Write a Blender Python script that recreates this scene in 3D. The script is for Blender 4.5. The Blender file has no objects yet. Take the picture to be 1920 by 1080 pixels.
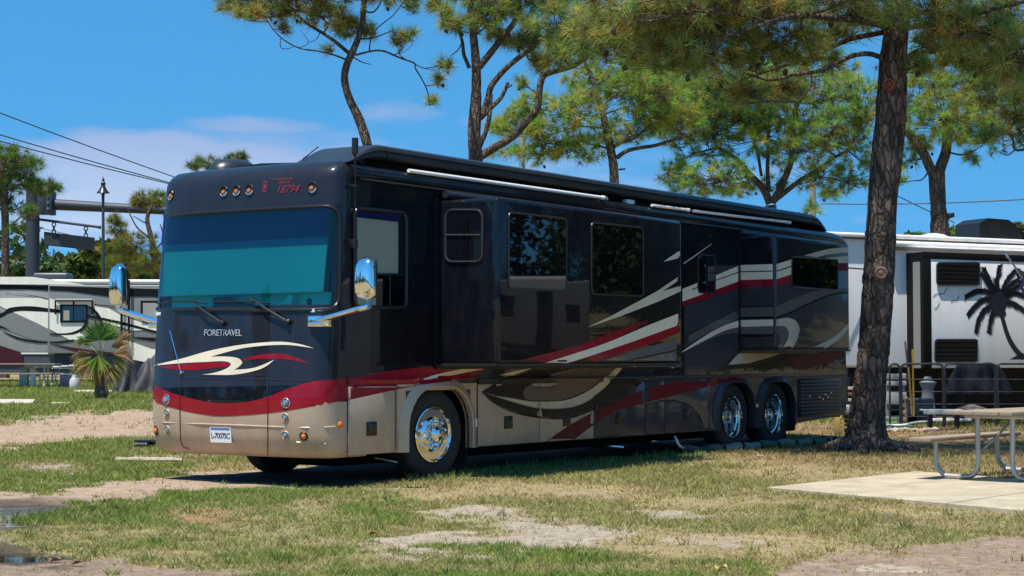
import bpy, bmesh, math, random
import numpy as np
from mathutils import Vector, Matrix, geometry, noise as mnoise
from mathutils.bvhtree import BVHTree

random.seed(7)
RNG = np.random.default_rng(7)
SC = bpy.context.scene
COL = SC.collection

# ------------------------------------------------------------------ camera
FPX, PITCH, CAMH = 3296.9, 0.0409, 1.34          # focal length in 1920-px units, tilt, eye height
cam_d = bpy.data.cameras.new('camera')
cam_d.sensor_width = 36.0
cam_d.lens = FPX / 1920 * 36.0
cam_d.clip_start, cam_d.clip_end = 0.1, 3000
cam = bpy.data.objects.new('camera', cam_d)
cam.location = (0, 0, CAMH)
cam.rotation_euler = (math.pi / 2 + PITCH, 0, 0)
COL.objects.link(cam)
SC.camera = cam

# ------------------------------------------------------------------ light
SUN = Vector((-0.205, -0.285, 0.94)).normalized()     # towards the sun
sun_d = bpy.data.lights.new('sun', 'SUN')
sun_d.energy = 5.0
sun_d.angle = math.radians(0.53)
sun_d.color = (1.0, 0.955, 0.88)
sun = bpy.data.objects.new('sun', sun_d)
sun.rotation_euler = SUN.to_track_quat('Z', 'Y').to_euler()
sun.location = (0, 0, 40)
COL.objects.link(sun)

world = bpy.data.worlds.new('World')
SC.world = world
world.use_nodes = True
wn, wl = world.node_tree.nodes, world.node_tree.links
wn.clear()
w_out = wn.new('ShaderNodeOutputWorld')
w_bg = wn.new('ShaderNodeBackground')
w_bg.inputs['Strength'].default_value = 0.085
sky = wn.new('ShaderNodeTexSky')
sky.sky_type = 'NISHITA'
sky.sun_disc = False
sky.sun_elevation = math.asin(SUN.z)
sky.sun_rotation = math.atan2(SUN.x, SUN.y)
sky.altitude = 0
sky.air_density = 1.0
sky.dust_density = 0.1
sky.ozone_density = 4.0
w_hsv = wn.new('ShaderNodeHueSaturation')
w_hsv.inputs['Saturation'].default_value = 1.28
w_hsv.inputs['Hue'].default_value = 0.486
w_hsv.inputs['Value'].default_value = 1.75
wl.new(sky.outputs[0], w_hsv.inputs['Color'])


def wmath(op, a, b=None, clamp=False):
    n = wn.new('ShaderNodeMath'); n.operation = op; n.use_clamp = clamp
    for i, v in enumerate((a, b)):
        if v is None: continue
        if isinstance(v, (int, float)): n.inputs[i].default_value = v
        else: wl.new(v, n.inputs[i])
    return n.outputs[0]


w_tc = wn.new('ShaderNodeTexCoord')
w_sep = wn.new('ShaderNodeSeparateXYZ')
wl.new(w_tc.outputs['Generated'], w_sep.inputs[0])
w_lift = wn.new('ShaderNodeCombineXYZ')
wl.new(w_sep.outputs[0], w_lift.inputs[0]); wl.new(w_sep.outputs[1], w_lift.inputs[1])
wl.new(wmath('ADD', wmath('MULTIPLY', wmath('ABSOLUTE', w_sep.outputs[2]), .9), .30), w_lift.inputs[2])
w_nrm = wn.new('ShaderNodeVectorMath'); w_nrm.operation = 'NORMALIZE'
wl.new(w_lift.outputs[0], w_nrm.inputs[0]); wl.new(w_nrm.outputs[0], sky.inputs[0])
w_az = wmath('ARCTAN2', w_sep.outputs[0], w_sep.outputs[1])
w_el = wmath('ARCSINE', w_sep.outputs[2])
w_cmb = wn.new('ShaderNodeCombineXYZ')
wl.new(wmath('MULTIPLY', w_az, 7.0), w_cmb.inputs[0])
wl.new(wmath('MULTIPLY', w_el, 22.0), w_cmb.inputs[1])
w_no = wn.new('ShaderNodeTexNoise')
w_no.inputs['Scale'].default_value = 1.0
w_no.inputs['Detail'].default_value = 7.0
w_no.inputs['Roughness'].default_value = 0.52
wl.new(w_cmb.outputs[0], w_no.inputs['Vector'])


def cloud_blob(px, py, rx, ry, gain):
    """a bank of cloud at a direction of the sky (azimuth / elevation ellipse)"""
    az = math.atan2((px - 960) / FPX, 1.0); el = (675 - py) / FPX
    dx = wmath('DIVIDE', wmath('SUBTRACT', w_az, az), rx / FPX)
    dy = wmath('DIVIDE', wmath('SUBTRACT', w_el, el), ry / FPX)
    r2 = wmath('ADD', wmath('MULTIPLY', dx, dx), wmath('MULTIPLY', dy, dy))
    g = wmath('SUBTRACT', 1.0, r2, clamp=True)
    return wmath('MULTIPLY', g, gain)


acc = None
for b in ((190, 335, 330, 100, .95), (205, 375, 240, 45, 1.0), (330, 300, 200, 60, .7), (480, 300, 420, 70, .55), (730, 215, 170, 45, .5), (480, 240, 170, 26, .6), (740, 212, 150, 36, .65), (880, 232, 60, 26, .5),
          (1150, 330, 420, 75, .5), (1560, 420, 260, 30, .4), (200, 420, 260, 70, .7), (900, 255, 260, 50, .35),
          (-700, 300, 700, 120, .7), (2900, 320, 900, 110, .6)):
    g = cloud_blob(*b)
    acc = g if acc is None else wmath('MAXIMUM', acc, g)
w_no2 = wn.new('ShaderNodeTexNoise')
w_no2.inputs['Scale'].default_value = 3.1
w_no2.inputs['Detail'].default_value = 5.0
wl.new(w_cmb.outputs[0], w_no2.inputs['Vector'])
cl = wmath('ADD', acc, wmath('MULTIPLY', wmath('SUBTRACT', w_no.outputs[0], 0.5), 2.1))
cl = wmath('ADD', cl, wmath('MULTIPLY', wmath('SUBTRACT', w_no2.outputs[0], 0.5), .35))
w_rmp = wn.new('ShaderNodeMapRange')
w_rmp.interpolation_type = 'SMOOTHSTEP'
wl.new(cl, w_rmp.inputs[0])
w_rmp.inputs[1].default_value = 0.18; w_rmp.inputs[2].default_value = 0.78
w_rmp.inputs[3].default_value = 0.0; w_rmp.inputs[4].default_value = 0.92
cmask = wmath('MULTIPLY', w_rmp.outputs[0], wmath('GREATER_THAN', acc, 0.001))
w_ccol = wn.new('ShaderNodeMapRange'); w_ccol.data_type = 'FLOAT_VECTOR'
w_ccol.inputs[7].default_value = (0.02, 0.02, 0.02); w_ccol.inputs[8].default_value = (0.13, 0.13, 0.13)
w_elv = wn.new('ShaderNodeCombineXYZ')
for i in range(3): wl.new(w_el, w_elv.inputs[i])
wl.new(w_elv.outputs[0], w_ccol.inputs[6])
w_ccol.inputs[9].default_value = (6.6, 7.7, 9.3); w_ccol.inputs[10].default_value = (2.9, 4.0, 6.4)
w_mix = wn.new('ShaderNodeMix'); w_mix.data_type = 'RGBA'
wl.new(cmask, w_mix.inputs[0])
wl.new(w_hsv.outputs[0], w_mix.inputs[6])
wl.new(w_ccol.outputs[1], w_mix.inputs[7])
wl.new(w_mix.outputs[2], w_bg.inputs['Color'])
wl.new(w_bg.outputs[0], w_out.inputs['Surface'])

SC.view_settings.view_transform = 'Standard'
SC.view_settings.look = 'None'
SC.view_settings.exposure = 0.48
SC.view_settings.gamma = 1.0
SC.view_settings.use_curve_mapping = False
SC.render.engine = 'CYCLES'
SC.cycles.use_denoising = True
SC.cycles.max_bounces = 8
SC.cycles.transparent_max_bounces = 12

# ------------------------------------------------------------------ rays of the survey camera (to measure positions)
CAM = Vector((0, 0, CAMH))
_F = Vector((0, math.cos(PITCH), math.sin(PITCH))); _U = Vector((0, -math.sin(PITCH), math.cos(PITCH))); _R = Vector((1, 0, 0))


def ray(px, py):
    return _F + _R * ((px - 960) / FPX) - _U * ((py - 540) / FPX)


def gz(y):
    """height of the ground: flat site, gently rising behind the coach"""
    return 0.0188 * min(max(y - 30.0, 0.0), 32.0)


def at(px, py, D):
    r = ray(px, py)
    return CAM + r * (D / r.y)


def ground(px, py, dz=0.0):
    r = ray(px, py)
    lo, hi = 5.0, 200.0
    for _ in range(40):
        m = (lo + hi) / 2
        p = CAM + r * (m / r.y)
        if p.z > gz(p.y) + dz: lo = m
        else: hi = m
    return CAM + r * (lo / r.y)


def to_px(P):
    """world points (n,3) -> survey pixels"""
    d = P - np.array(CAM)
    F, U = np.array(_F), np.array(_U)
    z = d @ F
    z = np.where(z < 0.5, 0.5, z)
    return 960 + FPX * d[:, 0] / z, 540 - FPX * (d @ U) / z


# ------------------------------------------------------------------ materials
MATS = {}


def mat(name, col, rough=0.6, metal=0.0, coat=0.0, spec=0.5, nscale=0.0, namt=0.0, bump=0.0, bscale=30.0, stretch=(1, 1, 1), coat_rough=0.03, alpha=None):
    if name in MATS: return MATS[name]
    m = bpy.data.materials.new(name); m.use_nodes = True
    N, L = m.node_tree.nodes, m.node_tree.links
    b = N['Principled BSDF']
    b.inputs['Base Color'].default_value = (*col, 1)
    b.inputs['Roughness'].default_value = rough
    b.inputs['Metallic'].default_value = metal
    b.inputs['Coat Weight'].default_value = coat
    b.inputs['Coat Roughness'].default_value = coat_rough
    b.inputs['Specular IOR Level'].default_value = spec
    if namt or bump:
        tc = N.new('ShaderNodeTexCoord'); mp = N.new('ShaderNodeMapping')
        mp.inputs['Scale'].default_value = stretch
        L.new(tc.outputs['Object'], mp.inputs[0])
    if namt:
        n = N.new('ShaderNodeTexNoise'); n.inputs['Scale'].default_value = nscale or 5; n.inputs['Detail'].default_value = 6
        n.inputs['Roughness'].default_value = 0.65
        L.new(mp.outputs[0], n.inputs['Vector'])
        r = N.new('ShaderNodeMapRange')
        r.inputs[1].default_value = .25; r.inputs[2].default_value = .75
        r.inputs[3].default_value = 1 - namt; r.inputs[4].default_value = 1 + namt
        L.new(n.outputs[0], r.inputs[0])
        mx = N.new('ShaderNodeVectorMath'); mx.operation = 'SCALE'
        mx.inputs[0].default_value = col
        L.new(r.outputs[0], mx.inputs['Scale'])
        L.new(mx.outputs[0], b.inputs['Base Color'])
        rr = N.new('ShaderNodeMapRange')
        rr.inputs[3].default_value = max(0.02, rough - .08); rr.inputs[4].default_value = min(1, rough + .1)
        L.new(n.outputs[0], rr.inputs[0]); L.new(rr.outputs[0], b.inputs['Roughness'])
    if bump:
        n2 = N.new('ShaderNodeTexNoise'); n2.inputs['Scale'].default_value = bscale; n2.inputs['Detail'].default_value = 5
        L.new(mp.outputs[0], n2.inputs['Vector'])
        bp = N.new('ShaderNodeBump'); bp.inputs['Strength'].default_value = bump; bp.inputs['Distance'].default_value = .02
        L.new(n2.outputs[0], bp.inputs['Height']); L.new(bp.outputs[0], b.inputs['Normal'])
    MATS[name] = m
    return m


def paint(name, col, metal=0.0, rough=0.4, coat=.62, cr=.025):
    """automotive paint: base under a clear coat with a trace of orange peel and dust"""
    if name in MATS: return MATS[name]
    m = mat(name, col, rough=rough, metal=metal, coat=coat, spec=.06, nscale=3.0, namt=.12, coat_rough=cr)
    N, L = m.node_tree.nodes, m.node_tree.links
    b = N['Principled BSDF']
    tc = N.new('ShaderNodeTexCoord'); n = N.new('ShaderNodeTexNoise'); n.inputs['Scale'].default_value = 2.6; n.inputs['Detail'].default_value = 2
    L.new(tc.outputs['Object'], n.inputs['Vector'])
    src = b.inputs['Base Color'].links[0].from_socket
    sep = N.new('ShaderNodeSeparateXYZ'); L.new(tc.outputs['Object'], sep.inputs[0])
    dz = N.new('ShaderNodeMapRange'); dz.inputs[1].default_value = .95; dz.inputs[2].default_value = .3; dz.inputs[3].default_value = .05; dz.inputs[4].default_value = .28
    L.new(sep.outputs[2], dz.inputs[0])
    dn = N.new('ShaderNodeTexNoise'); dn.inputs['Scale'].default_value = 4.5; dn.inputs['Detail'].default_value = 8; dn.inputs['Roughness'].default_value = .7
    mpd = N.new('ShaderNodeMapping'); mpd.inputs['Scale'].default_value = (1.6, 1.6, .5); L.new(tc.outputs['Object'], mpd.inputs[0]); L.new(mpd.outputs[0], dn.inputs['Vector'])
    dm = N.new('ShaderNodeMath'); dm.operation = 'MULTIPLY'; L.new(dz.outputs[0], dm.inputs[0])
    dr = N.new('ShaderNodeMapRange'); dr.inputs[1].default_value = .42; dr.inputs[2].default_value = .75; L.new(dn.outputs[0], dr.inputs[0]); L.new(dr.outputs[0], dm.inputs[1])
    mx2 = N.new('ShaderNodeMix'); mx2.data_type = 'RGBA'; L.new(dm.outputs[0], mx2.inputs[0]); L.new(src, mx2.inputs[6]); mx2.inputs[7].default_value = (.17, .135, .10, 1)
    L.new(mx2.outputs[2], b.inputs['Base Color'])
    bp = N.new('ShaderNodeBump'); bp.inputs['Strength'].default_value = .08; bp.inputs['Distance'].default_value = .02
    L.new(n.outputs[0], bp.inputs['Height']); L.new(bp.outputs[0], b.inputs['Coat Normal'])
    return m


def glass(name, tint, ior=1.5, rough=0.0):
    if name in MATS: return MATS[name]
    m = bpy.data.materials.new(name); m.use_nodes = True
    N, L = m.node_tree.nodes, m.node_tree.links
    N.clear()
    o = N.new('ShaderNodeOutputMaterial'); t = N.new('ShaderNodeBsdfTransparent'); g = N.new('ShaderNodeBsdfGlossy')
    t.inputs[0].default_value = (*tint, 1); g.inputs['Roughness'].default_value = rough
    f = N.new('ShaderNodeFresnel'); f.inputs[0].default_value = ior
    x = N.new('ShaderNodeMixShader')
    L.new(f.outputs[0], x.inputs[0]); L.new(t.outputs[0], x.inputs[1]); L.new(g.outputs[0], x.inputs[2]); L.new(x.outputs[0], o.inputs[0])
    MATS[name] = m
    return m


def attr_mat(name, rough=.9, attr='col', nscale=40., namt=.35, bump=.5, bscale=60., transl=0.0, spec=.3, fine=0.):
    """material whose own colour is a mesh attribute, broken up by fine noise"""
    m = bpy.data.materials.new(name); m.use_nodes = True
    N, L = m.node_tree.nodes, m.node_tree.links
    b = N['Principled BSDF']; b.inputs['Roughness'].default_value = rough; b.inputs['Specular IOR Level'].default_value = spec
    a = N.new('ShaderNodeAttribute'); a.attribute_name = attr
    src = a.outputs['Color']
    tc = N.new('ShaderNodeTexCoord')
    if namt:
        n = N.new('ShaderNodeTexNoise'); n.inputs['Scale'].default_value = nscale; n.inputs['Detail'].default_value = 8; n.inputs['Roughness'].default_value = .7
        L.new(tc.outputs['Object'], n.inputs['Vector'])
        r = N.new('ShaderNodeMapRange'); r.inputs[1].default_value = .3; r.inputs[2].default_value = .7
        r.inputs[3].default_value = 1 - namt; r.inputs[4].default_value = 1 + namt
        L.new(n.outputs[0], r.inputs[0])
        v = N.new('ShaderNodeVectorMath'); v.operation = 'SCALE'; L.new(src, v.inputs[0]); L.new(r.outputs[0], v.inputs['Scale'])
        src = v.outputs[0]
    if fine:
        n3 = N.new('ShaderNodeTexVoronoi'); n3.inputs['Scale'].default_value = 85.
        L.new(tc.outputs['Object'], n3.inputs['Vector'])
        r3 = N.new('ShaderNodeMapRange'); r3.inputs[3].default_value = 1 - fine; r3.inputs[4].default_value = 1 + fine
        s3 = N.new('ShaderNodeSeparateColor'); L.new(n3.outputs['Color'], s3.inputs[0]); L.new(s3.outputs[0], r3.inputs[0])
        v3 = N.new('ShaderNodeVectorMath'); v3.operation = 'SCALE'; L.new(src, v3.inputs[0]); L.new(r3.outputs[0], v3.inputs['Scale'])
        src = v3.outputs[0]
    L.new(src, b.inputs['Base Color'])
    if bump:
        n2 = N.new('ShaderNodeTexNoise'); n2.inputs['Scale'].default_value = bscale; n2.inputs['Detail'].default_value = 6
        L.new(tc.outputs['Object'], n2.inputs['Vector'])
        bp = N.new('ShaderNodeBump'); bp.inputs['Strength'].default_value = bump; bp.inputs['Distance'].default_value = .03
        L.new(n2.outputs[0], bp.inputs['Height']); L.new(bp.outputs[0], b.inputs['Normal'])
    if transl:
        t = N.new('ShaderNodeBsdfTranslucent'); L.new(src, t.inputs[0])
        x = N.new('ShaderNodeMixShader'); x.inputs[0].default_value = transl
        o = N['Material Output']
        L.new(b.outputs[0], x.inputs[1]); L.new(t.outputs[0], x.inputs[2]); L.new(x.outputs[0], o.inputs[0])
    return m


BLACK = paint('black_paint', (.003, .004, .008), rough=.35)
BROW = paint('charcoal_paint', (.014, .015, .021), rough=.4)
CHAR = paint('slate_metallic_paint', (.040, .043, .054), metal=.1, rough=.38, coat=.34, cr=.05)
GREY = paint('grey_metallic_paint', (.135, .128, .125), metal=.3, rough=.38)
DGREY = paint('dark_grey_paint', (.020, .019, .019), metal=.25, rough=.38, coat=.14, cr=.14)
TAN = paint('champagne_paint', (.52, .385, .275), metal=.2, rough=.36, coat=.14, cr=.14)
BROWN = paint('bronze_paint', (.17, .128, .095), metal=.3, rough=.38, coat=.14, cr=.14)
RED = paint('crimson_paint', (.27, .006, .018), metal=.1, rough=.35, coat=.4, cr=.05)
MAROON = paint('maroon_paint', (.13, .007, .013), rough=.4, coat=.12, cr=.12)
CREAM = paint('cream_paint', (.78, .67, .50), rough=.4)
CREAM2 = paint('pale_gold_paint', (.62, .54, .40), metal=.05, rough=.4)
CHROME = mat('chrome', (.82, .82, .84), rough=.06, metal=1.0)
ALU = mat('polished_aluminium', (.72, .72, .74), rough=.14, metal=1.0)
RUBBER = mat('rubber', (.018, .018, .019), rough=.8, nscale=9, namt=.3)
BTRIM = mat('black_trim', (.010, .010, .011), rough=.35, spec=.5)
SEAM = mat('dark_seam', (.012, .011, .010), rough=.7)
DARK = mat('dark_cavity', (.006, .006, .006), rough=.95)
FAIR = mat('satin_charcoal', (.020, .021, .025), rough=.34, spec=.5, nscale=2, namt=.15)
WHITE = mat('white_plastic', (.78, .77, .74), rough=.45)
PRIV = mat('privacy_glass', (.004, .004, .005), rough=.015, spec=.9)
AMBER = mat('amber_lens', (.75, .19, .015), rough=.12, coat=.6)
LENS = mat('clear_lens', (.36, .37, .38), rough=.12, metal=.7, coat=1.)
WSGLASS = glass('teal_windshield_glass', (.18, .93, .87), 1.62)
SIDEGL = glass('grey_window_glass', (.80, .83, .80), 1.5)
SHADE = mat('pale_shade_cloth', (.80, .82, .80), rough=.9)
NAVY = mat('navy_visor', (.004, .012, .17), rough=.6)


# ------------------------------------------------------------------ mesh helpers
def link(o, parent=None):
    COL.objects.link(o)
    if parent is not None: o.parent = parent
    return o


def mesh_obj(name, V, Fc, m, parent=None, smooth=True, angle=.6):
    me = bpy.data.meshes.new(name)
    me.from_pydata([tuple(v) for v in V], [], [tuple(f) for f in Fc])
    if m is not None: me.materials.append(m)
    me.update()
    if smooth and len(me.polygons):
        me.polygons.foreach_set('use_smooth', [True] * len(me.polygons))
        me.set_sharp_from_angle(angle=angle)
    return link(bpy.data.objects.new(name, me), parent)


def thing(name, label, cat, loc=(0, 0, 0), rz=0., group=None):
    o = bpy.data.objects.new(name, None)
    o.location = loc; o.rotation_euler = (0, 0, rz); o.empty_display_size = .2
    link(o); o['label'] = label; o['category'] = cat
    if group: o['group'] = group
    return o


def tag(o, label=None, cat=None, group=None, kind=None):
    if label: o['label'] = label
    if cat: o['category'] = cat
    if group: o['group'] = group
    if kind: o['kind'] = kind
    return o


class MB:
    def __init__(s): s.V = []; s.F = []

    def add(s, V, F):
        n = len(s.V); s.V += [Vector(v) for v in V]; s.F += [tuple(i + n for i in f) for f in F]; return s

    def box(s, a, b, bev=0.0):
        a, b = [min(p, q) for p, q in zip(a, b)], [max(p, q) for p, q in zip(a, b)]
        if bev <= 0:
            V = [(x, y, z) for z in (a[2], b[2]) for y in (a[1], b[1]) for x in (a[0], b[0])]
            return s.add(V, [(0, 2, 3, 1), (4, 5, 7, 6), (0, 1, 5, 4), (2, 6, 7, 3), (0, 4, 6, 2), (1, 3, 7, 5)])
        bm = bmesh.new(); bmesh.ops.create_cube(bm, size=1)
        c = [(p + q) / 2 for p, q in zip(a, b)]; d = [q - p for p, q in zip(a, b)]
        for v in bm.verts: v.co = Vector((c[0] + v.co.x * d[0], c[1] + v.co.y * d[1], c[2] + v.co.z * d[2]))
        bmesh.ops.bevel(bm, geom=bm.edges[:], offset=min(bev, min(d) * .49), segments=2 if bev < .03 else 4, profile=.5, affect='EDGES')
        bm.verts.index_update()
        s.add([v.co.copy() for v in bm.verts], [[v.index for v in f.verts] for f in bm.faces]); bm.free()
        return s

    def obox(s, c, ax, ay, az, bev=0.0):
        """oriented box: centre and three half-axis vectors"""
        t = MB().box((-1, -1, -1), (1, 1, 1)) if bev <= 0 else None
        if t is None:
            l = [Vector(a).length for a in (ax, ay, az)]
            t = MB().box([-k for k in l], l, bev)
            n = [Vector(a).normalized() for a in (ax, ay, az)]
        else: n = [Vector(a) for a in (ax, ay, az)]
        c = Vector(c)
        return s.add([c + n[0] * v.x + n[1] * v.y + n[2] * v.z for v in t.V], t.F)

    def tube(s, pts, r, n=8, cap=True, closed=False):
        pts = [Vector(p) for p in pts]; k = len(pts)
        rs = r if hasattr(r, '__len__') else [r] * k
        base = len(s.V); up = None
        for i, p in enumerate(pts):
            if closed: d = pts[(i + 1) % k] - pts[i - 1]
            else: d = pts[min(i + 1, k - 1)] - pts[max(i - 1, 0)]
            d = d.normalized() if d.length > 1e-9 else Vector((0, 0, 1))
            if up is None: up = Vector((0, 0, 1)) if abs(d.z) < .9 else Vector((1, 0, 0))
            x = d.cross(up)
            if x.length < 1e-6: x = d.orthogonal()
            x.normalize(); y = x.cross(d); up = y
            for j in range(n):
                a = 2 * math.pi * j / n
                s.V.append(p + x * (math.cos(a) * rs[i]) + y * (math.sin(a) * rs[i]))
        for i in range(k if closed else k - 1):
            for j in range(n):
                a, b = base + i * n, base + ((i + 1) % k) * n
                s.F.append((a + j, a + (j + 1) % n, b + (j + 1) % n, b + j))
        if cap and not closed:
            s.F.append(tuple(base + j for j in reversed(range(n)))); s.F.append(tuple(base + (k - 1) * n + j for j in range(n)))
        return s

    def lathe(s, prof, c=(0, 0, 0), axis=(0, 0, 1), n=24, cap=True):
        """profile (r, h) round an axis"""
        ax = Vector(axis).normalized(); x = ax.orthogonal().normalized(); y = ax.cross(x); c = Vector(c)
        b = len(s.V)
        for r, h in prof:
            for j in range(n):
                a = 2 * math.pi * j / n
                s.V.append(c + ax * h + x * (r * math.cos(a)) + y * (r * math.sin(a)))
        for i in range(len(prof) - 1):
            for j in range(n):
                p, q = b + i * n, b + (i + 1) * n
                s.F.append((p + j, p + (j + 1) % n, q + (j + 1) % n, q + j))
        if cap:
            if prof[0][0] > 1e-6: s.F.append(tuple(b + j for j in reversed(range(n))))
            if prof[-1][0] > 1e-6: s.F.append(tuple(b + (len(prof) - 1) * n + j for j in range(n)))
        return s

    def prism(s, poly, d):
        """closed polygon (3D points) swept by vector d; caps triangulated"""
        d = Vector(d); P = [Vector(p) for p in poly]; n = len(P)
        tri = geometry.tessellate_polygon([P])
        b = len(s.V); s.V += P + [p + d for p in P]
        for t in tri: s.F.append(tuple(b + i for i in t)); s.F.append(tuple(b + n + i for i in reversed(t)))
        for i in range(n):
            j = (i + 1) % n; s.F.append((b + i, b + j, b + n + j, b + n + i))
        return s

    def build(s, name, m, parent=None, smooth=True, angle=.6, fixn=True):
        o = mesh_obj(name, s.V, s.F, m, parent, False)
        me = o.data
        if fixn:
            bm = bmesh.new(); bm.from_mesh(me); bmesh.ops.recalc_face_normals(bm, faces=bm.faces); bm.to_mesh(me); bm.free()
        if smooth:
            me.polygons.foreach_set('use_smooth', [True] * len(me.polygons)); me.set_sharp_from_angle(angle=angle)
        return o


def np_mesh(name, V, m, parent=None, col=None, tri=True, nper=3):
    """big mesh of separate triangles/quads from an (n*nper,3) array"""
    me = bpy.data.meshes.new(name)
    n = len(V); nf = n // nper
    me.vertices.add(n); me.vertices.foreach_set('co', np.ascontiguousarray(V, dtype=np.float32).ravel())
    me.loops.add(n); me.loops.foreach_set('vertex_index', np.arange(n, dtype=np.int32))
    me.polygons.add(nf)
    me.polygons.foreach_set('loop_start', np.arange(0, n, nper, dtype=np.int32))
    if col is not None:
        a = me.attributes.new('col', 'FLOAT_COLOR', 'POINT')
        c = np.ones((n, 4), dtype=np.float32); c[:, :3] = col; a.data.foreach_set('color', c.ravel())
    me.materials.append(m)
    me.update(calc_edges=True)
    return link(bpy.data.objects.new(name, me), parent)


def smooth_curve(P, k=6, closed=False):
    """Catmull-Rom through 2D/3D points"""
    P = [Vector(p) for p in P]; n = len(P); out = []
    for i in range(n if closed else n - 1):
        if closed: a, b, c, d = P[i - 1], P[i], P[(i + 1) % n], P[(i + 2) % n]
        else: a, b, c, d = P[max(i - 1, 0)], P[i], P[i + 1], P[min(i + 2, n - 1)]
        for j in range(k):
            t = j / k
            out.append(.5 * ((2 * b) + (c - a) * t + (2 * a - 5 * b + 4 * c - d) * t * t + (3 * b - a - 3 * c + d) * t ** 3))
    if not closed: out.append(P[-1])
    return out


def inpoly(X, Y, poly):
    inside = np.zeros(X.shape, bool); n = len(poly); j = n - 1
    for i in range(n):
        xi, yi = poly[i]; xj, yj = poly[j]
        c = ((yi > Y) != (yj > Y)) & (X < (xj - xi) * (Y - yi) / (yj - yi + 1e-12) + xi)
        inside ^= c; j = i
    return inside


def vnoise(x, y, s, seed=0):
    x = x * s; y = y * s
    xi = np.floor(x).astype(np.int64); yi = np.floor(y).astype(np.int64); fx = x - xi; fy = y - yi
    fx = fx * fx * (3 - 2 * fx); fy = fy * fy * (3 - 2 * fy)
    def h(a, b):
        k = (a * 374761393 + b * 668265263 + seed * 1274126177) & 0x7fffffff
        k = ((k ^ (k >> 13)) * 1274126177) & 0x7fffffff
        return ((k ^ (k >> 16)) & 0xffff) / 65535.
    return (h(xi, yi) * (1 - fx) + h(xi + 1, yi) * fx) * (1 - fy) + (h(xi, yi + 1) * (1 - fx) + h(xi + 1, yi + 1) * fx) * fy


def fbm(x, y, s, seed=0, o=4):
    a = 0; w = 1; t = 0
    for i in range(o):
        a = a + w * vnoise(x, y, s, seed + i * 17); t += w; w *= .55; s *= 2.07
    return a / t


class Frame:
    """a thing's own axes: X along its near wall, Y away from the camera, Z up"""
    def __init__(s, o, ang):
        s.o = Vector(o); s.ang = ang
        s.ax = Vector((math.cos(ang), math.sin(ang), 0)); s.ay = Vector((-math.sin(ang), math.cos(ang), 0)); s.az = Vector((0, 0, 1))
        s.c = s.loc(CAM)

    def loc(s, p):
        d = Vector(p) - s.o; return Vector((d @ s.ax, d @ s.ay, d.z))

    def dir(s, px, py):
        r = ray(px, py); return Vector((r @ s.ax, r @ s.ay, r.z))

    def hy(s, px, py, y=0.):
        d = s.dir(px, py); return s.c + d * ((y - s.c.y) / d.y)

    def hx(s, px, py, x):
        d = s.dir(px, py); return s.c + d * ((x - s.c.x) / d.x)


def decal_mesh(name, poly, surf, m, parent, off=.003, step=None, label=None):
    """thin paint film: polygon in survey pixels laid onto a surface; surf(px,py)->(point, normal)"""
    poly = [Vector((p[0], p[1])) for p in poly]
    # subdivide the outline
    out = []
    st = step or 1e9
    for i, p in enumerate(poly):
        q = poly[(i + 1) % len(poly)]; k = max(1, int((q - p).length / st))
        out += [p.lerp(q, j / k) for j in range(k)]
    xs = [p.x for p in out]; ys = [p.y for p in out]
    pts = list(out); n = len(out)
    if step:
        gx = np.arange(min(xs) + step / 2, max(xs), step); gy = np.arange(min(ys) + step / 2, max(ys), step)
        if len(gx) and len(gy):
            X, Y = np.meshgrid(gx, gy); X = X.ravel(); Y = Y.ravel()
            k = inpoly(X, Y, [(p.x, p.y) for p in out])
            pts += [Vector((a, b)) for a, b in zip(X[k], Y[k])]
    r = geometry.delaunay_2d_cdt(pts, [(i, (i + 1) % n) for i in range(n)], [], 1, 1e-4)
    V2, F2 = r[0], r[2]
    hit = [surf(v.x, v.y) for v in V2]
    V = []; F = []; ix = {}
    for f in F2:
        cx = sum(V2[i].x for i in f) / len(f); cy = sum(V2[i].y for i in f) / len(f)
        if not inpoly(np.array([cx]), np.array([cy]), [(p.x, p.y) for p in out])[0]: continue
        if any(hit[i] is None for i in f): continue
        hs = [hit[i] for i in f]
        if max((hs[i][0] - hs[(i + 1) % 3][0]).length for i in range(3)) > .45 and step: 
            if max(abs(hs[i][0].y - hs[(i + 1) % 3][0].y) for i in range(3)) > .2: continue
        for i in f:
            if i not in ix:
                ix[i] = len(V); V.append(hit[i][0] + hit[i][1] * off)
        g = [ix[i] for i in f]
        nn = (V[g[1]] - V[g[0]]).cross(V[g[2]] - V[g[0]])
        if nn @ hs[0][1] < 0: g.reverse()
        F.append(g)
    o = mesh_obj(name, V, F, m, parent)
    if label: o['label'] = label
    return o


def ribbon(P, w0, w1=None):
    """polygon of a band of width w along a pixel polyline"""
    P = [Vector(p) for p in P]; n = len(P); w1 = w0 if w1 is None else w1; A = []; B = []
    for i, p in enumerate(P):
        d = (P[min(i + 1, n - 1)] - P[max(i - 1, 0)]); d.normalize(); nrm = Vector((-d.y, d.x)); w = (w0 + (w1 - w0) * i / (n - 1)) / 2
        A.append(p + nrm * w); B.append(p - nrm * w)
    return A + B[::-1]


def text_mesh(s, size, m, name, parent, M, shear=0., align='CENTER', extrude=0.002, spacing=1.0):
    c = bpy.data.curves.new(name, 'FONT'); c.body = s; c.size = size; c.shear = shear; c.extrude = extrude
    c.align_x = align; c.align_y = 'CENTER'; c.resolution_u = 2; c.space_character = spacing
    t = bpy.data.objects.new('tmp_text', c); COL.objects.link(t)
    dg = bpy.context.evaluated_depsgraph_get(); dg.update()
    me = bpy.data.meshes.new_from_object(t.evaluated_get(dg))
    bpy.data.objects.remove(t); bpy.data.curves.remove(c)
    me.transform(M); me.materials.clear(); me.materials.append(m); me.name = name
    return link(bpy.data.objects.new(name, me), parent)

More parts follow.
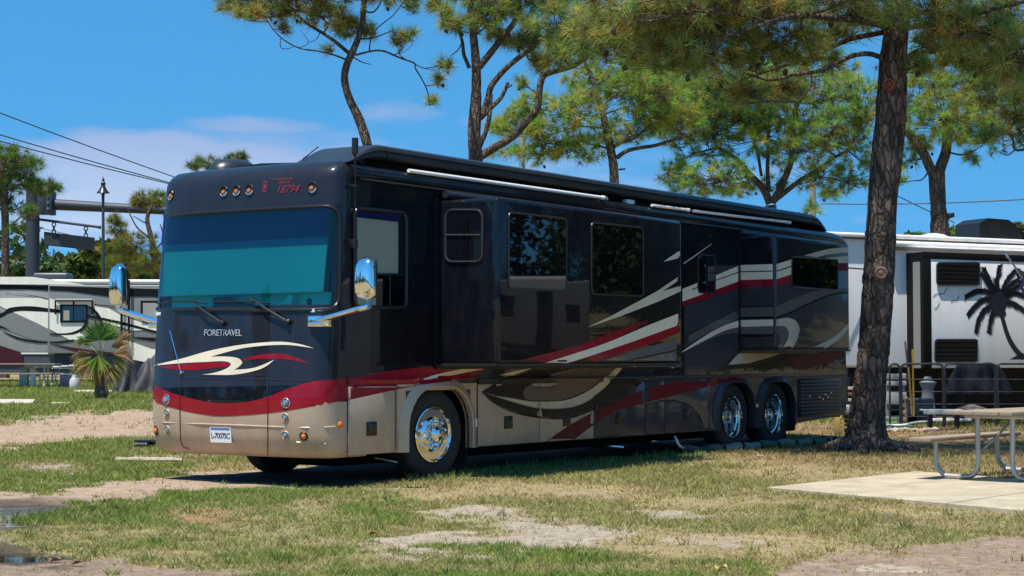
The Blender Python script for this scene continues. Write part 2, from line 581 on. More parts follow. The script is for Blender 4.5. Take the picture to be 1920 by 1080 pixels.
# ================================================================== THE MOTORHOME
CF = Frame((-.8533, 19.9149, 0), math.pi / 2 - .5999)
W = 2.59
coach = thing('motorhome', 'long black and champagne motorhome with red and cream swoosh stripes', 'motorhome', CF.o, CF.ang)
WB, TAG_U = 7.3156, 8.703
UREAR = 11.33
ZSK, ZTOP = .325, 3.28

# ---- front cap: horizontal sections lofted upwards
ROWS = [(0.31, -1.915, 0.05), (0.34, -1.975, 0.02), (0.4, -2.025, 0.0), (0.55, -2.075, 0), (0.74, -2.095, 0), (0.9, -2.105, 0), (1.06, -2.095, 0), (1.13, -2.075, 0), (1.5, -2.055, 0), (1.86, -2.03, 0), (1.92, -2.025, 0), (2.18, -1.995, 0), (2.44, -1.96, 0), (2.7, -1.925, 0), (2.95, -1.89, 0), (3.01, -1.885, 0), (3.14, -1.875, 0), (3.26, -1.86, 0), (3.34, -1.84, 0.008), (3.41, -1.77, 0.035), (3.455, -1.71, 0.08), (3.485, -1.57, 0.15), (3.505, -1.44, 0.25), (3.52, -1.3, 0.4)]
NPH = 40
UC, UB = -1.50, -1.2


def front_pt(w, uf, ins, ph):
    e = 2 / 5.5
    c, s_ = math.cos(ph), math.sin(ph)
    t = math.copysign(abs(c) ** e, c); s2 = abs(s_) ** e
    hw = W / 2 - ins
    uc = max(UC, uf + .22)
    bow = .05 * (1 - t * t)
    return Vector((uc - (uc - uf - .05) * s2 - bow * s2, W / 2 - hw * t, w))


PH = [math.pi * (.5 - .5 * math.cos(math.pi * k / NPH)) * .5 + math.pi * k / NPH * .5 for k in range(NPH + 1)]
loft = []
for w, uf, ins in ROWS:
    r = [Vector((UB, ins, w))] + [front_pt(w, uf, ins, p) for p in PH] + [Vector((UB, W - ins, w))]
    loft.append(r)
NC = len(loft[0])
R_WS0, R_WS1 = 10, 14           # windshield rows
C_WS0, C_WS1 = 6, NC - 7        # windshield columns
cap_up, cap_lo, ws = MB(), MB(), MB()
LV = [p for r in loft for p in r]
fu, fl, fw = [], [], []
for i in range(len(loft) - 1):
    for j in range(NC - 1):
        f = (i * NC + j, i * NC + j + 1, (i + 1) * NC + j + 1, (i + 1) * NC + j)
        if R_WS0 <= i < R_WS1 and C_WS0 <= j < C_WS1: fw.append(f)
        elif ROWS[i][0] < .899: fl.append(f)
        else: fu.append(f)
cap_up.add(LV, fu); cap_lo.add(LV, fl); ws.add(LV, fw)


def prune(mb):
    used = sorted({i for f in mb.F for i in f}); m = {k: n for n, k in enumerate(used)}
    mb.V = [mb.V[k] for k in used]; mb.F = [tuple(m[i] for i in f) for f in mb.F]; return mb


def outward(o):
    """faces of the cap point away from the coach's inside"""
    me = o.data; bm = bmesh.new(); bm.from_mesh(me); bm.normal_update()
    for f in bm.faces:
        if f.normal @ (f.calc_center_median() - Vector((0, W / 2, 1.8))) < 0: f.normal_flip()
    bm.to_mesh(me); bm.free(); return o


cap_top = outward(prune(cap_up).build('front_cap', BROW, coach, angle=.9, fixn=False))
bumper = outward(prune(cap_lo).build('front_bumper', TAN, coach, angle=.9, fixn=False))
windshield = outward(prune(ws).build('windshield', WSGLASS, coach, angle=.9, fixn=False))


# ---- side walls with the wheel arches cut out
def arch(uc, hw, top, r, z0, n=8):
    P = [(uc - hw, z0)]
    for k in range(n + 1):
        a = math.pi - math.pi / 2 * k / n; P.append((uc - hw + r + r * math.cos(a), top - r + r * math.sin(a)))
    for k in range(n + 1):
        a = math.pi / 2 - math.pi / 2 * k / n; P.append((uc + hw - r + r * math.cos(a), top - r + r * math.sin(a)))
    P.append((uc + hw, z0))
    return P


ARCH = [(.03, .60, 1.03, .46), (WB, .575, 1.0, .44), (TAG_U, .575, 1.0, .44)]
ZB = .905


def lower_outline():
    P = [(UB, ZB), (UB, ZSK)]
    for a in ARCH: P += arch(*a, ZSK)
    P += [(9.4, ZSK + .02), (UREAR - .05, .43), (UREAR, .5), (UREAR, ZB)]
    return P


def side_plate(name, poly, v, m, th):
    mb = MB().prism([(u, v, w) for u, w in poly], (0, th, 0))
    return mb.build(name, m, coach, smooth=False)


low = lower_outline()
low_top = [(UB, 1.13)] + low[1:-1] + [(UREAR, 1.13)]
side_lo = side_plate('lower_side_panel', low_top, 0, CHAR, .03)
side_up = side_plate('upper_side_panel', [(UB, 1.13), (UREAR, 1.13), (UREAR, ZTOP), (UB, ZTOP)], 0, BLACK, .03)
side_plate('lower_side_panel', low_top, W - .03, CHAR, .03)
side_plate('upper_side_panel', [(UB, 1.13), (UREAR, 1.13), (UREAR, ZTOP), (UB, ZTOP)], W - .03, BLACK, .03)
MB().box((UREAR, 0, .5), (UREAR + .03, W, ZTOP)).build('rear_wall', CHAR, coach)
MB().box((-.55, 1.0, .13), (6.4, 1.75, .5), .03).build('belly_block', DARK, coach)  # dark boxes added to hide the sunlit ground beyond the coach
MB().box((6.45, .75, .16), (11.0, 1.85, .5), .03).build('belly_block', DARK, coach)
MB().box((.78, .15, .12), (.80, .62, .6)).build('mud_flap', RUBBER, coach)
MB().box((9.35, .15, .10), (9.37, .62, .6)).build('mud_flap', RUBBER, coach)
MB().box((-1.1, .35, .48), (UREAR, W - .35, .54)).box((-1.6, .5, .42), (-1.1, W - .5, .5)).build('underbody', DARK, coach)
wells = MB(); wells2 = MB()
for uc in (.03, WB, TAG_U):
    for v0, v1 in ((.03, .62), (W - .62, W - .03)):
        wells.box((uc - .66, v0 if v0 > 1 else .55, .35), (uc + .66, v1 if v0 > 1 else .62, 1.12)) if False else None
        (wells if v0 < 1 else wells2).box((uc - .68, min(v0, v1), 1.09), (uc + .68, max(v0, v1), 1.12))
for v, ww_ in ((.62, wells), (W - .66, wells2)):
    ww_.box((-.7, v, .3), (.75, v + .04, 1.12)); ww_.box((WB - .7, v, .3), (TAG_U + .7, v + .04, 1.12))
wells.build('wheel_well', DARK, coach)['kind'] = 'stuff'
wells2.build('wheel_well', DARK, coach)['kind'] = 'stuff'
axles = MB()
for u in (0, WB, TAG_U): axles.tube([(u, .35, .5), (u, W - .35, .5)], .07, 10)
axles.box((WB - .3, 1.05, .28), (WB + .3, 1.55, .75), .08)
axles.build('axle', DARK, coach)

# ---- roof with rounded edges and gutter
RSEC = [(0, 3.262), (-.02, 3.275), (-.045, 3.30), (-.050, 3.335), (-.035, 3.38), (.0, 3.42), (.06, 3.445), (.3, 3.47), (W / 2, 3.515)]
RSEC = RSEC + [(W - v, w) for v, w in RSEC[-2::-1]]
stations = [(UB - .32, 1), (UB, 1), (4, 1), (8, 1), (10.6, 1), (10.95, .97), (11.18, .82), (11.31, .55), (11.36, .18)]
mb = MB(); ns = len(RSEC)
for u, k in stations:
    mb.V += [Vector((u, W / 2 + (v - W / 2) * (1 if k > .9 else .985 + .015 * k), 3.262 + (w - 3.262) * k)) for v, w in RSEC]
for i in range(len(stations) - 1):
    for j in range(ns - 1): mb.F.append((i * ns + j, i * ns + j + 1, (i + 1) * ns + j + 1, (i + 1) * ns + j))
mb.F.append(tuple(range(ns))); mb.F.append(tuple((len(stations) - 1) * ns + j for j in range(ns)))
roof = mb.build('roof', BLACK, coach, angle=.7)
MB().tube([(UB - .25, -.052, 3.272), (3, -.052, 3.272), (10.9, -.052, 3.272)], .012, 6).build('rain_gutter', FAIR, coach)

# ---- slide-outs
S1 = dict(u0=0.0, u1=4.2, d=.85, z0=1.285, z1=3.15)
S2 = dict(u0=7.50, u1=10.15, d=.60, z0=1.49, z1=3.185)


def slide(S, m, face_m, label):
    o = MB().box((S['u0'], -S['d'], S['z0']), (S['u1'], .35, S['z1']), .05).build('slide_out', m, coach, angle=.5)
    o['label'] = label
    return o


sl1 = slide(S1, BLACK, BLACK, 'black front slide-out room extended beside the front wheel')
sl2 = slide(S2, CHAR, CHAR, 'slate rear slide-out room extended above the rear wheels')
# edge trim of the slides: flange round the opening
for S, so in ((S1, sl1), (S2, sl2)):
    fl = MB()
    fl.box((S['u0'] - .05, -.022, S['z0'] - .05), (S['u0'] - .002, -.001, S['z1'] + .04))
    fl.box((S['u0'] - .05, -.022, S['z0'] - .05), (S['u1'] + .05, -.001, S['z0'] - .004))
    fl.box((S['u1'] + .002, -.022, S['z0'] - .004), (S['u1'] + .05, -.001, S['z1'] + .04))
    fl.build('flange', BTRIM, so)
    MB().box((S['u0'] - .01, -S['d'] - .012, S['z0'] - .012), (S['u0'] + .02, -.03, S['z0'] + .018)).box(
        (S['u0'] - .01, -S['d'] - .012, S['z0'] - .012), (S['u1'], -S['d'] + .02, S['z0'] + .014)).build('edge_trim', FAIR, so)
MB().tube([(S1['u0'] + .02, -.10, 3.215), (S1['u1'] - .02, -.10, 3.215)], .045, 10).build('slide_topper', FAIR, sl1)
MB().tube([(S2['u0'] - .1, -.08, 3.225), (S2['u1'] + .05, -.08, 3.225)], .035, 10).build('slide_topper', FAIR, sl2)

# ---- bay doors: proud panels with latches
def bay(poly_u, m, latch_px=None, top=1.055, z0=ZSK + .008, label=None):
    u0, u1 = poly_u
    o = MB().box((u0 + .006, -.014, z0), (u1 - .006, -.001, top), .006).build('bay_door', m, coach)
    if latch_px:
        p = CF.hy(*latch_px, -.016)
        l = MB().box((p.x - .085, -.028, p.z - .075), (p.x + .085, -.012, p.z + .075), .015).build('latch', BTRIM, o)
        MB().box((p.x - .06, -.036, p.z - .02), (p.x + .06, -.027, p.z + .045), .006).build('latch_paddle', FAIR, o)
    if label: o['label'] = label
    return o


def uat(px): return CF.hy(px, 780, 0).x


bay((-1.575, -.735), TAN, (696.5, 804), label='champagne bay door ahead of the front wheel')
bay((.79, uat(1010)), TAN, (953, 792))
bay((uat(1010), uat(1112)), TAN, (1062.5, 788))
bay((uat(1112), uat(1208)), CHAR, (1161, 784))
bay((uat(1208), uat(1245)), CHAR)
bay((uat(1245), uat(1330) - .0), CHAR, (1286, 778))


def fender(uc, hw, top, r, outer_dh, m, name='fender', extra=.0, u_lim=None):
    """flared wheel-arch moulding: a swept band round the opening"""
    inn = arch(uc, hw, top, r, ZSK)
    out = arch(uc, hw + outer_dh, top + outer_dh * .8, r + outer_dh * .9, ZSK)
    mb = MB(); n = len(inn)
    prof = [(0.0, .05), (0.0, -.055), (.12, -.062), (.55, -.040), (1.0, -.012), (1.0, .0)]
    for a, b in zip(inn, out):
        for t, v in prof: mb.V.append(Vector((a[0] + (b[0] - a[0]) * t, v, a[1] + (b[1] - a[1]) * t)))
    k = len(prof)
    for i in range(n - 1):
        for j in range(k - 1): mb.F.append((i * k + j, (i + 1) * k + j, (i + 1) * k + j + 1, i * k + j + 1))
    return mb.build(name, m, coach, angle=.5)


MB().box((-.73, -.010, 1.0), (.785, -.001, 1.07)).box((-.73, -.010, ZSK), (-.58, -.001, 1.0)).box((.64, -.010, ZSK), (.785, -.001, 1.0)).build('fender_panel', TAN, coach)
fender(*ARCH[0], .13, TAN)
fender(*ARCH[1], .115, CHAR)
fender(*ARCH[2], .115, CHAR)
o = MB().box((.69, -.03, .56), (.76, -.012, .66), .006).build('mud_flap_badge', WHITE, coach)
o = MB().box((WB + .62, -.03, .62), (WB + .76, -.012, .70), .006).build('mud_flap_badge', ALU, coach)
# belt moulding
MB().box((.8, -.030, 1.085), (UREAR - .03, -.001, 1.125), .008).build('belt_moulding', CHAR, coach)
MB().box((.8, -.020, 1.060), (UREAR - .03, -.001, 1.082)).build('belt_black_strip', BTRIM, coach)  # black line belonging to the moulding
MB().box((-1.45, -.018, 1.115), (.8, -.001, 1.135), .005).build('belt_moulding', RED, coach)
# engine grille at the tail
g0, g1 = 9.50, 11.12
gr = MB().box((g0, -.016, .44), (g1, -.001, 1.045), .01).build('engine_grille', BTRIM, coach)
for k in range(10):
    z = .475 + k * .056
    MB().obox(((g0 + g1) / 2, -.022, z + .012), ((g1 - g0) / 2 - .03, 0, 0), (0, .010, -.012), (0, .003, .006)).build('slat', FAIR, gr)
for k, (du, dz, s_) in enumerate(((-.48, .02, .04), (-.12, 0, .05), (.02, -.03, .05), (.10, .04, .06), (.20, .0, .06), (.34, .07, .05))):
    MB().box(((g0 + g1) / 2 + du, -.04, .73 + dz), ((g0 + g1) / 2 + du + s_, -.033, .755 + dz), .003).build('grille_lettering', CHROME, gr)

# ---- surface finder for films, lamps and fittings
_bv, _bf = [], []
for o in list(coach.children):
    if o.type == 'MESH' and o.name.split('.')[0] in ('front_cap', 'front_bumper', 'windshield', 'lower_side_panel', 'upper_side_panel', 'slide_out', 'bay_door', 'fender', 'fender_panel', 'belt_moulding', 'roof', 'engine_grille'):
        n = len(_bv); _bv += [v.co.copy() for v in o.data.vertices]; _bf += [[i + n for i in p.vertices] for p in o.data.polygons]
BVH = BVHTree.FromPolygons(_bv, _bf)


def surf(px, py):
    d = CF.dir(px, py).normalized(); h = BVH.ray_cast(CF.c, d)
    for dx in range(1, 26):                       # just off the silhouette: step back onto the body
        if h[0] is not None: break
        d = CF.dir(px + (dx if px < 600 else -dx), py).normalized(); h = BVH.ray_cast(CF.c, d)
    if h[0] is None: return None
    n = h[1]
    return h[0], (n if n @ d < 0 else -n)


def film(poly, m, lay=0, step=9, label=None, name='paint_stripe', parent=coach):
    return decal_mesh(name, poly, surf, m, parent, off=.0015 + .0014 * lay, step=step, label=label)


def crop(P, ox, oy, s): return [(ox + x / s, oy + y / s) for x, y in P]


SC2 = smooth_curve


def sm(P, k=5): return [(v.x, v.y) for v in smooth_curve([(p[0], p[1], 0) for p in P], k, True)]


def seg(*parts):
    """outline from several open splines joined at sharp corners"""
    out = []
    for P in parts:
        out += [(v.x, v.y) for v in (smooth_curve([(a, b, 0) for a, b in P], 6) if len(P) > 2 else [Vector((a, b, 0)) for a, b in P])]
    return out


# front: red smile, cream hook
cF = lambda P: crop(P, 260, 580, 3.176)
RT = [(279.0, 714.5), (307, 731), (339, 742), (386, 753), (424, 756), (465, 753), (502, 744), (543, 728), (584, 714)]
RBm = [(650, 750), (575, 764), (502, 775), (424, 780.5), (386, 778), (339, 769), (279.0, 751)]
film(seg([(278.5, 714.5), (307, 731), (339, 742), (386, 753), (424, 756), (465, 753), (502, 744), (543, 728), (584, 716), (620, 712), (651, 711)], RBm), RED, 1, label='wide crimson smile band across the nose')
film(seg([(302, 727), (560, 722)], [(543, 729), (502, 745), (465, 754), (424, 757), (386, 754), (339, 743), (302, 729)]), BLACK, 0)
film(seg(cF([(75, 335), (250, 295), (430, 245), (620, 210), (820, 193), (950, 205), (1045, 232)]), cF([(1045, 232), (900, 213), (750, 216), (600, 236), (430, 282)]),
         cF([(430, 282), (520, 281), (590, 290), (618, 315), (600, 340), (570, 360)]), cF([(570, 360), (690, 348), (810, 300)]), cF([(810, 300), (740, 350), (620, 382), (500, 392), (370, 390)]),
         cF([(370, 390), (450, 378), (520, 355), (550, 330), (540, 316), (500, 309), (400, 313), (250, 321), (75, 337)])), CREAM, 2, step=6, label='cream hooked swoosh on the black nose')
film(seg(cF([(615, 300), (700, 274), (830, 264), (930, 285), (1022, 326)]), cF([(1022, 326), (900, 301), (760, 294), (620, 305)])), RED, 1, step=6)
film(seg(cF([(120, 344), (250, 327), (400, 317), (520, 313)]), cF([(545, 320), (535, 338), (480, 346), (300, 362), (130, 348)])), RED, 1, step=6)
# side: red sweep running back from the nose
film(seg([(649, 711), (680, 703), (712, 698), (760, 692), (816, 687.5), (870, 685), (938, 684)], [(938, 684), (915, 690), (894, 703)], [(894, 703), (860, 712), (822, 717.5), (780, 723), (741, 731), (690, 742), (649, 751)]), RED, 1, step=8, label='crimson sweep behind the front corner')
film(seg([(741, 717), (780, 711), (806, 705), (845, 696), (881, 690), (922, 688.5)], [(922, 689), (880, 697), (824, 708), (780, 714), (741, 718)]), CREAM, 2, step=6)
cA = lambda P: crop(P, 900, 640, 4.8)
film(seg(cA([(170, 305), (300, 270), (440, 245)]), cA([(480, 250), (330, 306)])), CREAM2, 2, step=8)
film(seg(cA([(18, 455), (120, 395), (200, 348), (330, 300), (480, 250)]), cA([(840, 250), (660, 300), (520, 345), (430, 395), (385, 460), (390, 495), (420, 528)]), cA([(420, 528), (300, 515), (130, 485)])), DGREY, 1, step=8)
film(seg(cA([(820, 250), (660, 306), (520, 350), (440, 395), (390, 460), (395, 495), (430, 540)]), cA([(530, 545), (760, 535), (960, 455), (1085, 365), (1225, 240)])), BROWN, 1, step=8)
film(seg(cA([(130, 487), (300, 515), (415, 535), (530, 542), (760, 530), (960, 450), (1080, 362), (1150, 300), (1222, 238)]), cA([(1276, 238), (1200, 330), (1080, 450), (920, 555), (740, 597), (530, 595), (400, 570), (250, 525), (130, 489)])), CREAM2, 3, step=8, label='pale gold crescent under the black swoosh')
film(seg(cA([(18, 455), (110, 540), (250, 615), (430, 665), (640, 690), (800, 683), (950, 635), (1150, 545), (1350, 430), (1500, 320), (1635, 240)]), cA([(1300, 240), (1200, 340), (1080, 460), (920, 565), (740, 605), (530, 603), (400, 578), (250, 533), (18, 455)])), DGREY, 1, step=8)
film(ribbon([(v.x, v.y) for v in smooth_curve([(a, b, 0) for a, b in cA([(18, 455), (110, 540), (250, 618), (430, 668), (640, 692), (800, 686), (950, 638), (1150, 548), (1350, 433), (1500, 323), (1635, 240)])], 5)], 2.5, 6), BLACK, 3, step=6, name='pinstripe')
film(ribbon(cA([(18, 455), (120, 393), (200, 346), (330, 298), (480, 248)]), 2.6), BLACK, 3, step=6, name='pinstripe')
film(ribbon([(v.x, v.y) for v in smooth_curve([(a, b, 0) for a, b in cA([(130, 484), (300, 511), (415, 531), (530, 538), (760, 526), (960, 446), (1080, 358), (1218, 236)])], 5)], 2.4), BLACK, 4, step=6, name='pinstripe')
film(ribbon([(v.x, v.y) for v in smooth_curve([(a, b, 0) for a, b in cA([(420, 528), (390, 495), (385, 460), (430, 395), (520, 345), (660, 300), (840, 250)])], 5)], 1.6, 5), BLACK, 4, step=6, name='pinstripe')
# lower crimson sweep and grey arc ahead of the rear wheels
film(seg([(1021, 829), (1067, 798), (1108, 775), (1160, 750), (1212, 729.6), (1262, 717), (1300, 711), (1350, 706.5), (1396, 705)], [(1396, 709), (1340, 722), (1300, 732), (1244, 746), (1202, 757), (1150, 773), (1108, 800), (1074, 826)]), MAROON, 2, step=8, label='dark crimson sweep rising to the rear wheels')
film(seg([(1202, 759), (1244, 751), (1270, 752), (1295, 762), (1312, 782), (1324, 810)], [(1339, 809), (1335, 786), (1325, 768), (1308, 751), (1280, 742), (1244, 746), (1202, 757.5)]), BROWN, 2, step=8)
film(ribbon([(v.x, v.y) for v in smooth_curve([(1202, 759, 0), (1244, 751, 0), (1270, 752, 0), (1295, 762, 0), (1312, 782, 0), (1324, 810, 0)], 5)], 1.6), BLACK, 3, step=6, name='pinstripe')
# front slide face
film([(1083, 690), (1187, 660), (1278.5, 631), (1278.5, 688), (1083, 688)], GREY, 0, step=10)
film([(905, 687), (950, 682), (1083, 648), (1150, 622), (1214, 600), (1214, 603), (1150, 638), (1083, 662), (996, 687)], RED, 1, step=10)
film(seg([(996, 688), (1083, 661), (1144, 640), (1210, 612), (1278.7, 585)], [(1278.7, 607), (1187, 640), (1113, 665), (1040, 688)]), CREAM, 2, step=10, label='broad cream stripe rising along the front slide-out')
film(seg([(1040, 688), (1113, 665), (1187, 640), (1278.7, 607)], [(1278.7, 621), (1230, 641), (1160, 665), (1083, 688)]), RED, 1, step=10)
film(ribbon([(1105, 688), (1160, 680), (1275, 655)], 2.2), BLACK, 2, step=10, name='pinstripe')
film([(1101, 614), (1150, 590), (1230, 547), (1279, 514), (1279, 521), (1242, 546), (1279, 535), (1279, 545), (1230, 567), (1160, 594)], CREAM2, 1, step=9, label='pale forked blade on the front slide-out')
film([(1243, 491), (1279.5, 466), (1279.5, 482.5)], CREAM2, 1, step=9)
# body wall between the slides
cB = lambda P: crop(P, 1230, 440, 4.907)
film(cB([(250, 262), (510, 82), (512, 86), (330, 220), (254, 270)]), CREAM2, 1, step=8)
film(cB([(242, 500), (780, 278), (780, 330), (780, 422), (242, 615)]), CREAM, 1, step=8)
film(ribbon(cB([(330, 505), (545, 420), (780, 338)]), 1.8), BLACK, 3, step=8, name='pinstripe')
film(cB([(242, 617), (780, 423), (780, 490), (242, 655)]), RED, 2, step=8)
film(cB([(300, 915), (775, 672), (775, 760), (500, 890), (300, 1000)]), GREY, 1, step=8)
film(ribbon(cB([(255, 945), (500, 815), (775, 670)]), 1.6), BLACK, 2, step=8, name='pinstripe')
film(seg(cB([(225, 1085), (360, 990), (500, 900), (640, 830), (776, 785)]), cB([(776, 848), (640, 880), (450, 970), (330, 1035), (235, 1085)])), CREAM, 2, step=8)
film(seg(cB([(330, 1040), (450, 975), (640, 885), (776, 850)]), cB([(776, 908), (700, 905), (560, 935), (420, 1000)])), BROWN, 1, step=8)
film([(1257, 690), (1278, 668), (1278, 676), (1264, 690)], CREAM2, 1, step=8)
# rear slide: front end and side
film([(1388.3, 443), (1456.6, 445), (1456.6, 496), (1388.3, 498)], BLACK, 0, step=9)
film([(1457.4, 446), (1592.5, 459), (1592.5, 466), (1550, 470), (1507, 482), (1500, 484), (1457.4, 497)], BLACK, 0, step=9)
film([(1283, 574), (1388, 540), (1388, 662), (1342, 697), (1283, 703)], CHAR, 0, step=9)
film([(1388.3, 497), (1456.6, 495), (1456.6, 523), (1388.3, 525)], CREAM, 1, step=8)
film([(1457.4, 495), (1500, 481), (1500, 509), (1457.4, 523)], CREAM, 1, step=8)
film(ribbon([(1388.3, 509.5), (1456.4, 508)], 2), BLACK, 2, step=8, name='pinstripe')
film(ribbon([(1457.6, 508), (1500, 494)], 2), BLACK, 2, step=8, name='pinstripe')
film([(1388.3, 525.4), (1456.6, 523.4), (1456.6, 537), (1388.3, 539)], RED, 1, step=8)
film([(1457.4, 523.4), (1500, 509.4), (1500, 524), (1457.4, 537)], RED, 1, step=8)
film([(1388.3, 576), (1456.6, 574.5), (1456.6, 593), (1388.3, 594.5)], GREY, 1, step=8)
film(seg([(1457.4, 574.5), (1479, 564), (1520, 548), (1560, 542), (1592.5, 541)], [(1592.5, 548), (1560, 551), (1520, 566), (1480, 585), (1457.4, 593)]), GREY, 1, step=8)
film(ribbon([(1388.3, 575.5), (1456.6, 574), ], 1.6), BLACK, 2, step=8, name='pinstripe')
film(ribbon([(1388.3, 596.5), (1456.6, 595)], 3.5), BLACK, 2, step=8, name='pinstripe')
film(ribbon([(v.x, v.y) for v in smooth_curve([(1457.4, 595, 0), (1480, 587, 0), (1520, 568, 0), (1560, 552, 0), (1592.5, 549, 0)], 5)], 3.2), BLACK, 3, step=8, name='pinstripe')
film(cB([(778, 786), (1111, 780), (1111, 840), (778, 848)]), CREAM, 2, step=8)
film(seg(cB([(1116, 780), (1180, 768), (1230, 768), (1290, 800), (1318, 870), (1290, 980), (1245, 1060)]), cB([(1150, 1060), (1210, 960), (1215, 890), (1180, 845), (1116, 840)])), CREAM2, 2, step=7, label='pale looped stripe on the rear slide-out')
film(cB([(778, 850), (1111, 842), (1111, 914), (778, 914)]), GREY, 1, step=8)
film(seg(cB([(1116, 842), (1178, 848), (1210, 890), (1205, 960), (1140, 1060)]), cB([(1112, 1060), (1140, 985), (1132, 935), (1116, 915)])), GREY, 1, step=7)
film(cB([(778, 918), (1111, 918), (1111, 940), (778, 940)]), BLACK, 2, step=8)
cC = lambda P: crop(P, 1400, 400, 6)
film(seg(cC([(640, 475), (900, 405), (1050, 388), (1157, 380)]), cC([(1157, 440), (1050, 446), (900, 466), (790, 495)])), CREAM2, 1, step=7)
film(cC([(890, 500), (1157, 478), (1157, 555), (1000, 560)]), CREAM2, 1, step=7)
film(cC([(1000, 565), (1157, 560), (1157, 645), (1000, 645)]), MAROON, 1, step=7)
film(seg([(1512, 656), (1560, 634), (1593, 604)], [(1593, 612), (1572, 637), (1543, 656)]), CREAM2, 1, step=7)
film(seg([(1389, 659), (1376, 672), (1365, 684)], [(1404, 681), (1449, 668), (1466, 660)]), CREAM2, 1, step=7)
film(seg([(1386, 660), (1342, 696)], [(1389, 691), (1449, 675), (1475, 660), (1466, 660), (1449, 669), (1404, 682), (1365, 685)]), DGREY, 1, step=7)
film(seg([(1500, 695), (1558, 679), (1584, 661)], [(1520, 661), (1470, 672)]), MAROON, 1, step=8)

# ---- seams
def seam(P, w=1.2, lay=5, step=8, m=SEAM): film(ribbon(P, w), m, lay, step, name='panel_seam')


seam([(338, 709), (338, 770), (339, 826), (344, 837), (356, 842)])
seam([(502.5, 712), (502.5, 780), (502.5, 854)])
seam([(338, 708), (420, 709.5), (502.5, 711), (584, 713)], 1.6)
seam([(652, 700), (651, 780), (651, 856)])
seam([(741, 731), (741, 790), (741, 850)])
seam([(894, 706), (894, 770), (893, 836)])
seam([(376, 703), (440, 704), (500, 702)], 1.2)
# bumper crease
cr = [surf(*p) for p in ((281, 790), (310, 792.5), (380, 795), (449, 797.5), (520, 800.5), (575, 802), (612, 801), (628, 800))]
MB().tube([h[0] + h[1] * .001 for h in cr if h], .011, 6).build('bumper_crease', TAN, coach)


# ---- lamps
def lamp(px, py, r, kind, lens, ring, dome=.4, depth=.02):
    h = surf(px, py)
    p, n = h
    R = r / FPX * (CF.c - p).length
    o = MB().lathe([(R * 1.22, -.002), (R * 1.24, .004), (R * 1.12, .010), (R, .006), (R * .94, -.004)], p, n, 20, cap=False).build(kind, ring, coach)
    MB().lathe([(R * 1.0, .0035), (R * .80, .0045)], p, n, 20, cap=False).build('lamp_recess', DARK if kind != 'turn_signal' else BTRIM, o)
    R *= .84
    MB().lathe([(R * .97, .003), (R * .92, .006 + R * dome * .25), (R * .6, .008 + R * dome * .55), (R * .25, .009 + R * dome * .7), (0.0005, .009 + R * dome * .72)], p, n, 20).build('lens', lens, o)
    MB().lathe([(R * .42, 0), (R * .36, .010), (.0005, .013)], p + n * (.007 + R * dome * .6), n, 12).build('bulb', CHROME if lens is LENS else lens, o)
    return o


for px, py in ((312, 749), (535.5, 755.5)): lamp(px, py, 8.0, 'headlight', LENS, CHROME)
for px, py in ((313, 774.6), (535, 783), (313.5, 806), (535, 816)): lamp(px, py, 6.6, 'fog_light', LENS, TAN)
for px, py in ((292.5, 807), (569.5, 818)): lamp(px, py, 7.2, 'turn_signal', AMBER, BTRIM)
for px, py in ((320.5, 366), (420, 359), (444, 357.5), (468, 356), (585.5, 351.5)):
    h = surf(px, py); p, n = h; R = .052
    o = MB().lathe([(R * 1.1, -.004), (R * 1.18, .006), (R * 1.05, .014), (R * .9, .006)], p, n, 20, cap=False).build('marker_light', BTRIM, coach)
    t = n.cross(Vector((0, 0, 1))).normalized(); t = t if t @ CF.dir(1400, 540) > 0 else -t
    MB().lathe([(R * 1.0, .0), (R * .98, .003), (.0005, .0035)], p, n, 18).build('lamp_recess', DARK, o)
    MB().lathe([(R * .52, .003), (R * .46, .012), (R * .25, .018), (.0005, .020)], p + Vector((0, 0, -.010)) + t * .010, n, 16).build('lens', mat('smoked_amber', (.42, .13, .035), .2, coat=.4), o)
    t = n.cross(Vector((0, 0, 1))).normalized(); up = t.cross(n)
    up = up if up.z > 0 else -up
    MB().tube([p + n * .012 + (t * math.cos(a) + up * math.sin(a)) * R * 1.02 for a in [math.radians(d) for d in range(190, 290, 12)]], .009, 6).build('chrome_lip', CHROME, o)
h = surf(638, 796.6)
MB().lathe([(.036, 0), (.033, .013), (.016, .02), (.0005, .021)], h[0], h[1], 16).build('side_marker', AMBER, coach)
for a, b in ((( 556, 829), (611, 832)), ((283, 816), (297, 818))):
    h0, h1 = surf(*a), surf(*b)
    mb = MB().tube([h0[0] + h0[1] * .004, (h0[0] + h1[0]) / 2 + h0[1] * .01, h1[0] + h1[1] * .002], [.012, .016, .006], 6); mb.build('lamp_ledge', TAN, coach)

# ---- licence plate
hs = [surf(*p) for p in ((394, 801.5), (434, 802.5), (437, 829), (397, 828))]
pc = sum((h[0] for h in hs), Vector()) / 4; pn = hs[0][1]
px_ = (hs[1][0] - hs[0][0]).normalized(); pz_ = pn.cross(px_).normalized(); pz_ = pz_ if pz_.z > 0 else -pz_
pl = MB().obox(pc + pn * .012, px_ * .155, pn * .004, pz_ * .082).build('licence_plate', mat('plate_white', (.72, .74, .76), .4), coach)


def facing(p, x, z, n):
    return Matrix(((x.x, z.x, n.x, p.x), (x.y, z.y, n.y, p.y), (x.z, z.z, n.z, p.z), (0, 0, 0, 1)))


MB().obox(pc + pn * .0165 + pz_ * .066, px_ * .14, pn * .0006, pz_ * .013).build('plate_header', mat('plate_blue', (.09, .17, .36), .5), pl)
text_mesh('L-7007SC', .085, mat('plate_ink', (.03, .035, .04), .6), 'plate_number', pl, facing(pc + pn * .0168 - pz_ * .01, px_, pz_, pn), spacing=.82)

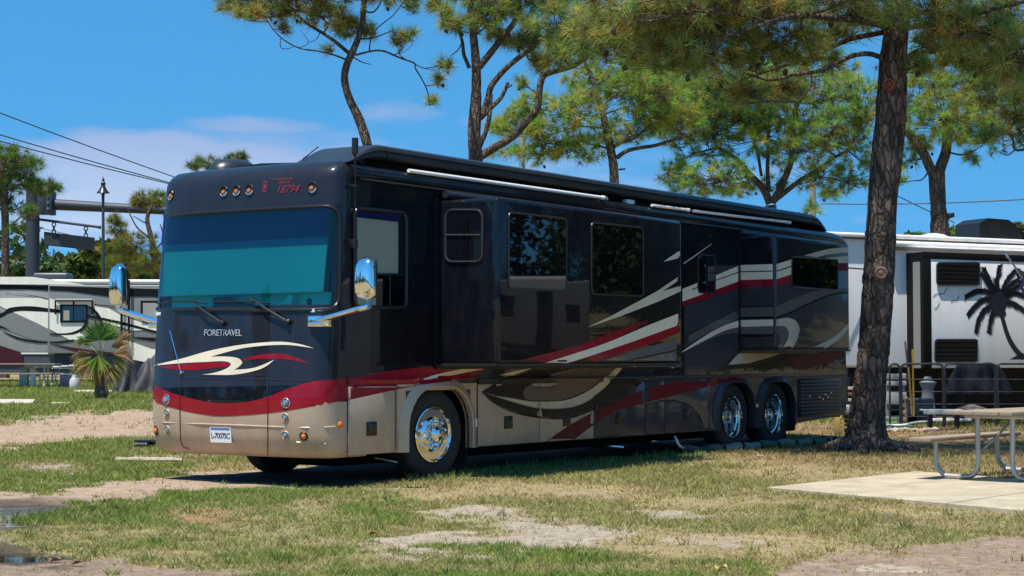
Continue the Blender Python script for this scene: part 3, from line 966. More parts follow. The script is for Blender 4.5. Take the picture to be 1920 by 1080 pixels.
# ---- name across the nose and the red sticker on the brow
h0, h1 = surf(384, 624.5), surf(453.5, 624.5)
x_ = (h1[0] - h0[0]).normalized(); n_ = surf(418, 624.5)[1]; z_ = n_.cross(x_); z_ = z_ if z_.z > 0 else -z_
LET = mat('brushed_letters', (.62, .58, .55), .35, .6)
sz = (h1[0] - h0[0]).length
lt = text_mesh('FORETRAVEL', .100, LET, 'nose_lettering', coach, facing(surf(418.5, 624.5)[0] + n_ * .008, x_, z_, n_), spacing=.86)
d = lt.dimensions
# serifs: small bars at the feet and heads of the letters
bb = [v.co for v in lt.data.vertices]
k = sz / max(1e-6, max((v - bb[0]) @ x_ for v in bb) - min((v - bb[0]) @ x_ for v in bb))
c0 = surf(418.5, 624.5)[0]
for v in lt.data.vertices:
    q = v.co - c0; v.co = c0 + x_ * ((q @ x_) * k) + z_ * (q @ z_) + n_ * (q @ n_)
STK = mat('faded_red_sticker', (.20, .018, .028), .5)
hb = surf(525, 352); nb = hb[1]; xb = (surf(560, 351)[0] - surf(490, 353)[0]).normalized(); zb = nb.cross(xb); zb = zb if zb.z > 0 else -zb
text_mesh('18794', .125, STK, 'sticker_number', coach, facing(surf(538.5, 355.5)[0] + nb * .004, xb, zb, nb), shear=.35)
for (px, py, w_) in ((533, 335.5, .30), (534, 342, .17)):
    hh = surf(px, py)
    for k_ in range(int(w_ / .026)):
        q = hh[0] + xb * (-w_ / 2 + .026 * k_ + .01)
        MB().obox(q + nb * .003, xb * .008, nb * .0008, zb * random.uniform(.008, .014)).build('sticker_line', STK, coach)
hh = surf(497, 350)
em = MB()
for r0, r1 in ((.052, .040), (.026, .0)):
    P = [hh[0] + nb * .003 + xb * (math.cos(a) * r0 * .62) + zb * (math.sin(a) * r0 * 1.25) for a in [2 * math.pi * i / 20 for i in range(20)]]
    if r1:
        Q = [hh[0] + nb * .003 + xb * (math.cos(a) * r1 * .62) + zb * (math.sin(a) * r1 * 1.25) for a in [2 * math.pi * i / 20 for i in range(20)]]
        b = len(em.V); em.V += P + Q
        em.F += [(b + i, b + (i + 1) % 20, b + 20 + (i + 1) % 20, b + 20 + i) for i in range(20)]
    else: em.add(P, [tuple(range(20))])
em.build('sticker_emblem', STK, coach, smooth=False)

# ---- windshield surround, interior seen through it
def surf_ws(px, py):
    return surf(px, py)


gk = [(306, 404), (345, 401.5), (420, 396.5), (500, 391.5), (560, 388.5), (606, 386.5), (622, 389), (632, 398), (636.5, 414), (637, 450), (636, 500), (635, 545), (633, 566), (626, 576), (612, 580), (560, 581.5), (480, 582), (400, 581.5), (340, 580.5), (294, 579)]
gp = [surf(*p) for p in gk]
gpts = smooth_curve([h[0] + h[1] * .004 for h in gp if h], 3)
wsg = MB().tube(gpts, .020, 8).build('gasket', BTRIM, windshield)
ul = [surf(*p) for p in ((300, 404), (345, 400.5), (420, 395.5), (500, 390.5), (560, 387.5), (608, 385.5), (624, 388), (634, 396), (639, 414))]
MB().tube([h[0] + h[1] * .006 for h in ul if h], .014, 8).build('brow_moulding', BROW, windshield)
# black painted corners of the glass
film(seg([(640, 384), (606, 386.5), (622, 389), (632, 398), (636.5, 414), (637, 450), (636, 520), (635, 545), (633, 566), (626, 576), (612, 580), (600, 583)], [(642, 584), (645, 480)]), BLACK, 1, step=7, name='glass_border', parent=windshield)

ws_in = MB()
def wsu(w): return -2.03 + (w - 1.86) * .125
SHM = SHADE
def panel(name, w0, w1, v0, v1, du, m, par, th=.01):
    return MB().prism([(wsu(w0) + du, v0, w0), (wsu(w0) + du, v1, w0), (wsu(w1) + du, v1, w1), (wsu(w1) + du, v0, w1)], (th, 0, 0)).build(name, m, par, smooth=False)


panel('sun_shade', 2.075, 2.70, .11, W - .08, .16, SHM, windshield)
panel('shade_hem', 2.055, 2.08, .11, W - .08, .155, WHITE, windshield, .02)
panel('brightening_panel', 1.885, 2.06, .14, W - .10, .33, SHM, windshield)  # pale panel added to brighten the strip above the dashboard
panel('visor', 2.64, 2.98, .08, W - .05, .12, NAVY, windshield)
panel('visor_edge', 2.56, 2.642, .08, W - .05, .135, mat('visor_blue', (.035, .16, .38), .6), windshield)
MB().box((-1.95, .14, 1.84), (-1.2, W - .12, 1.875)).build('dashboard', mat('pale_dash', (.62, .64, .62), .7), windshield)
MB().box((-1.25, .06, .6), (-1.15, W - .06, 3.3)).build('cab_bulkhead', mat('pale_bulkhead', (.38, .40, .38), .8), windshield)
dark = mat('dash_clutter', (.02, .02, .022), .6)
def wsp(px, py, du=.22):
    d = CF.dir(px, py); u = -2.0 + du; return CF.c + d * ((u - CF.c.x) / d.x)
p0, p1 = wsp(412, 572), wsp(478, 572)
MB().box((-1.90, p1.y, 1.875), (-1.76, p0.y, 1.955), .02).build('dash_bag', dark, windshield)
q = wsp(424, 556); MB().box((-1.89, q.y - .11, 1.95), (-1.77, q.y + .11, 2.03), .03).build('dash_box', dark, windshield)
q = wsp(450, 568); MB().box((-1.915, q.y - .18, 1.945), (-1.90, q.y + .16, 1.975), .01).build('dash_book', mat('maroon_cloth', (.09, .02, .02), .8), windshield)
q = wsp(525, 572); MB().tube(smooth_curve([(-1.87, q.y + .14, 1.885), (-1.87, q.y + .06, 1.95), (-1.87, q.y - .02, 1.94), (-1.87, q.y - .12, 1.885)], 4), .018, 6).build('dash_cable', WHITE, windshield)
q = wsp(545, 566); MB().prism([(-1.84, q.y + .14, 1.88), (-1.84, q.y - .02, 1.88), (-1.80, q.y - .06, 2.02), (-1.80, q.y + .0, 2.04)], (.01, 0, 0)).build('dash_paper', WHITE, windshield)
q = wsp(594, 570); MB().lathe([(.035, 0), (.04, .03), (.02, .045), (.03, .07), (.028, .10), (.0005, .12)], (-1.90, q.y, 1.875), (0, 0, 1), 12).build('dash_figure', dark, windshield)

# wipers
def wiper(pa, pb, blade):
    h0 = surf(*pa); h1 = surf(*pb)
    o = MB().tube([h0[0] + h0[1] * .03, h0[0].lerp(h1[0], .5) + h1[1] * .06, h1[0] + h1[1] * .03], [.018, .013, .008], 6).lathe([(.03, 0), (.03, .045), (.015, .055)], h0[0], h0[1], 10).build('windshield_wiper', BTRIM, coach)
    B = [surf(*p) for p in blade]
    MB().tube([h[0] + h[1] * .016 for h in B], .010, 6).build('wiper_blade', BTRIM, o)


wiper((421, 606), (363, 566), ((297, 569), (330, 566), (363, 565.5), (387, 570)))
wiper((543, 604), (470, 557), ((400, 567), (440, 566), (470, 566), (505, 569)))
# small whip on the nose
h0 = surf(342, 699); hh = surf(325, 620)
MB().tube([h0[0] + h0[1] * .02, hh[0] + h0[1] * .05], .005, 5).lathe([(.018, 0), (.014, .025), (.0005, .03)], h0[0], h0[1], 10).build('nose_whip', CHROME, coach)


# ---- side windows: frame and pane
def rrect(P, r, n=5):
    """rounded corners on a planar quad of 3D points"""
    out = []; k = len(P)
    for i in range(k):
        a, b, c = P[i - 1], P[i], P[(i + 1) % k]
        u = (a - b).normalized() * r; v = (c - b).normalized() * r
        for j in range(n + 1):
            t = j / n; s_ = b + u; e = b + v
            out.append((s_ * (1 - t) ** 2 + b * 2 * t * (1 - t) + e * t * t))
    return out


def window(quad, y, m_pane, parent, r=.09, name='side_window', proud=-.012, fr=.018, along='y', bars=(), frame_m=BTRIM):
    P = [(CF.hy(*q, y) if along == 'y' else CF.hx(*q, y)) for q in quad]
    R = rrect(P, r)
    off = Vector((0, proud, 0)) if along == 'y' else Vector((proud, 0, 0))
    nm = dict(name=name)
    root = MB().prism([p + off * .25 for p in R], off * .5).build(name, m_pane, parent, smooth=False)
    MB().tube([p + off * .5 for p in R], fr, 8, closed=True).build('window_frame', frame_m, root if parent is coach else parent)
    for a, b in bars:
        A = (CF.hy(*a, y) if along == 'y' else CF.hx(*a, y)) + off; B = (CF.hy(*b, y) if along == 'y' else CF.hx(*b, y)) + off
        MB().tube([A, B], .014, 6).build('window_bar', frame_m, root if parent is coach else parent)
    return root


# driver's window: shade behind a clear pane
dw = window(((665, 389), (761, 400), (761, 577), (665, 576)), 0, mat('grey_shade', (.62, .66, .60), .9), coach, r=.09, proud=-.004, fr=.001)
P = rrect([CF.hy(*q, -.02) for q in ((665, 389), (761, 400), (761, 577), (665, 576))], .09)
MB().tube([p + Vector((0, -.006, 0)) for p in P], .022, 8, closed=True).build('window_frame', BTRIM, dw)
wp_ = MB().add(P, [tuple(range(len(P)))]).build('window_pane', SIDEGL, dw, smooth=False)
if wp_.data.polygons[0].normal.y > 0: wp_.data.flip_normals()
MB().prism([CF.hy(*q, -.006) for q in ((705, 516), (760, 515), (760, 576), (705, 575))], (0, -.003, 0)).build('lower_glass', PRIV, dw, smooth=False)
MB().prism([CF.hy(*q, -.006) for q in ((666, 392), (760, 402), (760, 418), (666, 407))], (0, -.003, 0)).build('shade_band', NAVY, dw, smooth=False)
MB().prism([CF.hy(*q, -.006) for q in ((747, 405), (760, 405), (760, 515), (747, 515))], (0, -.003, 0)).build('curtain_edge', DARK, dw, smooth=False)
MB().tube([CF.hy(704, 514.5, -.028), CF.hy(760, 514.5, -.028)], .012, 6).build('window_bar', BTRIM, dw)
MB().tube([CF.hy(731, 517, -.028), CF.hy(731, 575, -.028)], .009, 6).build('window_bar', BTRIM, dw)
window(((836, 394), (905, 394), (905, 491), (836, 491)), S1['u0'], PRIV, sl1, r=.10, along='x', name='end_window', fr=.016, bars=(((838, 441), (903, 441)),), frame_m=FAIR)
window(((953, 398), (1061, 410), (1061, 545), (953, 540)), -S1['d'], PRIV, sl1, r=.07, name='slide_window', fr=.012)
window(((1108, 417), (1205, 427), (1205, 555), (1108, 551)), -S1['d'], PRIV, sl1, r=.07, name='slide_window', fr=.012)
window(((1308, 477), (1340, 480), (1340, 550), (1308, 548)), 0, PRIV, coach, r=.08, fr=.014)
window(((1484, 481), (1570, 487), (1570, 544), (1484, 538)), -S2['d'], PRIV, sl2, r=.06, name='slide_window', fr=.012)

# ---- wheels
def tyre_wheel(u, v, dual, steer=0., back=False):
    rt = bpy.data.objects.new('wheel', None); link(rt, coach); rt.empty_display_size = .1
    rt.location = (u, v, .5); rt.rotation_euler = (0, 0, steer)
    if back: rt.rotation_euler = (0, 0, math.pi)
    ax = (0, -1, 0)
    w2 = .14
    MB().lathe([(.30, -.23), (.40, -.25), (.475, -.24), (.507, -.20), (.512, -.12), (.512, -.02), (.505, .02), (.48, .048), (.42, .058), (.345, .045), (.30, .02)], (0, 0, 0), ax, 48, cap=False).build('tyre', RUBBER, rt, angle=.9)
    tr = MB()
    for k in range(56):
        a = 2 * math.pi * k / 56
        c = Vector((math.sin(a) * .511, .10, math.cos(a) * .511)); rd = Vector((math.sin(a), 0, math.cos(a))); tg = Vector((math.cos(a), 0, -math.sin(a)))
        tr.obox(c, tg * .018, Vector((0, .10, 0)), rd * .006)
    t = tr.build('tread', RUBBER, rt, smooth=False); t['kind'] = 'stuff'
    if not dual:
        MB().lathe([(.30, .03), (.312, .048), (.300, .052), (.288, .030), (.275, .012), (.262, .013), (.222, .016), (.205, .024), (.175, .055), (.158, .060), (.155, .05), (0.0005, .05)], (0, 0, 0), ax, 40).build('rim', CHROME, rt, angle=.5)
        for k in range(10):
            a = 2 * math.pi * (k + .5) / 10
            MB().lathe([(.030, -.004), (.030, .003), (.0005, .0035)], (math.sin(a) * .243, -.0215, math.cos(a) * .243), ax, 14).build('hand_hole', DARK, rt)
        for k in range(10):
            a = 2 * math.pi * k / 10
            MB().lathe([(.026, 0), (.024, .035), (.018, .062), (.0005, .072)], (math.sin(a) * .148, -.05, math.cos(a) * .148), ax, 10).build('lug_nut', CHROME, rt)
        MB().lathe([(.105, 0), (.10, .03), (.085, .06), (.05, .085), (.0005, .092)], (0, -.05, 0), ax, 24).build('hub_cap', CHROME, rt)
    else:
        MB().lathe([(.30, .03), (.312, .048), (.298, .052), (.288, .02), (.285, -.02), (.272, -.03), (.268, -.09), (.262, -.15)], (0, 0, 0), ax, 40, cap=False).build('rim', CHROME, rt, angle=.6)
        MB().lathe([(.264, -.15), (.24, -.175), (.20, -.165), (.15, -.13), (.125, -.12), (.0005, -.12)], (0, 0, 0), ax, 40).build('wheel_disc', mat('dull_disc', (.16, .16, .18), .3, metal=.9), rt, angle=.5)
        for k in range(8):
            a = 2 * math.pi * (k + .5) / 8
            MB().lathe([(.030, 0), (.030, .004), (.0005, .0045)], (math.sin(a) * .222, .140, math.cos(a) * .222), ax, 12).build('hand_hole', DARK, rt)
        for k in range(10):
            a = 2 * math.pi * k / 10
            MB().lathe([(.022, 0), (.02, .03), (.0005, .04)], (math.sin(a) * .165, .13, math.cos(a) * .165), ax, 8).build('lug_nut', CHROME, rt)
        MB().lathe([(.11, -.02), (.105, .06), (.09, .10), (.05, .12), (.0005, .125)], (0, .12, 0), ax, 24).build('hub_cap', CHROME, rt)
    return rt


tyre_wheel(.0, .085, False, steer=-.07)
tyre_wheel(0, W - .085, False, back=True)
for u in (WB, TAG_U):
    tyre_wheel(u, .08, True)
    tyre_wheel(u, W - .08, True, back=True)

# ---- mirrors
def mirror(u, pts_body, arm, v_in):
    q = [CF.hx(*p, u) for p in pts_body]
    v0, v1 = min(p.y for p in q) + .024, max(p.y for p in q) - .024; z0, z1 = min(p.z for p in q), max(p.z for p in q)
    sec = []
    n = 20
    mb = MB(); rows = 11
    for i in range(rows):
        t = i / (rows - 1); z = z0 + (z1 - z0) * t
        k = (1 - abs(2 * t - 1) ** 5.) ** .36 * (1 - .20 * t) if 0 < t < 1 else .12
        kd = (1 - abs(2 * t - 1) ** 2.6) ** .5 if 0 < t < 1 else .1
        for j in range(n):
            a = 2 * math.pi * j / n; e = .48
            cx = math.copysign(abs(math.cos(a)) ** e, math.cos(a)); sx = math.copysign(abs(math.sin(a)) ** e, math.sin(a))
            mb.V.append(Vector((u + (.10 if sx > 0 else .085 * kd) * sx * (1 if sx < 0 else .5), (v0 + v1) / 2 + (v1 - v0) / 2 * k * cx, z)))
    for i in range(rows - 1):
        for j in range(n): mb.F.append((i * n + j, i * n + (j + 1) % n, (i + 1) * n + (j + 1) % n, (i + 1) * n + j))
    mb.F.append(tuple(range(n))); mb.F.append(tuple((rows - 1) * n + j for j in range(n)))
    o = mb.build('mirror', CHROME, coach, angle=.9)
    MB().box((u + .05, v0 + .02, z0 + .03), (u + .062, v1 - .02, z1 - .03), .005).build('mirror_shell_back', BTRIM, o)
    A, B = CF.hx(*arm[0], u), Vector(v_in)
    MB().tube([A + Vector((0.02, 0, 0)), A.lerp(B, .3), B], [.034, .036, .036], 10).build('mirror_arm', CHROME, o)
    MB().tube([(A.x + .02, A.y, A.z - .03), (A.x + .02, A.y, z0 + .04)], .03, 8).build('mirror_stalk', CHROME, o)
    bk = MB().box((B.x - .03, B.y - .13, B.z - .07), (B.x + .07, B.y + .13, B.z + .05), .015)
    bk.box((B.x - .06, B.y - .10, B.z - .05), (B.x + .07, B.y + .10, B.z - .02), .01)
    bk.build('mirror_bracket', CHROME, o)
    return o


hL = surf(598, 601)
mirror(-2.04, ((666, 482), (707, 482), (707, 563), (666, 563)), ((690, 574),), hL[0] + hL[1] * .03)
hR = surf(289, 602)
mirror(-2.0, ((208, 495), (238, 495), (238, 576), (208, 576)), ((222, 581),), Vector((-1.80, W + .0, surf(292, 603)[0].z)))

# ---- roof fittings
# the long awning fairing along the roof edge
fsec = [(.06, 3.535), (.03, 3.56), (.03, 3.60), (.055, 3.605), (.055, 3.625), (.03, 3.63), (.045, 3.672), (.09, 3.695), (.78, 3.70), (.86, 3.66), (.88, 3.535)]
def fairing(u0, u1, name, nose):
    mb = MB(); k = len(fsec)
    st = [(u0, 1.0), (u1, 1.0)]
    if nose == 'front':
        st = [(u0 - .62 + .62 * t, (math.sin(t * math.pi / 2) ** 1.15) * .96 + .04) for t in [i / 9 for i in range(10)]] + st
    if nose == 'rear':
        st = st + [(u1 + .50 * t, max(.03, math.cos(t * math.pi / 2) ** .8)) for t in [i / 9 for i in range(1, 10)]]
    for u, h in st:
        for v, w in fsec: mb.V.append(Vector((u, v, 3.44 + (w - 3.44) * h if (nose and h < 1) else w)))
    for i in range(len(st) - 1):
        for j in range(k): mb.F.append((i * k + j, i * k + (j + 1) % k, (i + 1) * k + (j + 1) % k, (i + 1) * k + j))
    mb.F.append(tuple(range(k))); mb.F.append(tuple((len(st) - 1) * k + j for j in range(k)))
    return mb.build(name, FAIR, coach, angle=.5)


fairing(-.93, -.88, 'fairing_nose', 'front')
fairing(-.865, 4.55, 'roof_fairing', None)
fairing(4.565, 10.15, 'roof_fairing', None)
fairing(10.165, 10.2, 'fairing_tail', 'rear')
MB().box((-.86, .30, 3.44), (10.15, .36, 3.545)).build('fairing_support', DARK, coach)
# white awning rollers in the gap
def roller(pa, pb, r, m=WHITE):
    A, B = CF.hy(*pa, -.02), CF.hy(*pb, -.02)
    o = MB().tube([A, B], r, 10).build('awning_roller', m, coach)
    MB().tube([B, B + (B - A).normalized() * .06], r * 1.35, 10).build('end_cap', WHITE, o)
    return o


roller((766, 320), (1128, 370.5), .022)
roller((1222, 385), (1288, 393.5), .02)
roller((1300, 395.5), (1478, 417), .021)
A = CF.hy(1181, 380, .10); MB().box((A.x - .10, .08, A.z - .05), (A.x + .10, .16, A.z + .04), .01).build('awning_bracket', WHITE, coach)
A = CF.hy(1142, 374, .10); MB().box((A.x - .2, .1, A.z - .05), (A.x - .02, .2, A.z + .045), .01).build('awning_bracket', ALU, coach)
# low dome and pods on the roof, left
def dome(u, v, ru, rv, h, name, m=FAIR):
    mb = MB(); n = 20; R = 7
    for i in range(R):
        t = i / (R - 1) * math.pi / 2
        for j in range(n):
            a = 2 * math.pi * j / n
            mb.V.append(Vector((u + ru * math.cos(a) * math.cos(t) ** .6, v + rv * math.sin(a) * math.cos(t) ** .6, 3.47 + h * math.sin(t))))
    for i in range(R - 1):
        for j in range(n): mb.F.append((i * n + j, i * n + (j + 1) % n, (i + 1) * n + (j + 1) % n, (i + 1) * n + j))
    mb.F.append(tuple((R - 1) * n + j for j in range(n)))
    return mb.build(name, m, coach, angle=.9)


dome(-.95, 2.24, .36, .24, .20, 'air_conditioner')
dome(3.0, 1.3, .5, .45, .18, 'air_conditioner')
# antennas
p = CF.hy(657, 440, -.03)
an = MB().tube([(-1.52, -.05, 2.55), (-1.52, -.055, 3.4), (-1.52, -.05, 3.52)], .008, 6).tube([(-1.52, -.05, 3.5), (-1.52, -.05, 3.545)], [.012, .035], 10).tube([(-1.52, -.05, 3.545), (-1.52, -.05, 3.70)], .036, 12)
an.box((-1.56, -.075, 3.17), (-1.49, .01, 3.20), .006).box((-1.56, -.075, 2.52), (-1.49, .01, 2.62), .01)
an.build('antenna', BTRIM, coach)
A, B = CF.hx(568, 298, -1.4), CF.hx(597, 275, -1.3)
MB().tube([A - Vector((0, 0, .04)), A, B], .007, 5).build('roof_whip', BTRIM, coach)
# horn trumpet under the nose and the tail-pipe
A = CF.hy(703, 858.5, .25); B = CF.hy(746, 866, .02)
MB().tube([A, A.lerp(B, .55), A.lerp(B, .7), B], [.014, .018, .03, .045], 12).build('air_horn', CHROME, coach)
A = CF.hy(1137, 836.5, .25); B = CF.hy(1168, 839, .10)
MB().tube([A, B], [.02, .03], 10).build('exhaust_tip', ALU, coach)
MB().box((UREAR + .03, .3, .45), (UREAR + .2, W - .3, .62), .03).build('rear_bumper', BTRIM, coach)

# ================================================================== GROUND
# column / row grid that is fine near the camera and coarse far away
ys = [-60, -30, -10, 2, 6]
y = 8.
while y < 70: ys.append(y); y *= 1.0062
while y < 1500: ys.append(y); y *= 1.12
ys = np.array(ys)
tx = np.concatenate([[-60, -12, -4, -2, -1.2, -.8, -.55, -.45], np.linspace(-.36, .36, 330), [.45, .55, .8, 1.2, 2, 4, 12, 60]])
GXn, GYn = len(tx), len(ys)
X = tx[None, :] * np.maximum(np.abs(ys)[:, None], 8.); Y = np.repeat(ys[:, None], GXn, 1)
X = X.ravel(); Y = Y.ravel()


def gz_np(y): return 0.0188 * np.clip(y - 30., 0, 32)


def relief(x, y):
    return (fbm(x, y, .9, 3, 4) - .5) * .05 * np.clip((y - 6) / 4, 0, 1)


def zones(x, y, z):
    """what grows or lies on each spot of the site: returns colour and grass density"""
    px, py = to_px(np.stack([x, y, z], 1))
    behind = y < 3
    n1 = fbm(x, y, .55, 11, 4); n2 = fbm(x, y, 2.2, 12, 4); n3 = fbm(x, y, 7., 13, 3); n4 = fbm(x, y, .22, 14, 3)
    wob = (n2 - .5) * 1.0 + (n3 - .5) * .6
    qx = px + wob * 130; qy = py + wob * np.clip((py - 660) / 200., .05, 2) * 22
    P = lambda poly: inpoly(qx, qy, poly) & ~behind
    dry = np.array([.27, .21, .095]); dirt = np.array([.29, .205, .135]); sand = np.array([.325, .262, .192]); green = np.array([.12, .15, .035])
    gravel = np.array([.315, .225, .155]); straw_shade = np.array([.17, .088, .045]); soil = np.array([.085, .062, .045])
    c = np.repeat(dry[None], len(x), 0) * (.75 + .5 * n2[:, None])
    den = .62 * np.clip((n1 - .30) * 3.2, .12, 1.) ; gr = np.clip((n1 - .42) * 2.5 + (n2 - .5), 0, .55)
    # bare sand showing through
    def ell(cx, cy, rx, ry): return np.clip(1.25 - ((qx - cx) / rx) ** 2 - ((qy - cy) / ry) ** 2, 0, 1) * ~behind
    s = np.maximum.reduce([ell(880, 1022, 240, 20), ell(1060, 1003, 150, 24), ell(900, 965, 130, 16) * .9, ell(1010, 985, 120, 10) * .8, ell(1240, 960, 90, 8) * .7, ell(560, 1000, 60, 5) * .3, ell(1420, 935, 60, 6) * .5, ell(1330, 1010, 160, 7) * .6, ell(1100, 925, 90, 6) * .5, ell(1650, 985, 50, 4) * .6])
    s = np.clip(s * 1.6 - (n3 * 1.5 - .55), 0, 1)
    orange = np.clip(ell(390, 968, 110, 14) - (n3 - .3), 0, 1)
    c = c * (1 - s[:, None]) + sand[None] * (.8 + .4 * n3[:, None]) * s[:, None]; den = den * (1 - .95 * s)
    c = c * (1 - orange[:, None]) + np.array([.30, .15, .07])[None] * orange[:, None]; den = den * (1 - .6 * orange)
    # lusher grass
    lush = P([(10, 1000), (60, 975), (150, 948), (330, 925), (480, 915), (640, 912), (760, 930), (790, 960), (720, 1005), (660, 1035), (560, 1055), (330, 1052), (110, 1040), (15, 1020)]).astype(float)
    lush = np.maximum(lush, P([(560, 1070), (660, 1042), (740, 1034), (900, 1028), (1100, 1030), (1300, 1046), (1440, 1064), (1440, 1120), (300, 1120), (330, 1066)]).astype(float))
    lush = np.maximum(lush, P([(820, 895), (1000, 878), (1200, 862), (1300, 860), (1000, 900), (800, 915)]).astype(float) * .35)
    lush = np.maximum(lush, P([(1090, 985), (1300, 975), (1330, 990), (1150, 1000)]).astype(float) * .4)
    lush = lush * np.clip((n2 - .24) * 3.2, .32, 1) * np.clip((n1 - .20) * 3.2, .6, 1) * (1 - .8 * orange)
    # band left of the coach
    pl = P([(-60, 852), (0, 848), (150, 829), (250, 826), (275, 835), (345, 858), (360, 880), (290, 893), (200, 908), (0, 924), (-60, 930)])
    bare = np.clip(np.maximum(ell(100, 878, 110, 13), ell(290, 858, 110, 11)) * 1.3 - n3 * .9, 0, 1)
    lush = np.where(pl, np.clip(.75 - bare, 0, 1), lush)
    den = np.where(pl, .8 * (1 - bare), den)
    c = np.where(pl[:, None], dry[None] * (1 - bare[:, None]) + sand[None] * .9 * bare[:, None], c)
    far = P([(-400, 715), (285, 715), (285, 769), (200, 770), (100, 774), (0, 790), (-400, 800)]) | (P([(1500, 640), (2600, 640), (2600, 800), (1700, 800), (1500, 790)]) & (y > 34))
    lush = np.where(far, .75, lush); den = np.where(far, .9, den)
    # lanes
    road = P([(-600, 830), (0, 792), (100, 776), (285, 769), (420, 769), (420, 824), (285, 822), (150, 827), (0, 846), (-600, 900)])
    lane = P([(-400, 930), (0, 922), (200, 905), (300, 892), (500, 880), (900, 870), (900, 896), (750, 905), (640, 912), (560, 918), (480, 918), (330, 929), (150, 948), (0, 962), (-400, 990)])
    br = P([(1420, 1100), (1480, 1072), (1560, 1050), (1700, 1021), (1930, 1000), (2300, 980), (2300, 1200), (1400, 1200)])
    bl = P([(-200, 1010), (-10, 1008), (20, 1030), (110, 1048), (330, 1060), (560, 1066), (420, 1100), (-200, 1200)]) | P([(-400, 940), (-10, 950), (15, 985), (10, 1015), (-400, 1020)])
    for msk, col in ((road, dirt * 1.12), (lane, gravel), (br, gravel * .78), (bl, gravel * .72)):
        k = msk.astype(float)
        c = c * (1 - k[:, None]) + col[None] * (.78 + .44 * n3[:, None]) * k[:, None]
        den = den * (1 - .97 * k); lush = lush * (1 - k)
    # pale worn streak in the bottom-right lane
    k = np.clip(ell(1660, 1071, 110, 6) * 1.3 - n3 * .6, 0, 1)
    c = c * (1 - k[:, None]) + sand[None] * 1.15 * k[:, None]
    # wet rim around the puddles
    wet = np.clip(np.maximum(ell(55, 966, 150, 34), ell(40, 1042, 110, 26)) * 1.2, 0, 1) * (1 - np.clip(lush * 2, 0, 1))
    c = c * (1 - .72 * wet[:, None]); den = den * (1 - wet)
    # pine straw under the big tree, with crown and trailer shade painted in
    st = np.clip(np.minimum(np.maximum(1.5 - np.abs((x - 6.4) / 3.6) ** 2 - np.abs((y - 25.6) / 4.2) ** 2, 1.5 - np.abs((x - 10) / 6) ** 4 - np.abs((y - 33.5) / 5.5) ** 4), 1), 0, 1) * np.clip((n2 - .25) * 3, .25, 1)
    c = c * (1 - st[:, None]) + straw_shade[None] * (.7 + .6 * n3[:, None]) * st[:, None]
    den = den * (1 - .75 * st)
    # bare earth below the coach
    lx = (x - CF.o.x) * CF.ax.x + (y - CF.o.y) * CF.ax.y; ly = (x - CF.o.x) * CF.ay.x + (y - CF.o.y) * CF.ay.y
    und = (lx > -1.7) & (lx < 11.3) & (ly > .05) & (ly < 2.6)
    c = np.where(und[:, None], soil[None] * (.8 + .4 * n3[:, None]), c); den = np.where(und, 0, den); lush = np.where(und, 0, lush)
    gr = np.clip(np.maximum(gr * (1 - s) * .8, lush), 0, 1)
    c = c * (1 - .75 * (gr * np.clip(den, 0, 1))[:, None]) + green[None] * 1.2 * .75 * (gr * np.clip(den, 0, 1))[:, None]
    den = np.maximum(den, lush * .95)
    return c, den, gr


Z0 = gz_np(Y)
def hollow(x, y):
    """dips that hold the rain water"""
    d = np.zeros_like(x)
    for px, py, rx, ry in ((40, 966, 1.1, 1.1), (105, 951, .85, .6), (20, 1042, .55, .42), (70, 1044, .25, .2), (140, 776, 1.3, .8)):
        c = ground(px, py); d = np.maximum(d, np.clip(1.15 - ((x - c.x) / rx) ** 2 - ((y - c.y) / ry) ** 2, 0, 1))
    return -.085 * d


Z = Z0 + relief(X, Y) + hollow(X, Y)
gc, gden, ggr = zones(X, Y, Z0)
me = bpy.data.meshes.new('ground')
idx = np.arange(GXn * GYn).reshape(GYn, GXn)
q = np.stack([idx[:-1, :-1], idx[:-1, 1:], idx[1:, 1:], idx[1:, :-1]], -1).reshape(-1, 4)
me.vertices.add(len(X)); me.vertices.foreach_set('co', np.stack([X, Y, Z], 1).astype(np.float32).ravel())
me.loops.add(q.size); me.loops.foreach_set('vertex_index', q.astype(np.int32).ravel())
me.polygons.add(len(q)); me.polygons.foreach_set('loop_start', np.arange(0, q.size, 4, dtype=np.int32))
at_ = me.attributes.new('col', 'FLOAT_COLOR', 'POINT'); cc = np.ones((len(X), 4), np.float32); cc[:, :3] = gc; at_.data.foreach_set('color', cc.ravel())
me.update(calc_edges=True)
me.polygons.foreach_set('use_smooth', [True] * len(me.polygons))
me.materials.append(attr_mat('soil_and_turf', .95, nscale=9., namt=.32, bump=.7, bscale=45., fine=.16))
g_o = link(bpy.data.objects.new('ground', me)); g_o['kind'] = 'structure'

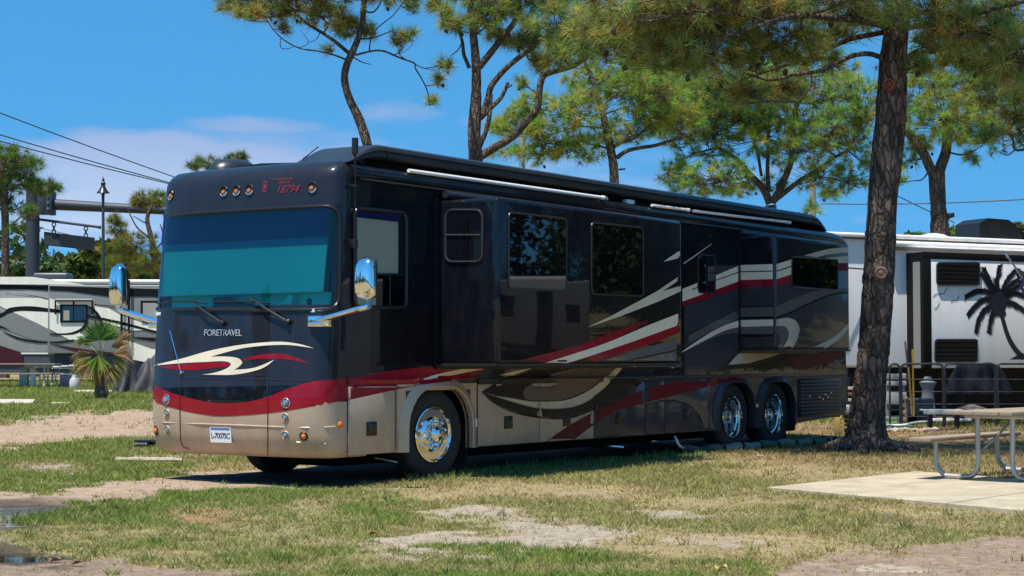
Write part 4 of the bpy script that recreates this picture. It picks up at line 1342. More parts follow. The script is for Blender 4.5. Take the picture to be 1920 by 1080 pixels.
# grass blades
NT = 230000
gy = 10.3 * (36 / 10.3) ** RNG.random(NT) ; gx = (RNG.random(NT) * .66 - .33) * gy
NF = 26000
fy = 30 + 32 * RNG.random(NF); fx = -(.33 - .15 * RNG.random(NF)) * fy
gx = np.concatenate([gx, fx]); gy = np.concatenate([gy, fy])
gzv = gz_np(gy)
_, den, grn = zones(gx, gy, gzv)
slab_a, slab_b, slab_c = ground(1438, 920), ground(1718, 889), ground(1920, 965)
sd_ = (slab_c - slab_a).normalized() * 7.5
SLAB = [slab_a, slab_b, slab_b + sd_, slab_a + sd_]
den = np.where(inpoly(gx + .12 * (vnoise(gx, gy, 9., 77) - .5), gy + .16 * (vnoise(gx, gy, 9., 78) - .5), [(p.x, p.y) for p in SLAB]), 0, den)
for pad in ([(-60, 752), (66, 752), (60, 759.5), (-60, 760)], [(97, 757.5), (134, 758), (128, 760), (97, 760)], [(140, 733.5), (420, 733.5), (420, 736.5), (140, 737)]):
    den = np.where(inpoly(gx, gy, [(ground(*p).x, ground(*p).y) for p in pad]), 0, den)
keep = RNG.random(len(gx)) < den
gx, gy, grn, gzv = gx[keep], gy[keep], grn[keep], gzv[keep] + relief(gx[keep], gy[keep])
nb = 4
n = len(gx)
bx = np.repeat(gx, nb) + RNG.normal(0, .022, n * nb) * np.repeat(gy / 14, nb); by = np.repeat(gy, nb) + RNG.normal(0, .022, n * nb) * np.repeat(gy / 14, nb)
bz = np.repeat(gzv, nb) - .004
a = RNG.random(n * nb) * 2 * np.pi
clump = np.repeat(vnoise(gx, gy, 3.1, 5), nb)
h = (.016 + .032 * RNG.random(n * nb) ** 1.6 * (.5 + clump)) * (1 + .25 * np.repeat(grn, nb)) * np.clip(by / 16, .85, 2.2)
w = .0042 * np.clip(by / 13, .9, 3.2) * (.7 + .6 * RNG.random(n * nb))
lean = (RNG.random(n * nb) * 1.3 + .3) * h
la = RNG.random(n * nb) * 2 * np.pi
T = np.zeros((n * nb, 3, 3))
T[:, 0] = np.stack([bx - np.cos(a) * w, by - np.sin(a) * w, bz], 1)
T[:, 1] = np.stack([bx + np.cos(a) * w, by + np.sin(a) * w, bz], 1)
T[:, 2] = np.stack([bx + np.cos(la) * lean, by + np.sin(la) * lean, bz + h], 1)
gg = np.clip(np.repeat(grn, nb) * 1.15 + RNG.normal(0, .18, n * nb), 0, 1)[:, None]
colb = np.array([.345, .275, .115])[None] * (1 - gg) + np.array([.165, .218, .038])[None] * gg
colb = colb * (.6 + .75 * RNG.random((n * nb, 1)))
GRASS = attr_mat('grass_blades', .75, namt=0, bump=0, transl=.25, spec=.25)
go = np_mesh('grass', T.reshape(-1, 3), GRASS, None, np.repeat(colb, 3, 0))
go['kind'] = 'stuff'; go['label'] = 'patchy green and dry grass over the sandy site'

# scattered taller tufts, and a litter of brown needles and bark
ntf = 1500
ty = 11 * (26 / 11) ** RNG.random(ntf); tx_ = (RNG.random(ntf) * .64 - .32) * ty
_, td, tg = zones(tx_, ty, gz_np(ty)); k_ = (RNG.random(ntf) < td * .8) & ~inpoly(tx_, ty, [(p.x, p.y) for p in SLAB]); tx_, ty, tg = tx_[k_], ty[k_], tg[k_]
m_ = 16; n = len(tx_)
bx = np.repeat(tx_, m_) + RNG.normal(0, .03, n * m_); by = np.repeat(ty, m_) + RNG.normal(0, .03, n * m_); bz = np.repeat(relief(tx_, ty), m_)
a = RNG.random(n * m_) * 6.283; la = RNG.random(n * m_) * 6.283; h = np.repeat(.05 + .06 * RNG.random(n) ** 2, m_) * (.6 + .6 * RNG.random(n * m_)); ln = h * (.3 + RNG.random(n * m_) * .9)
T = np.zeros((n * m_, 3, 3)); w = .0055
T[:, 0] = np.stack([bx - np.cos(a) * w, by - np.sin(a) * w, bz], 1); T[:, 1] = np.stack([bx + np.cos(a) * w, by + np.sin(a) * w, bz], 1); T[:, 2] = np.stack([bx + np.cos(la) * ln, by + np.sin(la) * ln, bz + h], 1)
gg = np.clip(np.repeat(tg, m_) * .9 + .25 * RNG.random(n * m_), 0, 1)[:, None]
colb = (np.array([.36, .30, .12])[None] * (1 - gg) + np.array([.12, .20, .04])[None] * gg) * (.6 + .7 * RNG.random((n * m_, 1)))
o = np_mesh('grass_tufts', T.reshape(-1, 3), GRASS, None, np.repeat(colb, 3, 0)); o['kind'] = 'stuff'; o['label'] = 'taller tufts standing out of the patchy lawn'
nl = 16000
ly = np.concatenate([11 * (26 / 11) ** RNG.random(nl // 2), 25.6 + RNG.normal(0, 2.2, nl // 2)]); lx = np.concatenate([(RNG.random(nl // 2) * .64 - .32) * ly[:nl // 2], 5.6 + RNG.normal(0, 2.0, nl // 2)])
a = RNG.random(nl) * 6.283; l = .05 + .09 * RNG.random(nl); w = .0035; lz = gz_np(ly) + relief(lx, ly) + .012 + .02 * RNG.random(nl)
T = np.zeros((nl, 3, 3)); T[:, 0] = np.stack([lx - np.sin(a) * w, ly + np.cos(a) * w, lz], 1); T[:, 1] = np.stack([lx + np.sin(a) * w, ly - np.cos(a) * w, lz], 1); T[:, 2] = np.stack([lx + np.cos(a) * l, ly + np.sin(a) * l, lz + .01], 1)
k_ = ~inpoly(lx, ly, [(p.x, p.y) for p in SLAB]) & ((lx - CF.o.x) * CF.ay.x + (ly - CF.o.y) * CF.ay.y < -.15); T = T[k_]
lc = np.array([.20, .105, .05])[None] * (.5 + 1.0 * RNG.random((len(T), 1)))
o = np_mesh('needle_litter', T.reshape(-1, 3), GRASS, None, np.repeat(lc, 3, 0)); o['kind'] = 'stuff'; o['label'] = 'brown fallen pine needles scattered over the ground'

# taller weeds along the coach's flank
wd = []
wc = []
for k in range(420):
    t = random.random(); px = 780 + 540 * t; py = 898 - 46 * t + random.uniform(-5, 7)
    p = ground(px, py); hgt = random.uniform(.04, .10) * (1.5 if random.random() < .12 else 1)
    for j in range(9):
        a_ = random.random() * 6.28; l = random.uniform(.3, 1) * hgt; w_ = random.uniform(.006, .013)
        c_ = Vector((p.x + random.gauss(0, .03), p.y + random.gauss(0, .03), 0)); z_0 = random.uniform(.1, .9) * hgt
        d_ = Vector((math.cos(a_), math.sin(a_), 0)); s_ = Vector((-math.sin(a_), math.cos(a_), 0))
        wd += [c_ + Vector((0, 0, z_0 * .3)) - s_ * w_, c_ + Vector((0, 0, z_0 * .3)) + s_ * w_, c_ + d_ * l * .5 + Vector((0, 0, z_0 + l * .3))]
        wc += [[random.uniform(.10, .2), random.uniform(.17, .25), random.uniform(.04, .1)]] * 3
wo = np_mesh('weeds', np.array([tuple(v) for v in wd]), GRASS, None, np.array(wc)); wo['kind'] = 'stuff'; wo['label'] = 'pale green weeds along the shaded edge of the coach'

# fallen bits: stones, leaves, straw litter
lit = MB()
STONE = mat('pale_stone', (.36, .30, .25), .9, nscale=20, namt=.3)


def stone(p, r, name='stone', m=None):
    mb = MB(); bm = bmesh.new(); bmesh.ops.create_icosphere(bm, subdivisions=1, radius=1)
    sx, sy, sz_ = r * random.uniform(.8, 1.4), r * random.uniform(.7, 1.1), r * random.uniform(.45, .7)
    for v in bm.verts: v.co = Vector((v.co.x * sx, v.co.y * sy, v.co.z * sz_)) * random.uniform(.85, 1.12)
    bm.verts.index_update(); mb.add([v.co + Vector(p) for v in bm.verts], [[v.index for v in f.verts] for f in bm.faces]); bm.free()
    return mb.build(name, m or STONE, None)


for px, py, r, lab in ((1424, 857, .05, 'pinkish pale stone in front of the sewer hose'), (1662, 971, .05, 'dark stone in the dry grass beyond the concrete slab'), (388, 793, .06, 'small dark stone on the far dirt road'), (1298, 874, .03, 'small pale stone near the hose end')):
    tag(stone(ground(px, py) + Vector((0, 0, r * .25)), r, m=mat('dark_stone', (.12, .10, .09), .9) if 'dark' in lab else None), lab, 'stone')
LEAF = mat('dead_leaf', (.20, .10, .05), .8)
for px, py, lab in ((697, 1006, 'curled brown leaf on the edge of the bare sand'), (143, 1062, 'dead brown leaf on the wet dirt by the puddle'), (102, 1057, 'small reddish leaf beside the lower puddle'), (1352, 1072, 'tiny pale yellow leaf in the near green grass')):
    p = ground(px, py) + Vector((0, 0, .03)); mb = MB(); r = .042
    V = [Vector((math.cos(t * 6.283 / 8) * r, math.sin(t * 6.283 / 8) * r * .55, .02 * math.sin(t * 2.2))) + p for t in range(8)] + [p + Vector((0, 0, -.012))]
    mb.add(V, [(i, (i + 1) % 8, 8) for i in range(8)])
    tag(mb.build('fallen_leaf', mat('yellow_leaf', (.6, .5, .12), .7) if 'yellow' in lab else LEAF), lab, 'leaf')

# puddles
PUD = mat('puddle_water', (.012, .011, .010), rough=.02, spec=.5, bump=.03, bscale=6.)
def sheet(name, poly_px, m, dz, lab=None, kind='structure', wob=0):
    P = [ground(*p) for p in poly_px]
    mb = MB().add([(p.x, p.y, p.z + dz) for p in P], [tuple(range(len(P)))])
    o = mb.build(name, m, None, smooth=False)
    if o.data.polygons[0].normal.z < 0: o.data.flip_normals()
    o['kind'] = kind
    if lab: o['label'] = lab
    return o


for px, py, rx, ry in ((55, 962, 1.6, 1.5), (30, 1043, .85, .7), (140, 776, 1.6, 1.1)):
    c = ground(px, py)
    V = [(c.x + rx * math.cos(t), c.y + ry * math.sin(t), gz(c.y) - .026) for t in [2 * math.pi * k / 40 for k in range(40)]]
    o = MB().add(V, [tuple(range(40))]).build('puddle', PUD, None, smooth=False)
    if o.data.polygons[0].normal.z < 0: o.data.flip_normals()
    o['kind'] = 'structure'

# concrete pads
CONC = mat('slab_concrete', (.395, .325, .22), rough=.9, nscale=2.6, namt=.30, bump=.45, bscale=60.)  # the slab's own pale colour
CONC2 = mat('old_concrete', (.46, .40, .31), rough=.9, nscale=3, namt=.2)
def slab(name, poly_px, m, th):
    P = [ground(*p) for p in poly_px]
    o = MB().prism([(p.x, p.y, p.z - .10) for p in P], (0, 0, .10 + th)).build(name, m, None, smooth=False); o['kind'] = 'structure'; return o


A, B, C2 = ground(1438, 920), ground(1718, 889), ground(1920, 965)
u_ = (B - A); v_ = (C2 - A).normalized()
P = [A, A + u_, A + u_ + v_ * 7.5, A + v_ * 7.5]
E_ = []
for i in range(4):
    p, q = P[i], P[(i + 1) % 4]; k = max(2, int((q - p).length / .09)); nn_ = Vector((-(q - p).y, (q - p).x, 0)).normalized()
    for j in range(k):
        r_ = p.lerp(q, j / k); E_.append(r_ + nn_ * (.022 * mnoise.noise(r_ * 3.1) + .012 * mnoise.noise(r_ * 11.)))
o = MB().prism([(p.x, p.y, -.1) for p in E_], (0, 0, .135)).build('concrete_slab', CONC, None, smooth=False); o['kind'] = 'structure'
jt = MB()
for off in (2.45, 4.9):
    a_, b_ = A + v_ * off, A + u_ + v_ * off; w_ = v_ * .006
    jt.add([(q.x, q.y, .0365) for q in (a_ - w_, a_ + w_, b_ + w_, b_ - w_)], [(0, 1, 2, 3)])
jt = jt.build('slab_joint', SEAM, o, smooth=False); jt['kind'] = 'stuff'
slab('concrete_pad', [(-60, 752), (66, 752), (60, 759.5), (-60, 760)], CONC2, .05)
slab('concrete_pad', [(97, 757.5), (134, 758), (128, 760), (97, 760)], CONC2, .05)
slab('concrete_strip', [(140, 733.5), (420, 733.5), (420, 736.5), (140, 737)], CONC2, .04)

# ================================================================== TREES
def bark_mat(name, col, col2):
    m = bpy.data.materials.new(name); m.use_nodes = True
    N, L = m.node_tree.nodes, m.node_tree.links
    b = N['Principled BSDF']; b.inputs['Roughness'].default_value = .95; b.inputs['Specular IOR Level'].default_value = .15
    tc = N.new('ShaderNodeTexCoord'); mp = N.new('ShaderNodeMapping'); mp.inputs['Scale'].default_value = (1, 1, .38); L.new(tc.outputs['Object'], mp.inputs[0])
    wn_ = N.new('ShaderNodeTexNoise'); wn_.inputs['Scale'].default_value = 7; wn_.inputs['Detail'].default_value = 3; L.new(mp.outputs[0], wn_.inputs['Vector'])
    mixv = N.new('ShaderNodeMix'); mixv.data_type = 'RGBA'; mixv.inputs[0].default_value = .12; L.new(mp.outputs[0], mixv.inputs[6]); L.new(wn_.outputs['Color'], mixv.inputs[7])
    v = N.new('ShaderNodeTexVoronoi'); v.feature = 'DISTANCE_TO_EDGE'; v.inputs['Scale'].default_value = 13; L.new(mixv.outputs[2], v.inputs['Vector'])
    vc = N.new('ShaderNodeTexVoronoi'); vc.inputs['Scale'].default_value = 13; L.new(mixv.outputs[2], vc.inputs['Vector'])
    n = N.new('ShaderNodeTexNoise'); n.inputs['Scale'].default_value = 30; n.inputs['Detail'].default_value = 6; L.new(tc.outputs['Object'], n.inputs['Vector'])
    r = N.new('ShaderNodeMapRange'); r.inputs[1].default_value = 0; r.inputs[2].default_value = .16; L.new(v.outputs[0], r.inputs[0])
    mx = N.new('ShaderNodeMix'); mx.data_type = 'RGBA'; mx.inputs[6].default_value = (*col, 1); mx.inputs[7].default_value = (*col2, 1)
    sp = N.new('ShaderNodeSeparateColor'); L.new(vc.outputs['Color'], sp.inputs[0])
    ad = N.new('ShaderNodeMath'); ad.operation = 'MULTIPLY_ADD'; L.new(sp.outputs[0], ad.inputs[0]); ad.inputs[1].default_value = .7; 
    sb = N.new('ShaderNodeMath'); sb.operation = 'SUBTRACT'; L.new(n.outputs[0], sb.inputs[0]); sb.inputs[1].default_value = .35; L.new(sb.outputs[0], ad.inputs[2]); L.new(ad.outputs[0], mx.inputs[0])
    mu = N.new('ShaderNodeMix'); mu.data_type = 'RGBA'; mu.blend_type = 'MULTIPLY'; mu.inputs[0].default_value = 1; L.new(mx.outputs[2], mu.inputs[6])
    r2 = N.new('ShaderNodeMapRange'); r2.inputs[3].default_value = .5; r2.inputs[4].default_value = 1; L.new(r.outputs[0], r2.inputs[0]); L.new(r2.outputs[0], mu.inputs[7])
    L.new(mu.outputs[2], b.inputs['Base Color'])
    ma = N.new('ShaderNodeMath'); ma.operation = 'MULTIPLY_ADD'; L.new(n.outputs[0], ma.inputs[0]); ma.inputs[1].default_value = .5; L.new(r.outputs[0], ma.inputs[2])
    bp = N.new('ShaderNodeBump'); bp.inputs['Strength'].default_value = .9; bp.inputs['Distance'].default_value = .035; L.new(ma.outputs[0], bp.inputs['Height']); L.new(bp.outputs[0], b.inputs['Normal'])
    return m


BARK = bark_mat('pine_bark', (.066, .048, .039), (.205, .150, .118))
BARK2 = bark_mat('branch_bark', (.085, .060, .046), (.20, .15, .11))
NEEDLE = attr_mat('pine_needles', .55, namt=0, bump=0, transl=.48, spec=.3)
TWIG = mat('twig_bark', (.09, .062, .045), .9)
CONE = mat('pine_cone', (.05, .032, .022), .9)

# needle tuft template: narrow blades fanned round +Z
NN = 46
def tuft_template(rng):
    T = np.zeros((NN, 3, 3))
    for i in range(NN):
        ph = rng.random() * 2 * np.pi; th = np.radians(8 + 92 * rng.random() ** .75)
        d = np.array([np.sin(th) * np.cos(ph), np.sin(th) * np.sin(ph), np.cos(th)])
        s = np.cross(d, rng.normal(size=3)); s /= np.linalg.norm(s)
        o = np.array([0, 0, -.35 * rng.random()]); l = .72 + .4 * rng.random()
        T[i, 0] = o - s * .021; T[i, 1] = o + s * .021; T[i, 2] = o + d * l
    return T


TUFTS = [tuft_template(RNG) for _ in range(6)]


def tufts_mesh(name, pos, dirs, lens, tint, parent):
    k = len(pos); out = np.zeros((k, NN, 3, 3)); col = np.zeros((k, NN, 3, 3))
    for i in range(k):
        d = dirs[i] / np.linalg.norm(dirs[i]); a = np.cross(d, [0.3, .1, 1.]); a /= np.linalg.norm(a) + 1e-9; b = np.cross(d, a)
        ang = RNG.random() * 6.28; x = a * np.cos(ang) + b * np.sin(ang); y_ = np.cross(d, x)
        M = np.stack([x, y_, d], 0)
        t = TUFTS[RNG.integers(6)] @ M * lens[i]
        t[:, 2, 2] -= .16 * lens[i] * (np.linalg.norm(t[:, 2, :2], axis=1) / lens[i]) ** 2
        out[i] = t + pos[i]
        base = np.array(tint) * (.72 + .56 * RNG.random()) * np.array([1 + .28 * RNG.normal(), 1, 1 + .1 * RNG.normal()]).clip(.6, 1.7)
        if RNG.random() < .055: base = np.array([.17, .105, .040]) * (.7 + .5 * RNG.random())
        col[i] = base[None, None] * (.75 + .5 * RNG.random((NN, 1, 1)))
    o = np_mesh(name, out.reshape(-1, 3), NEEDLE, parent, col.reshape(-1, 3)); o['kind'] = 'stuff'
    return o


def limb_pts(P, D, k=4):
    Q = [at(p[0], p[1], D + (p[2] if len(p) > 2 else 0)) for p in P]
    return smooth_curve(Q, k)


def rad_interp(r0, r1, n): return [r0 + (r1 - r0) * (i / max(1, n - 1)) for i in range(n)]


def pine(label, D, trunk, limbs, pads, tint=(0.311, 0.381, 0.080), tl=.32, group=None, name='pine_tree', base_px=None, cones=6, tw=.010, dens=2.25):
    """trunk: [(px,py,halfwidth px)], limbs: (points, half px start, half px end), pads: (px,py,rx,ry,n[,dd])"""
    g = base_px or trunk[0]
    b = at(g[0], g[1], D); b.z = gz(D)
    root = thing(name, label, 'tree', (b.x, b.y, b.z), 0, group)
    inv = Vector(b)
    px2m = D / FPX
    Q = [at(p[0], p[1], D) for p in trunk]
    if Q[0].z > gz(D): Q.insert(0, Vector((Q[0].x, Q[0].y, gz(D) - .1))); trunk = [(0, 0, trunk[0][2] * 1.25)] + list(trunk)
    tp = smooth_curve(Q, 4); tr_ = [v.x for v in smooth_curve([(p[2] * px2m, 0, 0) for p in trunk], 4)]
    mb = MB(); mb.tube([p - inv for p in tp], [max(.01, r * (1 + .09 * mnoise.noise(Vector((i * .9, D, 0))))) for i, r in enumerate(tr_)], 14)
    o = mb.build('trunk', BARK, root, angle=1.5)
    sk = [(p, r) for p, r in zip(tp, tr_)]
    for P, h0, h1 in limbs:
        L_ = limb_pts(P, D, 4)
        n = len(L_)
        J = [p + Vector((mnoise.noise(p * 1.3), mnoise.noise(p * 1.3 + Vector((9, 0, 0))), mnoise.noise(p * 1.3 + Vector((0, 7, 0))))) * .05 * min(1, i / 3) for i, p in enumerate(L_)]
        rr = rad_interp(h0 * px2m, h1 * px2m, n)
        MB().tube([p - inv for p in J], rr, 8).build('branch', BARK2, root, angle=1.5)
        sk += [(p, r) for p, r in zip(J, rr)]
    S = np.array([tuple(p) for p, r in sk]); R_ = np.array([r for p, r in sk])
    pos, dirs, lens = [], [], []
    tw_mb = MB(); cone_mb = MB()
    for pd in pads:
        px, py, rx, ry, n = pd[:5]; dd = pd[5] if len(pd) > 5 else random.uniform(-1.2, 1.2)
        c = at(px, py, D + dd); rx *= px2m; ry *= px2m
        kx_ = 1.6 if rx / px2m > 24 else 1.2; rx *= kx_; ry *= kx_
        dist = np.linalg.norm(S - np.array(c), axis=1) + .6 * np.maximum(0, S[:, 2] - c.z)
        j = int(np.argmin(dist)); s0 = Vector(S[j]); r0 = min(R_[j] * .6, .035)
        mid = s0.lerp(c, .5) + Vector((random.gauss(0, .1), random.gauss(0, .1), -.08 * (c - s0).length))
        bp = smooth_curve([s0, mid, c], 4)
        tw_mb.tube([p - inv for p in bp], rad_interp(max(r0, .014), .012, len(bp)), 5, cap=False)
        for _ in range(int(n * dens)):
            while True:
                v = Vector((random.uniform(-1, 1), random.uniform(-1, 1), random.uniform(-1, 1)))
                if v.length < 1: break
            v = v.normalized() * (v.length ** .7) * (1 + .45 * mnoise.noise(v * 1.7 + c))
            p = c + Vector((v.x * rx, v.y * (rx + ry) * .5, v.z * ry))
            st = bp[random.randint(3, len(bp) - 1)] if len(bp) > 4 else c
            md = st.lerp(p, .55) + Vector((0, 0, -.10 * (p - st).length)) + Vector((random.gauss(0, .04), random.gauss(0, .04), 0))
            tw_mb.tube([st - inv, md - inv, p - inv], [tw, tw * .8, tw * .55], 3, cap=False)
            d = (p - md).normalized() * .7 + Vector((random.gauss(0, .25), random.gauss(0, .25), .35 + random.gauss(0, .25)))
            pos.append(tuple(p - inv)); dirs.append(tuple(d)); lens.append(tl * random.uniform(.75, 1.15))
        if random.random() < .5 and cones:
            p = c + Vector((random.uniform(-rx, rx), random.uniform(-.3, .3), -ry * random.uniform(.5, 1)))
            cone_mb.lathe([(.005, .0), (.035, .02), (.045, .05), (.03, .09), (.0005, .12)], p - inv, (random.gauss(0, .4), random.gauss(0, .4), -1), 7)
    t = tw_mb.build('twigs', TWIG, root, smooth=False, fixn=False); t['kind'] = 'stuff'
    tufts_mesh('needles', np.array(pos), np.array(dirs), lens, tint, root)
    if cone_mb.V:
        cn = cone_mb.build('pine_cones', CONE, root, fixn=False); cn['kind'] = 'stuff'
    return root


pine('slim crooked pine with a bent trunk leaning over the front of the motorhome', 42,
     [(704, 520, 12), (700, 400, 11), (692, 290, 9.5), (675, 228, 9), (655, 185, 7.5), (646, 150, 7), (650, 122, 7), (662, 95, 6.5), (677, 55, 5.5), (683, 5, 5), (692, -60, 4), (700, -150, 2)],
     [([(659, 103), (640, 88), (606, 64), (574, 40), (537, 6), (500, -15)], 4, 2), ([(650, 112), (628, 104), (598, 97), (565, 91), (535, 76), (512, 52), (497, 29)], 2, .9),
      ([(666, 103), (690, 97), (716, 98), (745, 108), (777, 117), (779, 128), (790, 150), (802, 174), (806, 192)], 2.2, .9), ([(664, 108), (680, 115), (696, 120)], 1.4, .6),
      ([(676, 73), (700, 73), (720, 66), (737, 57)], 1.8, .8), ([(692, 98), (697, 70), (712, 48), (735, 28), (750, 10)], 1.5, .7), ([(600, 60), (592, 75), (577, 80)], 1, .5),
      ([(605, 64), (618, 40), (617, 20), (600, 0)], 1.8, .9), ([(682, 20), (700, 22), (715, 0), (712, -20)], 2, 1), ([(526, 72), (528, 90), (540, 92), (553, 88)], .9, .5), ([(560, 90), (580, 80), (565, 55)], .8, .4)],
     [(448, 14, 26, 12, 10), (470, 22, 22, 8, 8), (505, 22, 30, 12, 11), (480, 0, 50, 12, 14), (560, 12, 45, 14, 16), (600, 28, 30, 14, 10), (640, 40, 22, 22, 12), (655, 50, 18, 14, 8), (690, 45, 10, 14, 4), (690, 60, 12, 6, 3), (750, 70, 14, 9, 5), (765, 62, 12, 8, 3), (775, 8, 14, 12, 4),
      (534, 52, 10, 8, 3), (832, 120, 8, 10, 3), (822, 148, 10, 7, 3), (808, 188, 8, 6, 3), (614, 88, 8, 6, 2), (560, -30, 120, 25, 40), (660, -50, 120, 40, 50), (760, -30, 40, 20, 12), (690, -120, 120, 50, 50)], tint=(0.310, 0.314, 0.080))
pine('tall forked pine with a thick trunk and dead stub behind the roof middle', 38,
     [(896, 540, 17), (894, 400, 15), (892, 300, 13.5), (889, 250, 12.5), (891, 215, 12), (893, 170, 9.5), (893, 130, 9), (890, 90, 8), (886, 50, 7), (882, 10, 6.5), (878, -40, 5), (872, -140, 3)],
     [([(898, 126), (920, 97), (945, 66), (965, 36), (972, 0), (980, -50)], 7, 4), ([(905, 215), (914, 185), (921, 158), (953, 127), (987, 100), (1010, 80), (1035, 58), (1060, 35)], 6.5, 3.5),
      ([(900, 222), (918, 203), (938, 182), (952, 155)], 5.5, 3.2), ([(897, 296), (925, 278), (960, 256), (985, 232), (1006, 205), (1013, 168), (1020, 142), (1040, 133), (1078, 122), (1110, 103), (1138, 92)], 8, 4.5),
      ([(880, 128), (869, 105), (866, 78), (856, 50), (845, 26), (836, 4)], 4, 1.8), ([(899, 275), (908, 250), (917, 215), (919, 175)], 5, 4), ([(866, 80), (858, 95), (845, 105), (838, 120)], 1.4, .7), ([(1010, 205), (1022, 204), (1035, 207)], 2, .7),
      ([(1020, 142), (1010, 128), (1003, 118)], 2, .8), ([(890, 65), (905, 55), (925, 35)], 2, 1), ([(952, 165), (960, 160), (945, 162)], 1.2, .6), ([(860, 60), (880, 62), (905, 64)], 1.6, .8)],
     [(832, 30, 12, 20, 7), (820, 10, 18, 12, 6), (850, 45, 18, 14, 7), (905, 35, 26, 18, 15), (935, 15, 30, 18, 15), (925, 62, 18, 12, 8), (985, 78, 24, 12, 10), (955, 75, 20, 8, 6), (1000, 50, 25, 18, 10), (1060, 40, 45, 22, 26), (1090, 75, 45, 25, 30), (1010, 112, 16, 16, 10), (1060, 100, 35, 16, 16), (1110, 60, 45, 25, 24),
      (900, -40, 80, 30, 40), (1000, -30, 100, 30, 50), (840, 120, 5, 5, 2), (1030, 5, 30, 14, 14)], tint=(0.281, 0.343, 0.077))
pine('bushy pine with a straight reddish trunk right of the forked pine', 50,
     [(1158, 560, 11), (1156, 420, 10), (1152, 345, 9), (1150, 310, 8.5), (1143, 270, 8), (1135, 232, 7), (1127, 205, 6), (1117, 168, 5), (1108, 140, 4), (1095, 110, 3), (1090, 70, 2)],
     [([(1147, 278), (1165, 268), (1188, 260), (1206, 247), (1217, 229)], 4, 2), ([(1156, 296), (1180, 283), (1222, 274), (1252, 265), (1290, 256), (1320, 238)], 4.5, 2), ([(1130, 222), (1108, 217), (1080, 208), (1050, 192)], 2.2, 1),
      ([(1134, 240), (1100, 238), (1068, 242), (1035, 252)], 2.2, 1), ([(1140, 278), (1112, 272), (1088, 268), (1060, 275)], 2.2, 1), ([(1126, 205), (1150, 180), (1185, 170)], 2, 1), ([(1152, 290), (1140, 288), (1130, 296)], 1.2, .6), ([(1160, 318), (1172, 318)], 2, 1.6), ([(1130, 215), (1160, 205), (1200, 200)], 2, 1)],
     [(958, 228, 30, 18, 20), (985, 208, 24, 18, 14), (1010, 235, 24, 16, 12), (1070, 205, 38, 22, 28), (1040, 262, 45, 16, 28), (1005, 288, 26, 14, 14), (1080, 285, 32, 16, 18), (1000, 178, 22, 14, 8), (978, 152, 12, 12, 5), (1120, 150, 40, 22, 24), (1180, 170, 42, 26, 30), (1205, 215, 42, 24, 30), (1255, 195, 45, 28, 34), (930, 238, 18, 10, 6), (948, 285, 26, 10, 8),
      (1170, 125, 45, 26, 28), (1270, 228, 34, 14, 14), (1130, 255, 26, 12, 8), (1180, 245, 46, 18, 14), (1230, 165, 50, 24, 20), (1095, 180, 30, 18, 14), (1200, 140, 30, 20, 18)], tint=(0.306, 0.381, 0.059))
pine('pine forking low into several stems behind the rear half of the roof', 55,
     [(1449, 560, 12), (1448, 430, 11), (1445, 385, 10.5)],
     [([(1444, 382), (1427, 347), (1402, 322), (1380, 300), (1346, 277)], 8, 3), ([(1442, 360), (1440, 305), (1442, 240), (1446, 175)], 4.2, 3), ([(1448, 380), (1470, 340), (1483, 300), (1488, 240), (1495, 180), (1498, 130)], 7, 4),
      ([(1452, 376), (1490, 346), (1530, 320), (1560, 298), (1592, 283)], 5.5, 2.5), ([(1428, 330), (1422, 290), (1412, 255)], 3, 2.5), ([(1530, 330), (1562, 335), (1590, 345), (1612, 352)], 1.6, .7), ([(1346, 277), (1310, 285), (1280, 300)], 2.2, 1)],
     [(1268, 318, 26, 16, 14), (1250, 328, 16, 14, 6), (1300, 352, 32, 14, 16), (1345, 330, 48, 22, 34), (1385, 342, 34, 16, 18), (1325, 290, 36, 16, 18), (1300, 185, 70, 40, 70), (1390, 205, 70, 38, 70), (1340, 235, 60, 25, 40), (1470, 225, 50, 34, 44), (1560, 185, 50, 42, 48), (1540, 262, 40, 24, 30), (1595, 275, 34, 34, 26), (1452, 345, 18, 14, 6), (1530, 330, 42, 18, 22), (1590, 335, 30, 22, 20),
      (1240, 130, 70, 44, 60), (1370, 140, 80, 34, 70), (1490, 140, 80, 36, 64), (1560, 365, 20, 10, 5), (1528, 388, 14, 12, 4), (1620, 225, 34, 44, 26), (1440, 290, 26, 14, 8), (1420, 165, 60, 30, 40), (1430, 255, 60, 24, 26), (1340, 195, 60, 30, 26), (1560, 230, 50, 24, 24), (1500, 280, 46, 18, 18), (1610, 180, 46, 34, 26), (1270, 250, 40, 18, 18)], tint=(0.281, 0.381, 0.059))
pine('stout pine forking above the white trailer roof, with a broken stub at its foot', 50,
     [(1768, 640, 21), (1764, 470, 19), (1762, 430, 18), (1760, 400, 15), (1757, 345, 15), (1756, 318, 16)],
     [([(1760, 325), (1771, 290), (1776, 262), (1785, 222), (1790, 175)], 11, 7), ([(1750, 326), (1737, 297), (1716, 266), (1700, 245), (1680, 218)], 10, 7), ([(1768, 412), (1778, 405), (1787, 403)], 7, 4), ([(1776, 285), (1800, 290), (1822, 282), (1835, 275)], 2, .9), ([(1745, 318), (1730, 335), (1712, 338)], 1.8, .9)],
     [(1722, 272, 24, 14, 14), (1780, 218, 50, 32, 52), (1725, 185, 42, 34, 40), (1850, 190, 50, 42, 52), (1828, 292, 16, 11, 6), (1882, 240, 34, 34, 26), (1682, 332, 16, 14, 6), (1760, 140, 60, 32, 50), (1870, 125, 60, 32, 50), (1702, 300, 16, 12, 5), (1910, 165, 44, 44, 34), (1820, 245, 40, 20, 20)], tint=(0.311, 0.381, 0.064))

